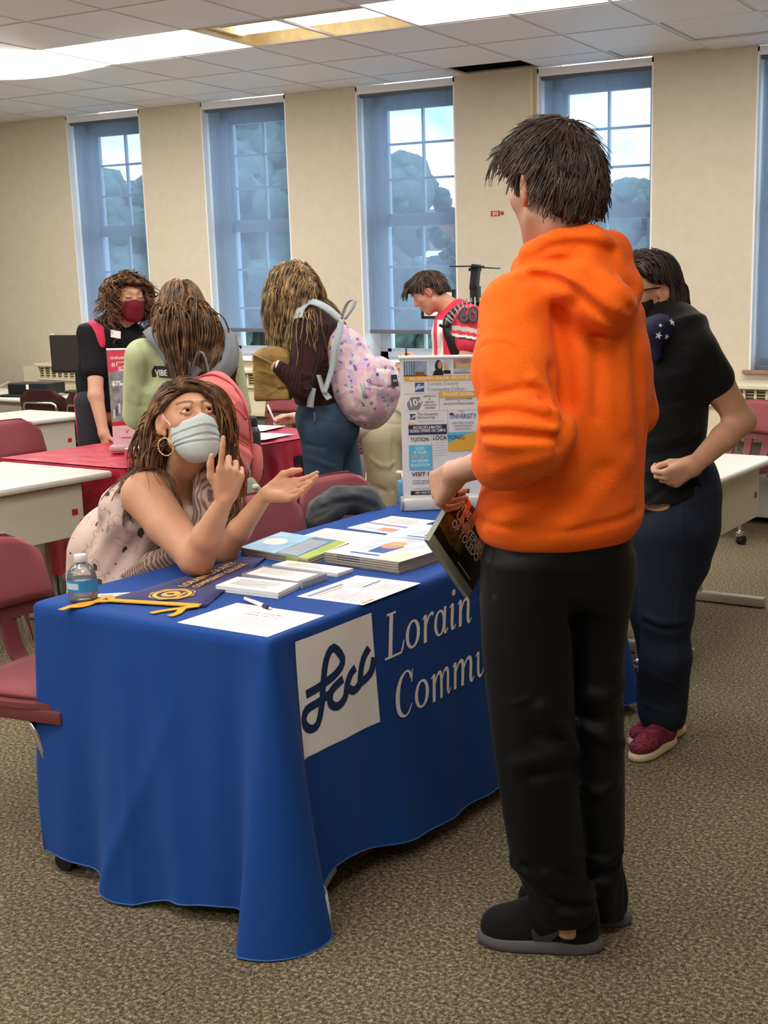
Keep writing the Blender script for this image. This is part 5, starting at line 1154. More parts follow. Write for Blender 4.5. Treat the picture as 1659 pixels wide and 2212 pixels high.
sl = U([Chain([A(1118, 672, 2.53), A(1112, 800, 2.47), A(1128, 930, 2.42)], [.078, .080, .078], .03), Chain([A(1150, 955, 2.40), A(1100, 985, 2.435), A(1075, 1000, 2.455)], [.072, .062, .054], .03), Ell(A(1135, 925, 2.41), (.088, .075, .055)), Ell(A(1180, 940, 2.41), (.05, .06, .055))], .035)
sr = U([Chain([A(1335, 690, 2.78), A(1352, 800, 2.84), A(1366, 890, 2.88)], [.062, .056, .052], .03), Chain([A(1366, 890, 2.88), A(1240, 985, 2.96)], [.058, .05], .03), Ell(A(1375, 850, 2.85), (.03, .05, .03))], .03)
ring = [A(1142, 585, 2.60), A(1160, 558, 2.545), A(1212, 538, 2.515), A(1272, 532, 2.525), A(1318, 545, 2.58), A(1325, 560, 2.68), A(1268, 565, 2.75), A(1190, 580, 2.73), A(1148, 588, 2.67), A(1142, 585, 2.60)]
hood = U([Chain(ring, [.032, .034, .037, .040, .040, .036, .034, .032, .030, .032], .02), Ell(A(1278, 598, 2.535), (.088, .05, .062), rotm((0, 1, 0), .45)), Chain([A(1180, 592, 2.53), A(1255, 620, 2.49), A(1310, 655, 2.475), A(1336, 670, 2.50)], [.036, .052, .052, .034], .03), Chain([A(1322, 572, 2.58), A(1346, 622, 2.57), A(1342, 660, 2.53)], [.038, .036, .032], .03)], .022)
seam = [(1040, 748), (1085, 742), (1118, 762), (1160, 820), (1186, 858)]
hbase = U([htor, sl, sr, hood], .030)
folds = on_surface(hbase, [(seam, -.005, .006), ([(x+4, y-10) for x, y in seam], .003, .008),
    ([(1235, 655), (1205, 690), (1220, 780), (1222, 900), (1212, 960)], -.012, .018), ([(1255, 720), (1262, 860), (1250, 1040)], .009, .030), ([(1310, 740), (1318, 980)], .007, .025), ([(1372, 740), (1384, 900), (1384, 1090)], -.011, .016), ([(1348, 740), (1352, 920)], .007, .020), ([(1290, 730), (1285, 900)], -.006, .016),
    ([(1040, 878), (1100, 866), (1180, 882), (1205, 900)], .013, .013), ([(1040, 898), (1110, 893), (1190, 908)], -.015, .009), ([(1042, 918), (1110, 916), (1200, 930)], .012, .010), ([(1048, 938), (1120, 940), (1200, 945)], -.015, .009), ([(1055, 862), (1150, 838), (1190, 868)], -.010, .011), ([(1150, 820), (1196, 862), (1204, 885)], .012, .012), ([(1172, 865), (1205, 905)], -.014, .009),
    ([(1050, 955), (1110, 962), (1190, 958)], .007, .012), ([(1070, 1020), (1130, 1000), (1200, 975)], .006, .016), ([(1060, 800), (1120, 850), (1170, 880)], .007, .018), ([(1070, 700), (1060, 800), (1052, 860)], .006, .02),
    ([(1300, 1020), (1215, 1110), (1130, 1150)], -.008, .028), ([(1210, 1020), (1120, 1110), (1060, 1130)], .007, .03), ([(1350, 1000), (1270, 1090), (1210, 1150)], .007, .028), ([(1215, 965), (1235, 1040), (1215, 1100)], -.007, .02),
    ([(1128, 600), (1185, 603), (1235, 625), (1290, 672), (1345, 703)], -.018, .010), ([(1150, 555), (1190, 535), (1260, 527), (1325, 545)], -.010, .008), ([(1135, 560), (1170, 565), (1235, 566), (1310, 610), (1362, 668)], -.009, .010), ([(1150, 580), (1200, 585), (1260, 615), (1330, 665)], .008, .012), ([(1165, 515), (1240, 508), (1320, 520), (1345, 560)], .006, .012), ([(1330, 590), (1370, 620)], -.007, .012), ([(1300, 600), (1350, 640), (1372, 665)], .007, .012),
    ([(1022, 1118), (1090, 1138), (1210, 1150), (1330, 1128), (1388, 1100)], -.006, .010), ([(1100, 690), (1170, 645)], .004, .02), ([(1195, 800), (1205, 880)], -.014, .016)])
hd = Fold(hbase, folds, .0028, 22., (1, 1, .6), 3)
hd = Sub(hd, Cap(A(1080, 998, 2.455), A(985, 1020, 2.55), .044, .05), .006); hd = Sub(hd, Cap(BC+np.array([.02, 0, -.05]), neck_b+np.array([0, 0, .025]), .066, .070), .014); hd = Sub(hd, ZLoft([(.85, .05, 2.65, .135, .115), (.97, .05, 2.65, .135, .115)]), .01)
sdf_obj('hoodie', hd, np.array([-.3, 2.22, .85]), np.array([.45, 3.12, 1.72]), .0042, M_OR, by)
# black sweatpants
t = NT('black_fleece'); v = t.coord(); n = t.noise(v, 600, 2); t.bsdf('#040405', .62, .22, 0, t.bump(n, .15, .0006), .02); M_BLKF = t.m
pl_ = ZLoft(rows_px([(1195, 1046, 1232, 2.62, .115), (1300, 1036, 1238, 2.61, .115), (1400, 1040, 1240, 2.605, .11), (1500, 1052, 1242, 2.60, .105), (1600, 1066, 1246, 2.60, .10), (1680, 1076, 1250, 2.60, .095), (1780, 1090, 1256, 2.60, .09), (1850, 1102, 1262, 2.60, .085), (1895, 1124, 1272, 2.595, .075), (1935, 1146, 1284, 2.595, .07), (1962, 1152, 1290, 2.595, .068), (1974, 1158, 1290, 2.595, .066), (1986, 1168, 1286, 2.595, .058)]), 2.2, .02)
pr_ = ZLoft(rows_px([(1195, 1190, 1366, 2.685, .11), (1300, 1205, 1362, 2.69, .11), (1400, 1215, 1352, 2.70, .105), (1500, 1228, 1347, 2.70, .10), (1600, 1238, 1348, 2.70, .095), (1700, 1245, 1350, 2.70, .09), (1800, 1254, 1350, 2.70, .085), (1850, 1258, 1344, 2.70, .075), (1900, 1262, 1338, 2.70, .065), (1950, 1266, 1334, 2.70, .065), (1968, 1268, 1332, 2.70, .06)]), 2.2, .02)
pv_ = ZLoft(rows_px([(1130, 1055, 1360, 2.65, .145), (1200, 1050, 1366, 2.65, .15), (1260, 1052, 1364, 2.65, .14), (1300, 1060, 1350, 2.65, .12)]), 2.3, .03)
pbase = U([U([pl_, pr_], .012), pv_], .04)
pf = on_surface(pbase, [([(1172, 1530), (1225, 1590), (1246, 1628)], .012, .016), ([(1120, 1650), (1190, 1635), (1240, 1612)], .011, .018), ([(1150, 1675), (1200, 1668), (1246, 1655)], -.009, .014), ([(1160, 1590), (1215, 1600), (1240, 1600)], -.008, .014), ([(1110, 1865), (1150, 1900), (1185, 1950)], .014, .016), ([(1135, 1875), (1190, 1940), (1270, 1962)], -.014, .012), ([(1180, 1890), (1230, 1938), (1284, 1930)], .012, .012), ([(1150, 1945), (1220, 1978), (1284, 1968)], .012, .010), ([(1210, 1880), (1250, 1905), (1275, 1890)], -.009, .010),
      ([(1258, 1500), (1315, 1506), (1345, 1480)], .013, .015), ([(1250, 1545), (1290, 1560), (1345, 1540)], -.009, .014), ([(1250, 1565), (1300, 1592), (1345, 1605)], .010, .014), ([(1262, 1700), (1300, 1715), (1330, 1690)], .008, .014), ([(1268, 1850), (1310, 1866), (1340, 1838)], .013, .012), ([(1266, 1878), (1310, 1888), (1338, 1865)], -.011, .010), ([(1268, 1905), (1310, 1914), (1336, 1895)], .010, .010), ([(1064, 1185), (1056, 1230), (1066, 1285)], -.008, .006), ([(1238, 1260), (1244, 1520)], -.008, .02), ([(1110, 1520), (1145, 1508)], .004, .005)])
pt = Fold(pbase, pf, .003, 15., (1, 1, .7), 5)
sdf_obj('sweatpants', pt, np.array([-.3, 2.38, .04]), np.array([.4, 2.92, 1.05]), .0042, M_BLKF, by)
# socks and shoes
skf_ = U([Cap(A(1230, 1990, 2.62), A(1226, 1900, 2.61), .038, .044), Cap(A(1310, 1972, 2.70), A(1306, 1870, 2.70), .044, .044)], .01)
sdf_obj('sock', skf_, np.array([-.1, 2.4, .03]), np.array([.4, 2.9, .40]), .006, plain('black_sock', '#0c0c0d', .9), by)
# shoes
M_SHB = fabric('black_mesh', '#131315', .7, 900, .05, .5); M_SOLE = plain('dark_grey_sole', '#57555a', .7)
for heel, dr, L in ((np.array([.158, 2.60]), (-.985, .17), .295), (np.array([.232, 2.72]), (-.97, .25), .285)):
    up, so, R = shoe_fields(heel, dr, L, .100, .105, .034); c = np.array([*(heel+np.array(dr)*L/2), .06])
    if L > .29:
        m = MB(); Qs = trace(up, smooth_path([(1150, 2006), (1160, 2026), (1180, 2028), (1225, 2004)], 12)[:, :2], 2.); gs_ = grad(up, Qs); tq = np.gradient(Qs, axis=0); tq /= np.linalg.norm(tq, axis=1, keepdims=True); sq = np.cross(tq, gs_); wq = .010*np.sin(np.linspace(.15, PI-.05, 12))[:, None]; Vt, Ft = solid_sheet(W(np.stack([Qs+gs_*.002-sq*wq, Qs+gs_*.002+sq*wq], 1)), .002); mesh_obj('shoe_emblem', Vt-np.array(by.location), Ft, plain('charcoal_emblem', '#37373b', .6), by)
    so_o = sdf_obj('shoe', up, c-np.array([.2, .12, .07]), c+np.array([.2, .12, .10]), .004, M_SHB, by); sdf_obj('sole', so, c-np.array([.2, .12, .07]), c+np.array([.2, .12, .0]), .004, M_SOLE, so_o if False else by)
    m = MB()
    for k in range(4):
        p = np.array([L*(.52+.05*k), 0, .034+.066-.009*k]); m.tube([W(np.array([heel[0], heel[1], 0])+R@(p+np.array([0, y, -.25*abs(y)**1.2]))) - np.array(by.location) for y in (-.022, 0, .022)], .0025, 6)
    m.build('laces', M_BLK, by, True)
# hair
M_HB = hair_mat('dark_brown_hair', '#2c221d', '#54443a')
def cut_region(knots):
    ky = np.array([k[0] for k in knots]); kz = np.array([k[1] for k in knots])
    return lambda p: (np.interp(p[:, 1], ky, kz)-p[:, 2]).astype(f32)*.75
BCUT = [(-.13, -.075), (-.075, -.078), (-.056, -.066), (-.042, -.030), (-.034, .026), (.012, .032), (.022, .0), (.034, -.012), (.042, .022), (.062, .036), (.085, .050), (.12, .045)]
crn = U([Ell((0, -.020, .032), (.085, .108, .098)), Ell((0, -.075, -.02), (.066, .045, .062)), Ell((-.01, .066, .072), (.062, .048, .040)), Ell((0, .0, .10), (.06, .08, .04))], .03)
hb = Local(And(crn, cut_region(BCUT), .012), BC, BR, BK)
lump = bump_noise(11, 75.)
sdf_obj('hair', lambda p: hb(p)-.004*lump(p), BC-.2, BC+.2, .004, base(M_HB), by, lambda V: np.full((len(V), 3), .8))
def scalp_roots(n, c, R, k, zmin=-.02, seed=1, whorl=(0, -.055, .10), side=None):
    g = np.random.default_rng(seed); r = np.array([.080, .104, .094]); P = []
    while len(P) < n:
        v = nrm(g.normal(size=3)); q = np.array([0, -.020, .032])+v*r
        if q[2] > zmin and (side is None or side(q)): P.append(q)
    P = np.array(P); D = P-np.array(whorl); Nn = (P-np.array([0, -.02, .032]))/r**2; Nn /= np.linalg.norm(Nn, axis=1, keepdims=True); D -= Nn*(D*Nn).sum(1, keepdims=True); D /= np.maximum(np.linalg.norm(D, axis=1, keepdims=True), 1e-6)
    return P, D
def trim(path, c, R, k, knots, slack=.006):
    """end strands at the cut line"""
    q = (path-c)@R/k; zc = np.interp(q[:, :, 1], [w[0] for w in knots], [w[1] for w in knots]); bad = q[:, :, 2] < zc-slack
    for i in range(1, path.shape[1]):
        b = bad[:, i]; path[b, i] = path[b, i-1]+(path[b, i-1]-path[b, max(i-2, 0)])*.02; bad[b, i:] = True
    return path
P, D = scalp_roots(2600, BC, BR, BK, -.05, 4)
kk = P[:, 2] > np.interp(P[:, 1], [w[0] for w in BCUT], [w[1] for w in BCUT]); P, D = P[kk], D[kk]
D = D+np.array([-.2, .2, 0])+np.random.default_rng(14).normal(size=D.shape)*.18; rt = BC+(P*1.0)@BR.T*BK; dd = D@BR.T; gg = np.random.default_rng(3)
hs = lambda p: smin(hb(p), Local(crn, BC, BR, BK)(p)+.010, .004)
pth = trim(fall(rt, dd, 9, .0085, hs, .10, gg.uniform(.0005, .0045, len(P)), .06, 6., 6, length=gg.uniform(.035, .075, len(P))), BC, BR, BK, BCUT)
hair_obj('hair_strands', pth, .0019, .0005, M_HB, by, (.6, 1.8), None, 2)
gf = np.random.default_rng(9); n = 60; px_ = gf.uniform(-.055, .05, n); rt = np.stack([px_, np.full(n, .075), .105-abs(px_)*.3], 1); dd = np.stack([px_*2, np.full(n, .9), np.full(n, -.35)], 1)
pth = fall(BC+rt@BR.T*BK, dd@BR.T, 10, .0095, hs, .30, gf.uniform(.001, .006, n), .06, 5., 8, length=gf.uniform(.06, .095, n)); hair_obj('fringe', pth, .0022, .0005, M_HB, by, (.6, 1.8), None, 3)
# folder in his hand
B_, C_, A_ = A(927, 1168, 2.58), A(1012, 1291, 2.70), A(985, 1036, 2.66); D_ = A_+C_-B_; u_v = dirw(C_-B_); v_v = dirw(A_-B_); v_v = v_v-nrm(u_v)*np.dot(v_v, nrm(u_v)); fw_, fh_ = np.linalg.norm(u_v), np.linalg.norm(v_v)
ob = W(B_); fd = thing('folder', 'dark photo-covered University folder hanging from the hand at his side', 'folder', ob); nn_ = np.cross(nrm(u_v), nrm(v_v))
m = MB(); q = [np.zeros(3), u_v, u_v+v_v, v_v]; m.add([p for p in q]+[p-nn_*.014 for p in q], [(0, 1, 2, 3), (7, 6, 5, 4), (0, 4, 5, 1), (1, 5, 6, 2), (2, 6, 7, 3), (3, 7, 4, 0)]); m.build('folder_body', plain('folder_grey_green', '#8e9788', .35, vary=.15, vscale=12), fd)
pg = Page((0, 0, 0), u_v, v_v, .0004); M_DUSK = plain('photo_dusk', '#c98a74', .4, vary=.2, vscale=14); M_TREE = plain('photo_trees', '#5f5a22', .4, vary=.75, vscale=60); M_DKB = plain('photo_dark', '#1e1713', .4, vary=.4, vscale=30)
pg.rect(0, fh_*.13, fw_, fh_*.87, M_DKB); pg.poly([(fw_*.25, fh_*.62), (fw_, fh_*.55), (fw_, fh_), (fw_*.2, fh_)], M_DUSK); pg.poly([(fw_*.0, fh_*.3), (fw_*.30, fh_*.26), (fw_*.52, fh_*.3), (fw_*.5, fh_*.46), (fw_*.25, fh_*.62), (0, fh_*.55)], M_TREE); pg.rect(fw_*.5, fh_*.62, fw_*.16, fh_*.38, M_DKB); pg.rect(fw_*.30, fh_*.7, fw_*.08, fh_*.3, M_DKB)
for i, (s, x) in enumerate((('THE', .16), ('UNIVERSITY', .16), ('OF TOLEDO', .16))): pg.text(s, fw_*x, fh_*(.78-.15*i), fh_*.17, M_PAPER, bold=.025, wid=fw_*(.22, .80, .66)[i])
pg.rect(fw_*.55, fh_*.2, fw_*.32, .0022, M_PAPER); pg.build('cover_print', fd)
# ------------------------------------------------------------------ the seated woman in the floral top
sw = thing('person', 'seated woman with long brown hair and pale blue mask gesturing behind the blue table', 'person', W(np.array([-1.28, 3.75, 0])))
HC = A(409, 910, 3.53); HR = axes((.52, -.78, .30)); HK = 1.0
nb = A(392, 1030, 3.64); pel = np.array([-1.30, 3.76, .56])
shR, elR, wrR = A(316, 1070, 3.50), A(424, 1207, 3.34), A(486, 1078, 3.26); shL, elL, wrL = A(446, 1085, 3.72), A(482, 1192, 3.55), A(576, 1066, 3.50)
dR = nrm(A(512, 1010, 3.22)-wrR); hR = hand_field(wrR, nrm(np.array([.30, -.18, .93])), np.array([-.90, -.30, .25]), True, ((.12, .12, .10), (1.25, 1.35, .7), (1.35, 1.35, .7), (1.4, 1.3, .7)), [(.75, .62, .1), (.95, .25, .1), (1., .05, .15)], .95)
hL = hand_field(wrL, nrm(np.array([.93, -.30, .17])), np.array([-.2, .75, .62]), False, ((.10, .22, .15), (.16, .25, .18), (.20, .28, .2), (.22, .30, .2)), [(.80, .55, .25), (.98, .12, .12), (1., -.05, .05)], .98, (.02, .0, -.02, -.05))
torso = Loft([pel, pel+np.array([.01, -.02, .16]), A(318, 1190, 3.70), A(338, 1110, 3.68), A(368, 1055, 3.66)], [.165, .145, .148, .155, .105], [.125, .115, .118, .112, .08], np.array([.72, -.66, .12]), .03)
bust = [Ell(A(402, 1135, 3.60), (.062, .062, .065)), Ell(A(440, 1140, 3.70), (.06, .06, .062))]
thg = [Chain([pel+np.array([.05, -.10, -.02]), np.array([-.98, 3.50, .555]), np.array([-.93, 3.47, .08])], [.085, .062, .045], .03), Chain([pel+np.array([.08, .06, -.02]), np.array([-.86, 3.72, .555]), np.array([-.82, 3.70, .08])], [.085, .062, .045], .03)]
armR = U([Loft([shR, (shR+elR)/2+np.array([-.006, .0, .0]), elR], [.070, .060, .047], [.066, .056, .046], (0, 0, 1)), Cap(shR, A(345, 1050, 3.58), .062, .05), Loft([elR, elR*.62+wrR*.38, wrR], [.047, .045, .028], [.045, .040, .022], (1, 0, 0))], .022)
armL = U([Cap(shL, elL, .052, .040), Loft([elL, elL*.62+wrL*.38, wrL], [.040, .039, .026], [.038, .034, .021], (1, 0, 0))], .022)
skb = U([Local(head_field(open_lids=1.12), HC, HR, HK), Cap(HC+HR@np.array([0, -.03, -.07])*HK, nb, .050, .056), Cap(nb, A(345, 1060, 3.64), .05, .05), Cap(nb, A(440, 1068, 3.70), .045, .045), torso]+bust+thg, .030)
skb = U([skb, armR], .022); skb = U([skb, armL], .022); skb = U([skb, hR], .012); skb = U([skb, hL], .012)
skc = skin_cols(HC, HR, HK, (.60, .315, .19), lip=(.5, .2, .18), brow=(.09, .045, .03))
sdf_obj('body', skb, np.array([-1.62, 3.05, .03]), np.array([-.42, 4.0, 1.42]), .0036, M_SKIN, sw, skc)
add_eyes(sw, HC, HR, HK, HR.T@nrm(np.array([.0, 2.6, 1.72])-HC)*np.array([1, 1, 1.2]))
# floral tank top
t = NT('floral_cotton'); v = t.coord(); n = t.noise(v, 9, 2); wv = t.n('TexVoronoi', feature='DISTANCE_TO_EDGE'); mv = t.n('VectorMath', operation='ADD'); t.link(v, mv.inputs[0]); nz_ = t.n('TexNoise'); t.link(v, nz_.inputs['Vector']); nz_.inputs['Scale'].default_value = 14
sc_ = t.n('VectorMath', operation='SCALE'); t.link(nz_.outputs['Color'], sc_.inputs[0]); sc_.inputs['Scale'].default_value = .05; t.link(sc_.outputs[0], mv.inputs[1]); t.link(mv.outputs[0], wv.inputs['Vector']); wv.inputs['Scale'].default_value = 34
line = t.math('LESS_THAN', wv.outputs['Distance'], .035); fl_ = t.math('GREATER_THAN', t.noise(v, 13, 1), .53); col = t.mix(t.math('MULTIPLY', t.math('MULTIPLY', line, fl_), .6), '#cdb5ab', '#6f6163')
v2 = t.n('TexVoronoi'); t.link(mv.outputs[0], v2.inputs['Vector']); v2.inputs['Scale'].default_value = 20; leaf = t.math('MULTIPLY', t.math('LESS_THAN', v2.outputs['Distance'], .26), t.math('GREATER_THAN', t.noise(v, 8, 1), .53)); col = t.mix(leaf, col, '#47463f')
v3 = t.n('TexVoronoi'); t.link(v, v3.inputs['Vector']); v3.inputs['Scale'].default_value = 11; ring_ = t.n('Wave', wave_type='RINGS') if False else None
t.bsdf(col, .8, .2, 0, t.bump(t.noise(v, 500, 2), .2, .0006)); M_FLOR = t.m
tk = U([Off(torso, .010)]+[Off(b, .010) for b in bust], .03)
tk = Sub(tk, U([Ell(A(312, 1068, 3.50), (.088, .10, .105)), Cap(A(300, 1070, 3.45), A(330, 1130, 3.42), .07, .05)], .02), .012); tk = Sub(tk, U([Ell(A(415, 1030, 3.62), (.085, .10, .085)), Ell(A(375, 1010, 3.64), (.05, .12, .06))], .02), .012)
tk = U([tk, Chain([A(262, 1092, 3.60), A(272, 1050, 3.62), A(305, 1026, 3.66), A(350, 1030, 3.60)], [.012, .009, .009, .010], .008)], .008)
flare = Loft([A(310, 1190, 3.70), A(305, 1235, 3.70), A(305, 1285, 3.68)], [.145, .155, .165], [.125, .13, .135], np.array([.72, -.66, .12]), .02)
tk = U([tk, flare], .02); tf = on_surface(tk, [([(250, 1130), (215, 1190), (185, 1250)], .008, .02), ([(300, 1160), (260, 1210), (225, 1262)], -.007, .016), ([(330, 1150), (300, 1210), (270, 1262)], .008, .018), ([(230, 1110), (195, 1180), (168, 1250)], -.005, .015), ([(280, 1140), (320, 1160), (350, 1165)], .006, .014)])
sdf_obj('tank_top', Fold(tk, tf, .0025, 20.), np.array([-1.62, 3.25, .50]), np.array([-.75, 4.0, 1.18]), .005, M_FLOR, sw)
t = NT('taupe_rib'); v = t.coord(); wv_ = t.n('TexWave', wave_type='BANDS', bands_direction='X'); t.link(t.coord(rot=(0, .35, .49)), wv_.inputs['Vector']); wv_.inputs['Scale'].default_value = 30; wv_.inputs['Distortion'].default_value = 2.5; wv_.inputs['Detail Scale'].default_value = .6; t.bsdf(t.ramp(wv_.outputs['Fac'], [(.2, '#6f594f'), (.6, '#ab9386')]), .7, .3, 0, t.bump(wv_.outputs['Fac'], .5, .003)); M_TAUPE = t.m
vs = Chain([A(436, 1010, 3.60), A(452, 1075, 3.56), A(450, 1140, 3.54), A(405, 1185, 3.50), A(330, 1222, 3.52), A(262, 1262, 3.58)], [.030, .042, .045, .040, .036, .030], .02)
vv = [([(440+dx, 1000), (446+dx, 1080), (440+dx, 1150)], -.009, .006) for dx in (-16, -2, 12, 26)]+[([(430, 1165+dy), (360, 1195+dy), (290, 1235+dy), (245, 1268+dy)], -.009, .006) for dy in (-18, -4, 10, 22)]
sdf_obj('pleated_vest', Fold(vs, on_surface(vs, vv), .002, 30.), np.array([-1.35, 3.3, .68]), np.array([-.75, 3.75, 1.16]), .004, M_TAUPE, sw)
t2 = ZLoft([(.50, -1.29, 3.76, .185, .17), (.66, -1.29, 3.755, .175, .15)]); pants = U([t2]+[Chain([pel+np.array([.05, -.10, -.03]), np.array([-.98, 3.50, .545]), np.array([-.93, 3.47, .12])], [.10, .078, .06], .03), Chain([pel+np.array([.08, .06, -.03]), np.array([-.86, 3.72, .545]), np.array([-.82, 3.70, .12])], [.10, .078, .06], .03)], .04)
sdf_obj('trousers', pants, np.array([-1.55, 3.3, .05]), np.array([-.68, 4.0, .70]), .009, plain('dark_trousers', '#24242c', .8), sw)
for c in ((-.93, 3.47), (-.82, 3.70)):
    up, so, R = shoe_fields((c[0]-.04, c[1]+.03), nrm((.8, -.6)), .25, .085, .08, .02); ce = np.array([c[0]+.05, c[1]-.05, .05]); sdf_obj('shoe', up, ce-.2, ce+.2, .008, M_SHB, sw); sdf_obj('sole', so, ce-.2, ce+.2, .008, M_SOLE, sw)
# mask with pleats and ear loops
M_MASK = plain('surgical_blue', '#c0cdce', .75, vary=.03, vscale=30, bump=.15, bscale=300)
mk = U([Ell((0, .034, -.048), (.068, .074, .082)), Ell((0, .090, -.034), (.036, .038, .046)), Ell((0, .070, -.090), (.044, .044, .044))], .025)
def mreg(p):
    zt = -.012+.010*np.exp(-(p[:, 0]/.016)**2)-.10*np.maximum(np.abs(p[:, 0])-.02, 0); return np.maximum.reduce([p[:, 2]-zt, (-.127+.25*np.maximum(np.abs(p[:, 0])-.03, 0))-p[:, 2], .016+.0*p[:, 0]-p[:, 1]]).astype(f32)
mk2 = And(mk, mreg, .004)
def pleat(p):
    q = p; d = mk2(p)
    for z0, s in ((-.040, 1), (-.062, 1), (-.082, 1)):
        zz = (p[:, 2]-z0+.10*np.abs(p[:, 0])*(1 if z0 > -.07 else -.6)); d = d+.0032*np.exp(-(zz/.0022)**2)-.0022*np.exp(-((zz-.005)/.004)**2)
    return d
mf = Local(pleat, HC, HR, HK)
mo = sdf_obj('face_mask', mf, HC-.17, HC+.17, .0028, M_MASK, sw)
loc = lambda *q: HC+HR@(np.array(q)*HK)
def skin_path(pts, f, lift, n=14):
    P = smooth_path(pts, n)
    for _ in range(4):
        e = f(P.astype(f32)); P = P+grad(f, P)*np.clip(lift-e, -.03, .03)[:, None]
    return P
hf = Local(head_field(), HC, HR, HK)
for s in (1, -1):
    for pts in ([loc(s*.060, .036, -.016), loc(s*.070, .014, .004), loc(s*.077, -.008, .026)], [loc(s*.052, .034, -.092), loc(s*.066, .012, -.060), loc(s*.076, -.012, -.036)]):
        MB().tube(W(skin_path(pts, hf, .002))-np.array(sw.location), .0017, 6).build('ear_loop', M_WHITE, sw, True)
# hoop earring of beads
M_GLDM = plain('gold_bead', '#e8cfa0', .15, .5, 1.0); er = loc(.080, .002, -.046); ex, ez = np.array([.9, -.3, 0]), np.array([0, 0, 1.]); m = MB(); hc = er+np.array([.006, -.012, -.022])
for k in range(26):
    a = 2*PI*k/26; p = hc+.025*(math.cos(a)*nrm(ex)+math.sin(a)*ez); bm = bmesh.new(); bmesh.ops.create_icosphere(bm, subdivisions=1, radius=.0030); V = np.array([w_.co[:] for w_ in bm.verts]); Fq = [tuple(w_.index for w_ in q.verts) for q in bm.faces]; bm.free(); m.add(W(V+p)-np.array(sw.location), Fq)
m.tube(W(np.array([hc+.025*(math.cos(a)*nrm(ex)+math.sin(a)*ez) for a in np.linspace(0, 2*PI, 30)]))-np.array(sw.location), .0014, 5); m.build('hoop_earring', M_GLDM, sw, True)
# hair
M_HBR = hair_mat('brown_hair', '#402a20', '#8f6a48', .42)
HCUT = [(-.13, -.12), (-.03, -.12), (-.022, .034), (.012, .040), (.030, .045), (.05, .060), (.075, .078), (.12, .085)]
hcap = U([Ell((0, -.018, .030), (.083, .106, .097)), Ell((0, -.060, -.03), (.072, .055, .075))], .03); hfar = Ell((-.058, .030, .035), (.030, .055, .060))
hbase = Local(And(hcap, cut_region(HCUT), .012), HC, HR, HK); hside = Local(hfar, HC, HR, HK)
hall = lambda p: smin(hbase(p), hside(p), .02)
sdf_obj('hair', lambda p: hall(p)-.003*bump_noise(4, 70.)(p), HC-.2, HC+.2, .0045, base(M_HBR), sw, lambda V: np.full((len(V), 3), .55))
skf = lambda p: np.minimum(np.minimum(skb(p), tk(p)), hall(p)+.002)
g = np.random.default_rng(21); PX = .018; P = []
while len(P) < 1900:
    q = np.array([0, -.018, .030])+nrm(g.normal(size=3))*np.array([.078, .100, .090])
    zc = np.interp(q[1], [w_[0] for w_ in HCUT], [w_[1] for w_ in HCUT])
    if q[2] > max(zc, -.05) or (q[0] < -.03 and -.02 < q[1] < .07 and q[2] > .03): P.append(q)
P = np.array(P); right = P[:, 0] > PX
D = np.where(right[:, None], np.array([.55, -.75, -.15]), np.array([-.85, .12, -.15]))+g.normal(size=P.shape)*.12
D[~right & (P[:, 1] < -.03)] = np.array([-.6, -.6, -.3])
Ns = (P-np.array([0, -.018, .030]))/np.array([.078, .100, .090])**2; Ns /= np.linalg.norm(Ns, axis=1, keepdims=True); D = D-Ns*(D*Ns).sum(1, keepdims=True)
nearp = np.abs(P[:, 0]-PX) < .022; P[nearp & (P[:, 0] <= PX), 0] = PX+.004; rt = HC+P@HR.T*HK; dd = D@HR.T
pull = lambda p: np.where((((p-HC)@HR)[:, :1] > .045) & (((p-HC)@HR)[:, 1:2] > -.045) & (((p-HC)@HR)[:, 2:3] > -.09), (HR@np.array([.02, -.55, .0]))[None], 0.)+np.where((((p-HC)@HR)[:, :1] < -.04) & (p[:, 2:3] < HC[2]-.05), np.array([.02, -.03, 0.])[None], 0.)
ln = np.where(right, g.uniform(.22, .34, len(P)), g.uniform(.27, .40, len(P)))
pth = fall(rt, dd, 34, .0125, skf, .42, g.uniform(.001, .010, len(P)), .10, 4.5, 5, length=ln, pull=pull)
ql = (pth-HC)@HR; pth = pth[~((ql[:, :, 0] > -.050) & (ql[:, :, 0] < .066) & (ql[:, :, 1] > .052) & (ql[:, :, 2] < .052) & (ql[:, :, 2] > -.13)).any(1)]
hair_obj('hair_strands', pth, .0034, .0008, M_HBR, sw, (.55, 1.5), [(1, 1, 1), (1.12, 1.0, .88), (.85, .82, .82)], 4)
# ------------------------------------------------------------------ the people behind
def plain_hand(wr, d, u, right, curl=.5, k=.95): return hand_field(wr, d, u, right, ((curl, curl, .4),)*4, None, k)
def hairmass(c, R, k, knots, extra=(), seed=3, rough=.004, freq=60.):
    cap = U([Ell((0, -.018, .030), (.084, .108, .098)), Ell((0, -.060, -.03), (.074, .056, .078))]+list(extra), .03)
    b = Local(And(cap, cut_region(knots), .012), c, R, k); bn_ = bump_noise(seed, freq); return lambda p: b(p)-rough*bn_(p)
def scalp(n, knots, seed, zmin=-.05, r=(.079, .102, .092)):
    g = np.random.default_rng(seed); P = []
    while len(P) < n:
        q = np.array([0, -.018, .030])+nrm(g.normal(size=3))*np.array(r)
        if q[2] > max(np.interp(q[1], [w_[0] for w_ in knots], [w_[1] for w_ in knots]), zmin): P.append(q)
    return np.array(P), g
def tangent(P, D): 
    Ns = (P-np.array([0, -.018, .030]))/np.array([.079, .102, .092])**2; Ns /= np.linalg.norm(Ns, axis=1, keepdims=True); return D-Ns*(D*Ns).sum(1, keepdims=True)
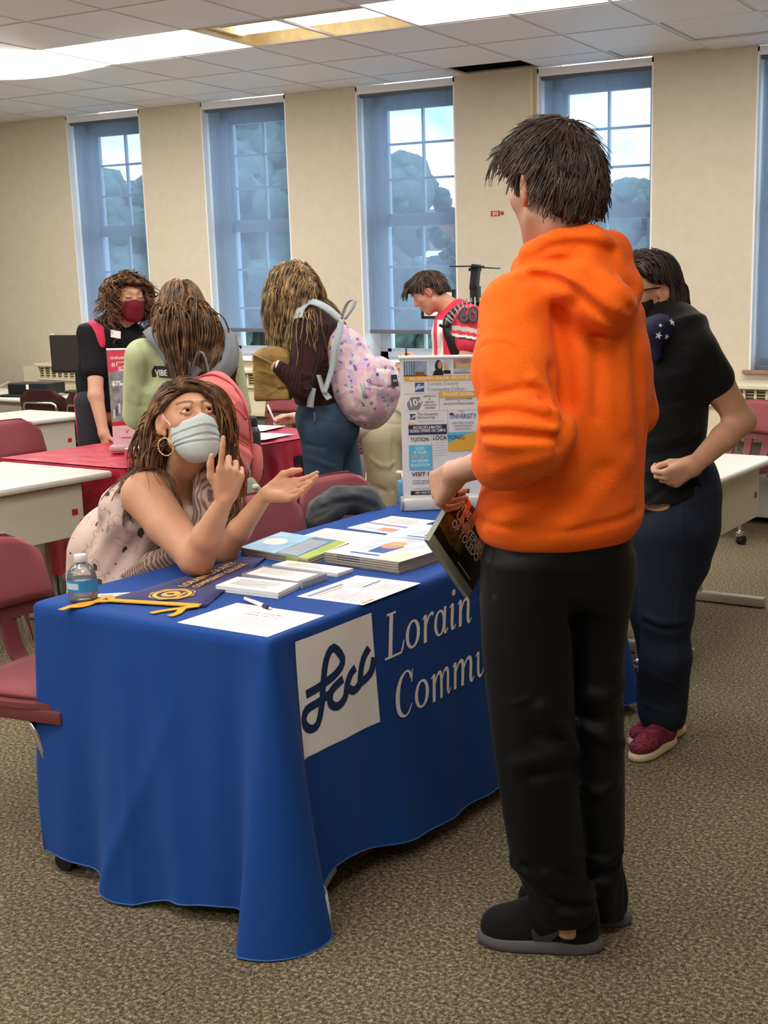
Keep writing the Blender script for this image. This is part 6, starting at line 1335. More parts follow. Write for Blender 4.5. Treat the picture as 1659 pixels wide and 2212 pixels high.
def legs(hip, fl, fr, r=(.085, .058, .04)):
    hl, hr = hip
    return [Chain([hl, (hl+fl)/2+np.array([0, 0, .02]), fl], list(r), .02), Chain([hr, (hr+fr)/2+np.array([0, 0, .02]), fr], list(r), .02)]
def add_shoes(par, pts, dr, up_m, so_m, L=.26, h=.006, w=.09, hg=.075, sh=.025):
    for p in pts:
        hl = np.array(p[:2])-np.array(dr[:2])*.06; up, so, R = shoe_fields(hl, dr, L, w, hg, sh); c = np.array([*(hl+np.array(dr[:2])*L/2), .06]); sdf_obj('shoe', up, c-.2, c+.2, h, up_m, par); sdf_obj('sole', so, c-np.array([.2, .2, .08]), c+np.array([.2, .2, .02]), h, so_m, par)
M_LASH = plain('lashes', '#1d1210', .8)
def lashes(par, c, R, k):
    for s in (-1, 1): MB().tube(W(np.array([np.asarray(c)+R@(np.array([s*.031+dx, .0905-abs(dx)*.25-(.004 if dx*s > 0 else 0), .0075-abs(dx)*.08])*k) for dx in np.linspace(-.014, .016, 8)]))-np.array(par.location), .0021, 6).build('eyelash', M_LASH, par, True)
# ---- curly haired woman in the black polo
Y3 = 7.0; cp = thing('person', 'person with curly brown hair, dark red mask and black polo behind the red table', 'person', W(np.array([-2.40, Y3, 0])))
C3 = A(280, 640, Y3-.02); R3 = axes((.55, -.80, -.16)); nb3 = A(262, 712, Y3+.03)
tor3 = Loft([np.array([-2.40, Y3+.02, .88]), np.array([-2.40, Y3+.02, 1.05]), A(246, 790, Y3+.02), A(248, 735, Y3+.02), A(256, 716, Y3+.03)], [.17, .15, .165, .18, .10], [.12, .11, .12, .11, .07], np.array([.5, -.85, 0]), .03)
s3, e3, w3 = A(205, 730, Y3-.06), A(207, 855, Y3-.20), A(224, 935, Y3-.26); s3b, e3b, w3b = A(300, 735, Y3+.02), A(318, 840, Y3-.04), A(300, 900, Y3-.2)
b3 = U([Local(head_field(open_lids=.62), C3, R3, 1.), Cap(C3+R3@np.array([0, -.03, -.07]), nb3, .052, .058), tor3, Chain([s3, e3, w3], [.048, .040, .028], .02), Chain([s3b, e3b, w3b], [.046, .038, .028], .02), plain_hand(w3, (.1, -.1, -1), (.7, -.7, 0), True), plain_hand(w3b, (-.1, -.6, -.6), (-.8, .2, .3), False)]+legs((np.array([-2.50, Y3, .88]), np.array([-2.32, Y3+.03, .88])), np.array([-2.52, Y3, .06]), np.array([-2.30, Y3, .06])), .03)
sdf_obj('body', b3, np.array([-2.85, 6.4, .02]), np.array([-1.95, 7.4, 1.85]), .007, M_SKIN, cp, skin_cols(C3, R3, 1., (.56, .31, .20)))
lashes(cp, C3, R3, 1.)
M_POLO = plain('black_polo', '#101114', .8, .2, bump=.2, bscale=400); M_DKT = plain('dark_trousers', '#24242c', .8)
po = U([Off(tor3, .014), Chain([s3, s3*.45+e3*.55], [.066, .066], .02), Chain([s3b, s3b*.5+e3b*.5], [.062, .062], .02), Cap(nb3+np.array([0, 0, -.03]), nb3, .068, .066)], .03); po = Sub(po, Cap(nb3+R3@np.array([0, .06, -.05]), nb3+np.array([0, 0, .08]), .05, .058), .01)
sdf_obj('polo_shirt', po, np.array([-2.85, 6.6, .85]), np.array([-1.95, 7.4, 1.55]), .007, M_POLO, cp)
M_REDT = plain('red_trim', '#c32a48', .7); st3 = Chain([A(196, 698, Y3-.06), A(214, 712, Y3-.11), A(222, 745, Y3-.14)], [.022, .024, .015], .01); sdf_obj('red_shoulder_stripe', And(Off(po, .003), Off(st3, .004), .003), np.array([-2.85, 6.6, 1.2]), np.array([-2.1, 7.3, 1.6]), .005, M_REDT, cp)
tr3 = U([Chain([np.array([-2.50, Y3, .90]), np.array([-2.52, Y3+.03, .08])], [.09, .07]), Chain([np.array([-2.32, Y3+.03, .90]), np.array([-2.30, Y3, .08])], [.105, .07]), Ell((-2.41, Y3+.04, .90), (.165, .11, .12))], .03); sdf_obj('trousers', tr3, np.array([-2.75, 6.7, .03]), np.array([-2.05, 7.3, 1.05]), .009, M_DKT, cp)
add_shoes(cp, [(-2.52, Y3), (-2.30, Y3)], nrm((.6, -.7, 0)), M_BLKP, M_BLK)
ap3 = And(Off(tr3, .008), Half((0, 0, .99), (0, 0, 1)), .004); sdf_obj('red_apron', And(And(ap3, Half((0, 0, .62), (0, 0, -1)), .004), Half((-2.42, 0, 0), (1, 0, 0)), .004), np.array([-2.75, 6.7, .5]), np.array([-2.3, 7.3, 1.1]), .007, M_REDT, cp)
M_MKR = plain('dark_red_mask', '#6b1220', .85); sdf_obj('face_mask', Local(lambda p: mk2(p)-.003, C3, R3, 1.), C3-.17, C3+.17, .004, M_MKR, cp)
bp = A(250, 722, Y3-.14); R_b = rotm((0, 1, 0), .12); MB().box((0, 0, 0), (.072, .004, .040), R_b).build('name_badge', M_PAPER, cp).location = W(bp)-np.array(cp.location)
cp.children[-1].rotation_euler = (0, 0, -YAW+.2); nbg = MB().box((-.022, -.0025, .006), (.022, .003, .022), R_b).build('badge_logo', M_REDT, cp.children[-1])
K3 = [(-.13, -.16), (.005, -.16), (.025, .03), (.05, .060), (.08, .070), (.12, .078)]; h3 = hairmass(C3, R3, 1., K3, [Ell((.075, -.01, -.03), (.05, .06, .11)), Ell((-.075, -.01, -.03), (.05, .06, .11)), Ell((0, -.06, -.06), (.10, .07, .12)), Ell((0, .075, .085), (.05, .03, .02))], 5, .010, 48.)
M_CUR = hair_mat('curly_brown_hair', '#2a1d17', '#8a6647', .5); sdf_obj('hair', h3, C3-.27, C3+.25, .007, base(M_CUR), cp, lambda V: np.full((len(V), 3), .7))
P, g = scalp(620, [(-.13, -.1), (.03, -.1), (.05, .06), (.12, .075)], 31, -.1); D = tangent(P, (P-np.array([0, -.05, .12]))*6)+np.array([0, -.1, 0]); f3 = lambda p: np.minimum(h3(p)+.004, b3(p))
pth = fall(C3+P@R3.T, D@R3.T, 26, .012, f3, .38, g.uniform(.002, .022, len(P)), 0, 5, 7, curl=.75, length=g.uniform(.18, .33, len(P))); ql = (pth-C3)@R3; okc = ~((np.abs(ql[:, :, 0]) < .062) & (ql[:, :, 1] > .045) & (ql[:, :, 2] < .050)).any(1); hair_obj('curls', pth[okc], .0042, .0015, M_CUR, cp, (.5, 1.6), [(1, 1, 1), (1.15, 1.02, .85)], 6)
# ---- long haired person with the coral backpack
Y4 = 5.5; gp = thing('person', 'person with long brown hair and pale green shirt seen from behind', 'person', W(np.array([-1.55, Y4, 0])))
C4 = A(392, 672, Y4-.03); R4 = axes((-.42, .88, -.22)); nb4 = A(400, 745, Y4-.02)
tor4 = Loft([np.array([-1.54, Y4, .86]), np.array([-1.55, Y4, 1.02]), A(400, 850, Y4), A(400, 775, Y4), A(400, 745, Y4)], [.165, .165, .19, .20, .12], [.12, .115, .125, .12, .08], np.array([.45, .88, 0]), .03)
s4, e4, w4 = A(310, 770, Y4-.06), A(300, 895, Y4+.02), A(335, 915, Y4+.22); s4b, e4b, w4b = A(487, 770, Y4+.06), A(508, 885, Y4+.08), A(470, 915, Y4+.28)
b4 = U([Local(head_field(), C4, R4, 1.), Cap(C4+R4@np.array([0, -.02, -.07]), nb4, .052, .06), tor4, Chain([s4, e4, w4], [.055, .044, .028], .02), Chain([s4b, e4b, w4b], [.055, .044, .028], .02), plain_hand(w4, (.5, .8, .1), (.3, -.1, .9), False), plain_hand(w4b, (-.5, .8, .1), (-.3, -.1, .9), True)]+legs((np.array([-1.64, Y4, .86]), np.array([-1.45, Y4+.04, .86])), np.array([-1.65, Y4, .06]), np.array([-1.43, Y4+.05, .06])), .03)
sdf_obj('body', b4, np.array([-2.0, 5.1, .02]), np.array([-1.1, 6.05, 1.75]), .007, M_SKIN, gp, skin_cols(C4, R4, 1., (.56, .31, .20)))
M_GRS = fabric('pale_green_jersey', '#b0b98f', .88, 400, .1); gs = U([Off(tor4, .018), Chain([s4, e4, w4*.8+e4*.2], [.082, .070, .05], .02), Chain([s4b, e4b, w4b*.8+e4b*.2], [.078, .066, .05], .02), Cap(nb4+np.array([0, 0, -.05]), nb4+np.array([0, 0, -.01]), .08, .07), And(Off(tor4, .022), Half((0, 0, 1.1), (0, 0, 1)), .01)], .035)
gf4 = on_surface(gs, [([(305, 745), (320, 790), (318, 830)], -.010, .012), ([(330, 750), (345, 800), (330, 850)], .008, .014), ([(285, 830), (310, 850), (335, 850)], .008, .012), ([(280, 870), (310, 880), (335, 870)], -.007, .012), ([(340, 770), (370, 800), (380, 830)], -.006, .012), ([(500, 760), (510, 810), (505, 850)], -.008, .012), ([(290, 790), (302, 830), (296, 870)], .007, .014)], 3.)
sdf_obj('green_shirt', Fold(gs, gf4, .004, 16.), np.array([-2.05, 5.1, .78]), np.array([-1.1, 6.0, 1.48]), .007, M_GRS, gp)
tr4 = U([Chain([np.array([-1.64, Y4, .90]), np.array([-1.65, Y4, .08])], [.105, .06]), Chain([np.array([-1.45, Y4+.04, .90]), np.array([-1.43, Y4+.05, .08])], [.105, .06]), Ell((-1.55, Y4+.02, .90), (.18, .135, .12))], .03); sdf_obj('leggings', tr4, np.array([-1.9, 5.2, .03]), np.array([-1.2, 5.8, 1.05]), .009, M_DKT, gp)
add_shoes(gp, [(-1.65, Y4), (-1.43, Y4+.05)], nrm((-.4, .9, 0)), M_WHITE, M_WHITE)
K4 = [(-.13, -.3), (-.0, -.3), (.03, .03), (.06, .06), (.12, .075)]; h4 = hairmass(C4, R4, 1., K4, [Ell((0, -.062, -.06), (.088, .052, .12)), Ell((.02, -.085, -.14), (.075, .040, .12))], 6, .003, 60.); M_HB4 = hair_mat('long_brown_hair', '#3a281b', '#7c5a3a', .4)
sdf_obj('hair', h4, C4-.3, C4+.2, .007, base(M_HB4), gp, lambda V: np.full((len(V), 3), .8)); P, g = scalp(1700, [(-.13, -.08), (.02, -.05), (.05, .055), (.12, .075)], 41, -.07)
D = tangent(P, np.where(P[:, :1] > .005, np.array([.45, -.6, -.4]), np.array([-.45, -.6, -.4]))+g.normal(size=P.shape)*.15); f4 = lambda p: np.minimum(np.minimum(h4(p)+.003, gs(p)), b4(p))
pl4 = lambda p: np.where(p[:, 2:3] < C4[2]-.08, np.stack([np.clip((C4[0]+.055-p[:, 0])*2.2, -.35, .35), np.full(len(p), -.05), np.zeros(len(p))], 1), 0.)
pth = fall(C4+P@R4.T, D@R4.T, 42, .0135, f4, .5, g.uniform(.001, .014, len(P)), .06, 3.5, 8, length=g.uniform(.26, .42, len(P)), pull=pl4); hair_obj('hair_strands', pth, .0050, .0014, M_HB4, gp, (.6, 1.5), [(1, 1, 1), (1.12, 1., .86)], 9)
# coral backpack
M_COR = fabric('coral_nylon', '#e07a78', .88, 350, .1); M_GST = fabric('grey_strap', '#767b80', .85, 300, .1); M_PATCH = plain('black_patch', '#121214', .6)
cb4 = A(468, 930, Y4-.22); bk = thing('backpack', 'coral pink backpack with grey straps on the back of the green shirt', 'backpack', W(cb4+np.array([0, 0, -.30])))
RB = axes((-.42, .88, .10)); bag4 = U([Ell((0, .01, .0), (.152, .105, .255)), Ell((0, .0, -.10), (.155, .105, .17))], .06); pk = U([Ell((0, -.075, -.12), (.128, .062, .115)), Ell((0, -.05, .03), (.135, .07, .17))], .02)
bf = Local(bag4, cb4, RB); pf_ = Local(pk, cb4, RB); bx = (cb4-np.array([.28, .28, .34]), cb4+np.array([.28, .28, .34])); cor = U([bf, pf_], .015)
cfl = on_surface(cor, [([(432, 842), (480, 850), (530, 890), (548, 930)], -.016, .011), ([(452, 872), (480, 858), (510, 872)], .012, .012), ([(465, 890), (510, 884), (545, 912)], -.016, .011), ([(462, 950), (510, 944), (550, 968)], -.018, .012), ([(462, 968), (510, 965), (548, 990)], .010, .012), ([(540, 890), (556, 960), (550, 1045)], -.012, .010), ([(500, 990), (520, 1040)], -.008, .014), ([(440, 830), (500, 838)], .008, .016)], 3.)
sdf_obj('bag_body', Fold(cor, cfl, .005, 20.), *bx, .0058, M_COR, bk); M_COD = fabric('coral_piping', '#c45a5e', .85, 350, .1)
for pts in ([(418, 820), (462, 810), (508, 840), (535, 900), (543, 980), (538, 1050)], [(455, 884), (500, 878), (532, 906)], [(455, 946), (500, 940), (536, 962)], [(478, 921), (500, 919), (514, 921)]):
    q = trace(cor, smooth_path(pts, 22)[:, :2], 3.); MB().tube(W(q+grad(cor, q)*.003)-np.array(bk.location), .0045, 6).build('piping', M_COD, bk, True)
lc = lambda *q: cb4+RB@np.array(q)
sd = Local(Ell((.150, -.005, -.14), (.045, .06, .12)), cb4, RB); sdf_obj('side_pocket', sd, *bx, .007, M_COR, bk)
for pts in ([A(340, 735, Y4-.02), A(328, 712, Y4-.06), A(342, 730, Y4-.135), A(378, 775, Y4-.17), A(425, 815, Y4-.21)], [A(480, 735, Y4+.02), A(492, 716, Y4+.0), A(500, 745, Y4-.09), A(490, 785, Y4-.14), A(468, 818, Y4-.20)]):
    Q = smooth_path(pts, 18); Q = np.array([q+grad(gs, q[None])[0]*max(0, .030-float(gs(q[None].astype(f32))[0])) for q in Q]); tn = np.gradient(Q, axis=0); tn /= np.linalg.norm(tn, axis=1, keepdims=True); vn = grad(gs, Q); sdv = np.cross(tn, vn); sdv /= np.linalg.norm(sdv, axis=1, keepdims=True)
    G = np.stack([Q+sdv*wv_ for wv_ in (-.040, -.014, .014, .040)], 1); G[:, 1:3] += vn[:, None]*.006; Vt, Ft = solid_sheet(W(G), .008); mesh_obj('strap', Vt-np.array(bk.location), Ft, M_GST, bk, True)
Q = smooth_path([A(412, 812, Y4-.21), A(424, 770, Y4-.23), A(434, 760, Y4-.235), A(444, 775, Y4-.23), A(452, 812, Y4-.21)], 16); G = np.stack([Q+np.array([0, -.012, 0]), Q+np.array([0, .012, 0])], 1); Vt, Ft = solid_sheet(W(G), .004); mesh_obj('grab_handle', Vt-np.array(bk.location), Ft, M_GST, bk, True)
pp = trace(cor, [(493, 980)], 3.)[0]; nn = grad(cor, pp[None])[0]; pa = nrm(np.cross([0, 0, 1.], nn)); ob = W(pp+nn*.004)-np.array(bk.location); pg = Page(ob, dirw(pa), dirw(np.cross(nn, pa)), .001); pg.rect(-.022, -.045, .044, .09, M_PATCH); pg.text('art', 0, -.01, .022, M_PAPER, 'CENTER', bold=.02); pg.build('label_patch', bk)
for px0, py0 in ((510, 925), (512, 922)): 
    q = trace(cor, [(px0, py0), (px0-2, py0+8), (px0-12, py0+14)], 3.)+np.array([0, -.008, 0]); MB().tube(W(q)-np.array(bk.location), .006, 6).build('zip_pull', plain('zip_metal', '#8a8078', .35, .5, .6), bk, True)
# bottle in the side pocket, plush key ring
wb = A(545, 945, Y4-.16); wt = thing('flask', 'black insulated flask in the coral backpack side pocket', 'bottle', W(wb+np.array([0, 0, -.10]))); MB().lathe([(.0, 0), (.034, 0), (.036, .01), (.036, .12), (.030, .138), (.024, .142)], n=20, cap=False).build('flask_body', plain('flask_black', '#2c2c31', .4), wt, True); MB().lathe([(.024, .140), (.026, .142), (.026, .185), (.022, .19), (0, .19)], n=20, cap=False).build('lid', M_BLKP, wt, auto=40); MB().lathe([(.0262, .142), (.0262, .147)], n=20, cap=False).build('steel_ring', M_CHR, wt, True)
Page((-.008, -.0368, .03), (1, 0, 0), (0, 0, 1), .0004).poly([(0, 0), (.006, .012), (.010, .03), (.018, .036), (.016, .015), (.012, 0)], M_INK).build('print', wt)
kp = A(549, 1058, Y4-.32); kt = thing('plush_charm', 'grey green plush charm hanging from the coral backpack', 'charm', W(kp)); M_PL = fabric('plush_grey_green', '#8d9683', .85, 300, .3); M_PLW = fabric('plush_cream', '#d9d3c2', .9, 300, .3)
sdf_obj('plush_body', U([Ell(kp+np.array([.004, 0, -.02]), (.034, .03, .045)), Ell(kp+np.array([-.012, 0, .025]), (.022, .022, .03))], .02), kp-.12, kp+.12, .004, M_PL, kt); sdf_obj('plush_ear', Ell(kp+np.array([.012, -.026, .018]), (.015, .010, .013)), kp-.12, kp+.12, .004, M_PLW, kt); sdf_obj('plush_tag', Ell(kp+np.array([-.004, -.005, -.075]), (.008, .006, .022)), kp-.12, kp+.12, .004, M_PLW, kt); MB().tube(W(smooth_path([A(533, 1000, Y4-.30), A(540, 1020, Y4-.32), kp+np.array([-.016, 0, .05])], 8))-np.array(kt.location), .004, 6).build('cord', M_GST, kt, True)
# sleeve lettering on the green shirt
pp = trace(gs, [(350, 800)], 3.)[0]; nn = grad(gs, pp[None])[0]; pa = nrm(np.cross([0, 0, 1.], nn)); pg = Page(W(pp+nn*.006)-np.array(gp.location), dirw(pa), dirw(np.cross(nn, pa)), .001); pg.rect(-.055, -.030, .11, .05, M_PATCH); pg.text('VIBE', 0, -.022, .036, M_PAPER, 'CENTER', bold=.02); pg.build('shirt_print', gp)
# ---- girl in the brown sweater with the flowery backpack
Y5 = 6.2; wp = thing('person', 'person with blonde brown hair in dark brown ribbed sweater and jeans, looking down', 'person', W(np.array([-1.02, Y5, 0])))
C5 = A(634, 625, Y5-.05); R5 = axes((-.80, .30, -.62)); nb5 = A(668, 690, Y5); 
tor5 = Loft([A(705, 905, Y5+.02), A(688, 840, Y5+.02), A(680, 765, Y5), A(676, 705, Y5), A(672, 682, Y5)], [.13, .115, .125, .125, .07], [.17, .155, .17, .175, .10], np.array([.15, -1, 0]), .03)
s5, e5, w5 = A(662, 712, Y5-.17), A(650, 835, Y5-.20), A(600, 790, Y5-.24); s5b, e5b, w5b = A(688, 712, Y5+.17), A(670, 830, Y5+.17), A(600, 800, Y5+.02)
h5 = plain_hand(w5, (-.92, .1, .10), (-.1, .2, .95), False, .75); h5b = plain_hand(w5b, (-.9, -.1, .0), (-.1, -.2, .95), True, .8)
lg5 = legs((A(700, 925, Y5-.09), A(720, 925, Y5+.09)), np.array([-1.06, Y5-.08, .07]), np.array([-.92, Y5+.12, .07]))
b5 = U([Local(head_field(), C5, R5, 1.), Cap(C5+R5@np.array([0, -.03, -.07]), nb5, .05, .056), tor5, Chain([s5, e5, w5], [.05, .042, .027], .02), Chain([s5b, e5b, w5b], [.05, .042, .027], .02), h5, h5b]+lg5, .03)
sdf_obj('body', b5, np.array([-1.75, 5.7, .02]), np.array([-.55, 6.65, 1.8]), .007, M_SKIN, wp, skin_cols(C5, R5, 1., (.56, .31, .21)))
t = NT('brown_rib_knit'); v = t.coord(rot=(0, 0, .5)); wv = t.n('TexWave', wave_type='BANDS', bands_direction='X'); t.link(v, wv.inputs['Vector']); wv.inputs['Scale'].default_value = 45; t.bsdf(t.ramp(wv.outputs['Fac'], [(.2, '#2c1517'), (.8, '#42252a')]), .85, .2, 0, t.bump(wv.outputs['Fac'], .4, .003), .1); M_RIB = t.m
swt = U([And(Off(tor5, .012), Half(A(690, 874, Y5), (0, 0, -1)), .01), Chain([s5, e5, w5*.9+e5*.1], [.072, .060, .042], .02), Chain([s5b, e5b, w5b*.9+e5b*.1], [.07, .058, .042], .02), Cap(nb5+np.array([0, 0, -.04]), nb5, .07, .066)], .03)
sdf_obj('sweater', Fold(swt, on_surface(swt, [([(640, 800), (655, 815), (675, 815)], .008, .012), ([(630, 820), (650, 845), (672, 850)], -.008, .010), ([(665, 830), (690, 840), (720, 835)], -.006, .012), ([(672, 720), (668, 780), (660, 830)], -.008, .02)], 3.5), .003, 16.), np.array([-1.75, 5.75, .80]), np.array([-.6, 6.65, 1.6]), .007, M_RIB, wp)
def denim(name, a, b): 
    t = NT(name); v = t.coord(); t.bsdf(t.mix(t.noise(v, 420, 2), t.ramp(t.noise(v, 6, 3), [(.3, a), (.7, b)]), a), .8, .2, 0, t.bump(t.noise(v, 500, 2), .3, .0008)); return t.m
M_DEN, M_DEND = denim('blue_denim', '#2b3d52', '#4a627c'), denim('dark_denim', '#161d2b', '#2e394c')
hips5 = U([Ell(A(705, 905, Y5+.0), (.155, .185, .15)), Ell(A(722, 925, Y5-.05), (.125, .13, .13))], .04); jn = U([hips5, Chain([A(698, 930, Y5-.09), np.array([-1.05, Y5-.09, .48]), np.array([-1.06, Y5-.08, .09])], [.115, .082, .062], .03), Chain([A(722, 930, Y5+.09), np.array([-.95, Y5+.11, .48]), np.array([-.92, Y5+.12, .09])], [.115, .082, .062], .03)], .035); jn = And(jn, Half(A(700, 848, Y5), (0, 0, 1)), .006)
jf = on_surface(jn, [([(655, 905), (700, 912), (770, 915)], -.006, .005), ([(690, 925), (695, 985), (722, 1000), (760, 985)], -.004, .004), ([(660, 960), (700, 968)], -.006, .008), ([(650, 880), (760, 888)], .004, .006), ([(655, 985), (720, 1010)], .005, .01)], 3.5)
sdf_obj('jeans', Fold(jn, jf, .003, 18.), np.array([-1.4, 5.8, .05]), np.array([-.6, 6.6, 1.2]), .007, M_DEN, wp); add_shoes(wp, [(-1.06, Y5-.08), (-.92, Y5+.12)], nrm((-.95, .2, 0)), M_WHITE, M_WHITE)
MB().tube(W(trace(jn, [(678, 890), (681, 900), (680, 912)], 3.5)+np.array([0, -.006, 0]))-np.array(wp.location), .005, 6).build('belt_loop', M_GST, wp, True)
MB().tube(W(np.array([w5+.030*(math.cos(a)*np.array([0, 1., 0])+math.sin(a)*np.array([.3, 0, 1.])) for a in np.linspace(0, 2*PI, 20)]))-np.array(wp.location), .006, 6).build('wristband', M_WHITE, wp, True)
K5 = [(-.13, -.2), (-.0, -.2), (.04, .0), (.06, .05), (.12, .07)]; hm5 = hairmass(C5, R5, 1., K5, [Ell((.04, .04, .02), (.05, .06, .07)), Ell((-.04, .04, .02), (.05, .06, .07))], 8, .004, 55.); M_BLO = hair_mat('blonde_brown_hair', '#4f3d2a', '#a48a60', .45)
sdf_obj('hair', hm5, C5-.25, C5+.22, .007, base(M_BLO), wp, lambda V: np.full((len(V), 3), .8)); P, g = scalp(950, [(-.13, -.08), (.03, -.06), (.06, .04), (.12, .07)], 51, -.07); D = tangent(P, np.where(P[:, :1] > 0, np.array([.8, .1, -.1]), np.array([-.8, .1, -.1]))); f5 = lambda p: np.minimum(np.minimum(hm5(p)+.003, swt(p)), b5(p))
pth = fall(C5+P@R5.T, D@R5.T, 36, .0125, f5, .5, g.uniform(.001, .018, len(P)), .14, 4., 8, length=g.uniform(.24, .44, len(P))); ql = (pth-C5)@R5; okc = ~((np.abs(ql[:, :, 0]) < .055) & (ql[:, :, 1] > .05) & (ql[:, :, 2] < .045)).any(1); pth = pth[okc]; hair_obj('hair_strands', pth, .0044, .0012, M_BLO, wp, (.55, 1.5), [(1, 1, 1), (1.15, 1.05, .9)], 10)
# flowery backpack
t = NT('flower_print'); v = t.coord(); nz2 = t.n('TexNoise'); t.link(v, nz2.inputs['Vector']); nz2.inputs['Scale'].default_value = 9; mv = t.n('VectorMath', operation='MULTIPLY_ADD'); t.link(nz2.outputs['Color'], mv.inputs[0]); mv.inputs[1].default_value = (.07,)*3; t.link(v, mv.inputs[2])
vo = t.n('TexVoronoi'); t.link(mv.outputs[0], vo.inputs['Vector']); vo.inputs['Scale'].default_value = 30; sep = t.n('SeparateColor'); t.link(vo.outputs['Color'], sep.inputs[0])
col = t.ramp(sep.outputs[0], [(.0, '#cfb3ba'), (.25, '#d8c2b8'), (.45, '#bd9ac0'), (.62, '#cc9cae'), (.78, '#aa9bc9'), (.9, '#d3c9c8')], 'CONSTANT'); col = t.mix(t.math('MULTIPLY', t.noise(v, 30, 3), .5), col, '#cdb5bd')
v2 = t.n('TexVoronoi'); t.link(mv.outputs[0], v2.inputs['Vector']); v2.inputs['Scale'].default_value = 36; s2 = t.n('SeparateColor'); t.link(v2.outputs['Color'], s2.inputs[0]); pet = t.math('MULTIPLY', t.math('LESS_THAN', v2.outputs['Distance'], .34), t.math('GREATER_THAN', s2.outputs[1], .48)); col = t.mix(pet, col, t.ramp(s2.outputs[0], [(.0, '#5b5a94'), (.4, '#8f72ad'), (.7, '#a9bcdc'), (.9, '#3f4b7d')], 'CONSTANT'))
col = t.mix(t.math('MULTIPLY', t.math('LESS_THAN', v2.outputs['Distance'], .13), t.math('GREATER_THAN', s2.outputs[1], .48)), col, '#e6dad0')
t.bsdf(col, .65, .3, 0, t.bump(t.noise(v, 14, 4), .3, .01)); M_FLW = t.m; M_LGS = fabric('light_grey_strap', '#a9b2b6', .9, 300, .1)
c5 = A(775, 810, Y5-.06); fb = thing('backpack', 'flower print backpack in pink and lilac with pale grey straps', 'backpack', W(c5+np.array([0, 0, -.3])))
TB = rotm((0, 1, 0), -.28); RB5 = axes((-.93, .30, 0)); RB5 = TB@RB5
fl5 = U([Ell((0, .02, -.02), (.165, .115, .255)), Ell((0, -.03, -.10), (.165, .13, .165)), Ell((0, .03, .12), (.12, .08, .14))], .05); pk5 = U([Ell((.0, -.125, -.06), (.13, .065, .12))], .02)
ff = U([Local(fl5, c5, RB5), Local(pk5, c5, RB5)], .012)
fd5 = on_surface(ff, [([(712, 690), (760, 715), (800, 770), (830, 790)], .010, .012), ([(730, 690), (790, 720), (830, 760), (852, 790)], -.012, .009), ([(760, 760), (752, 820), (765, 870)], -.010, .010), ([(720, 730), (715, 800), (725, 860)], .008, .016), ([(790, 740), (800, 790), (792, 850)], .009, .014), ([(800, 830), (830, 838), (862, 832)], -.010, .006), ([(800, 800), (835, 795), (860, 805)], -.008, .008), ([(780, 870), (785, 900)], -.008, .01), ([(700, 880), (740, 900), (790, 910)], .007, .014)], 3.5)
bx = (c5-np.array([.32, .34, .36]), c5+np.array([.32, .34, .36])); sdf_obj('bag_body', Fold(ff, fd5, .009, 13.), *bx, .0065, M_FLW, fb)
def strap(par, pts, f, wd, mat, name='strap', lift=.012, n=20, th=.007):
    Q = smooth_path(pts, n); Q = np.array([q+grad(f, q[None])[0]*max(0, lift-float(f(q[None].astype(f32))[0])) for q in Q]); tn = np.gradient(Q, axis=0); tn /= np.maximum(np.linalg.norm(tn, axis=1, keepdims=True), 1e-9); vn = grad(f, Q); sdv = np.cross(tn, vn); sdv /= np.maximum(np.linalg.norm(sdv, axis=1, keepdims=True), 1e-9)
    Vt, Ft = solid_sheet(W(np.stack([Q+sdv*q for q in (-wd/2, 0, wd/2)], 1)), th); return mesh_obj(name, Vt-np.array(par.location), Ft, mat, par, True)
strap(fb, [A(735, 690, Y5-.16), A(700, 662, Y5-.19), A(668, 652, Y5-.16), A(650, 668, Y5-.19), A(645, 690, Y5-.22)], swt, .045, M_LGS); strap(fb, [A(738, 690, Y5-.17), A(728, 740, Y5-.22), A(716, 800, Y5-.22), A(700, 850, Y5-.24)], ff, .03, M_LGS, 'side_strap')
strap(fb, [A(688, 810, Y5-.20), A(700, 845, Y5-.22), A(712, 862, Y5-.24)], swt, .03, M_LGS, 'lower_strap'); strap(fb, [A(676, 838, Y5-.22), A(672, 860, Y5-.225), A(670, 880, Y5-.225)], jn, .035, M_LGS, 'strap_end')
Q = smooth_path([A(735, 690, Y5-.02), A(748, 655, Y5-.06), A(764, 648, Y5-.08), A(760, 665, Y5-.1), A(742, 690, Y5-.14)], 14); Vt, Ft = solid_sheet(W(np.stack([Q+np.array([.0, -.014, .0]), Q+np.array([.010, .014, 0])], 1)), .004); mesh_obj('grab_handle', Vt-np.array(fb.location), Ft, M_LGS, fb, True)
pp = trace(ff, [(850, 822)], 3.5)[0]; nn = grad(ff, pp[None])[0]; pa = nrm(np.cross([0, 0, 1.], nn)); pg = Page(W(pp+nn*.006)-np.array(fb.location), dirw(pa), dirw(np.cross(nn, pa)), .002); pg.rect(-.026, -.032, .052, .06, M_PATCH); pg.rect(-.018, -.008, .036, .012, M_INK); pg.build('label_patch', fb)
q = trace(ff, [(782, 828), (786, 842), (788, 858)], 3.5)+np.array([0, -.01, 0]); MB().tube(W(q)-np.array(fb.location), .008, 6).build('zip_pull', M_LGS, fb, True)
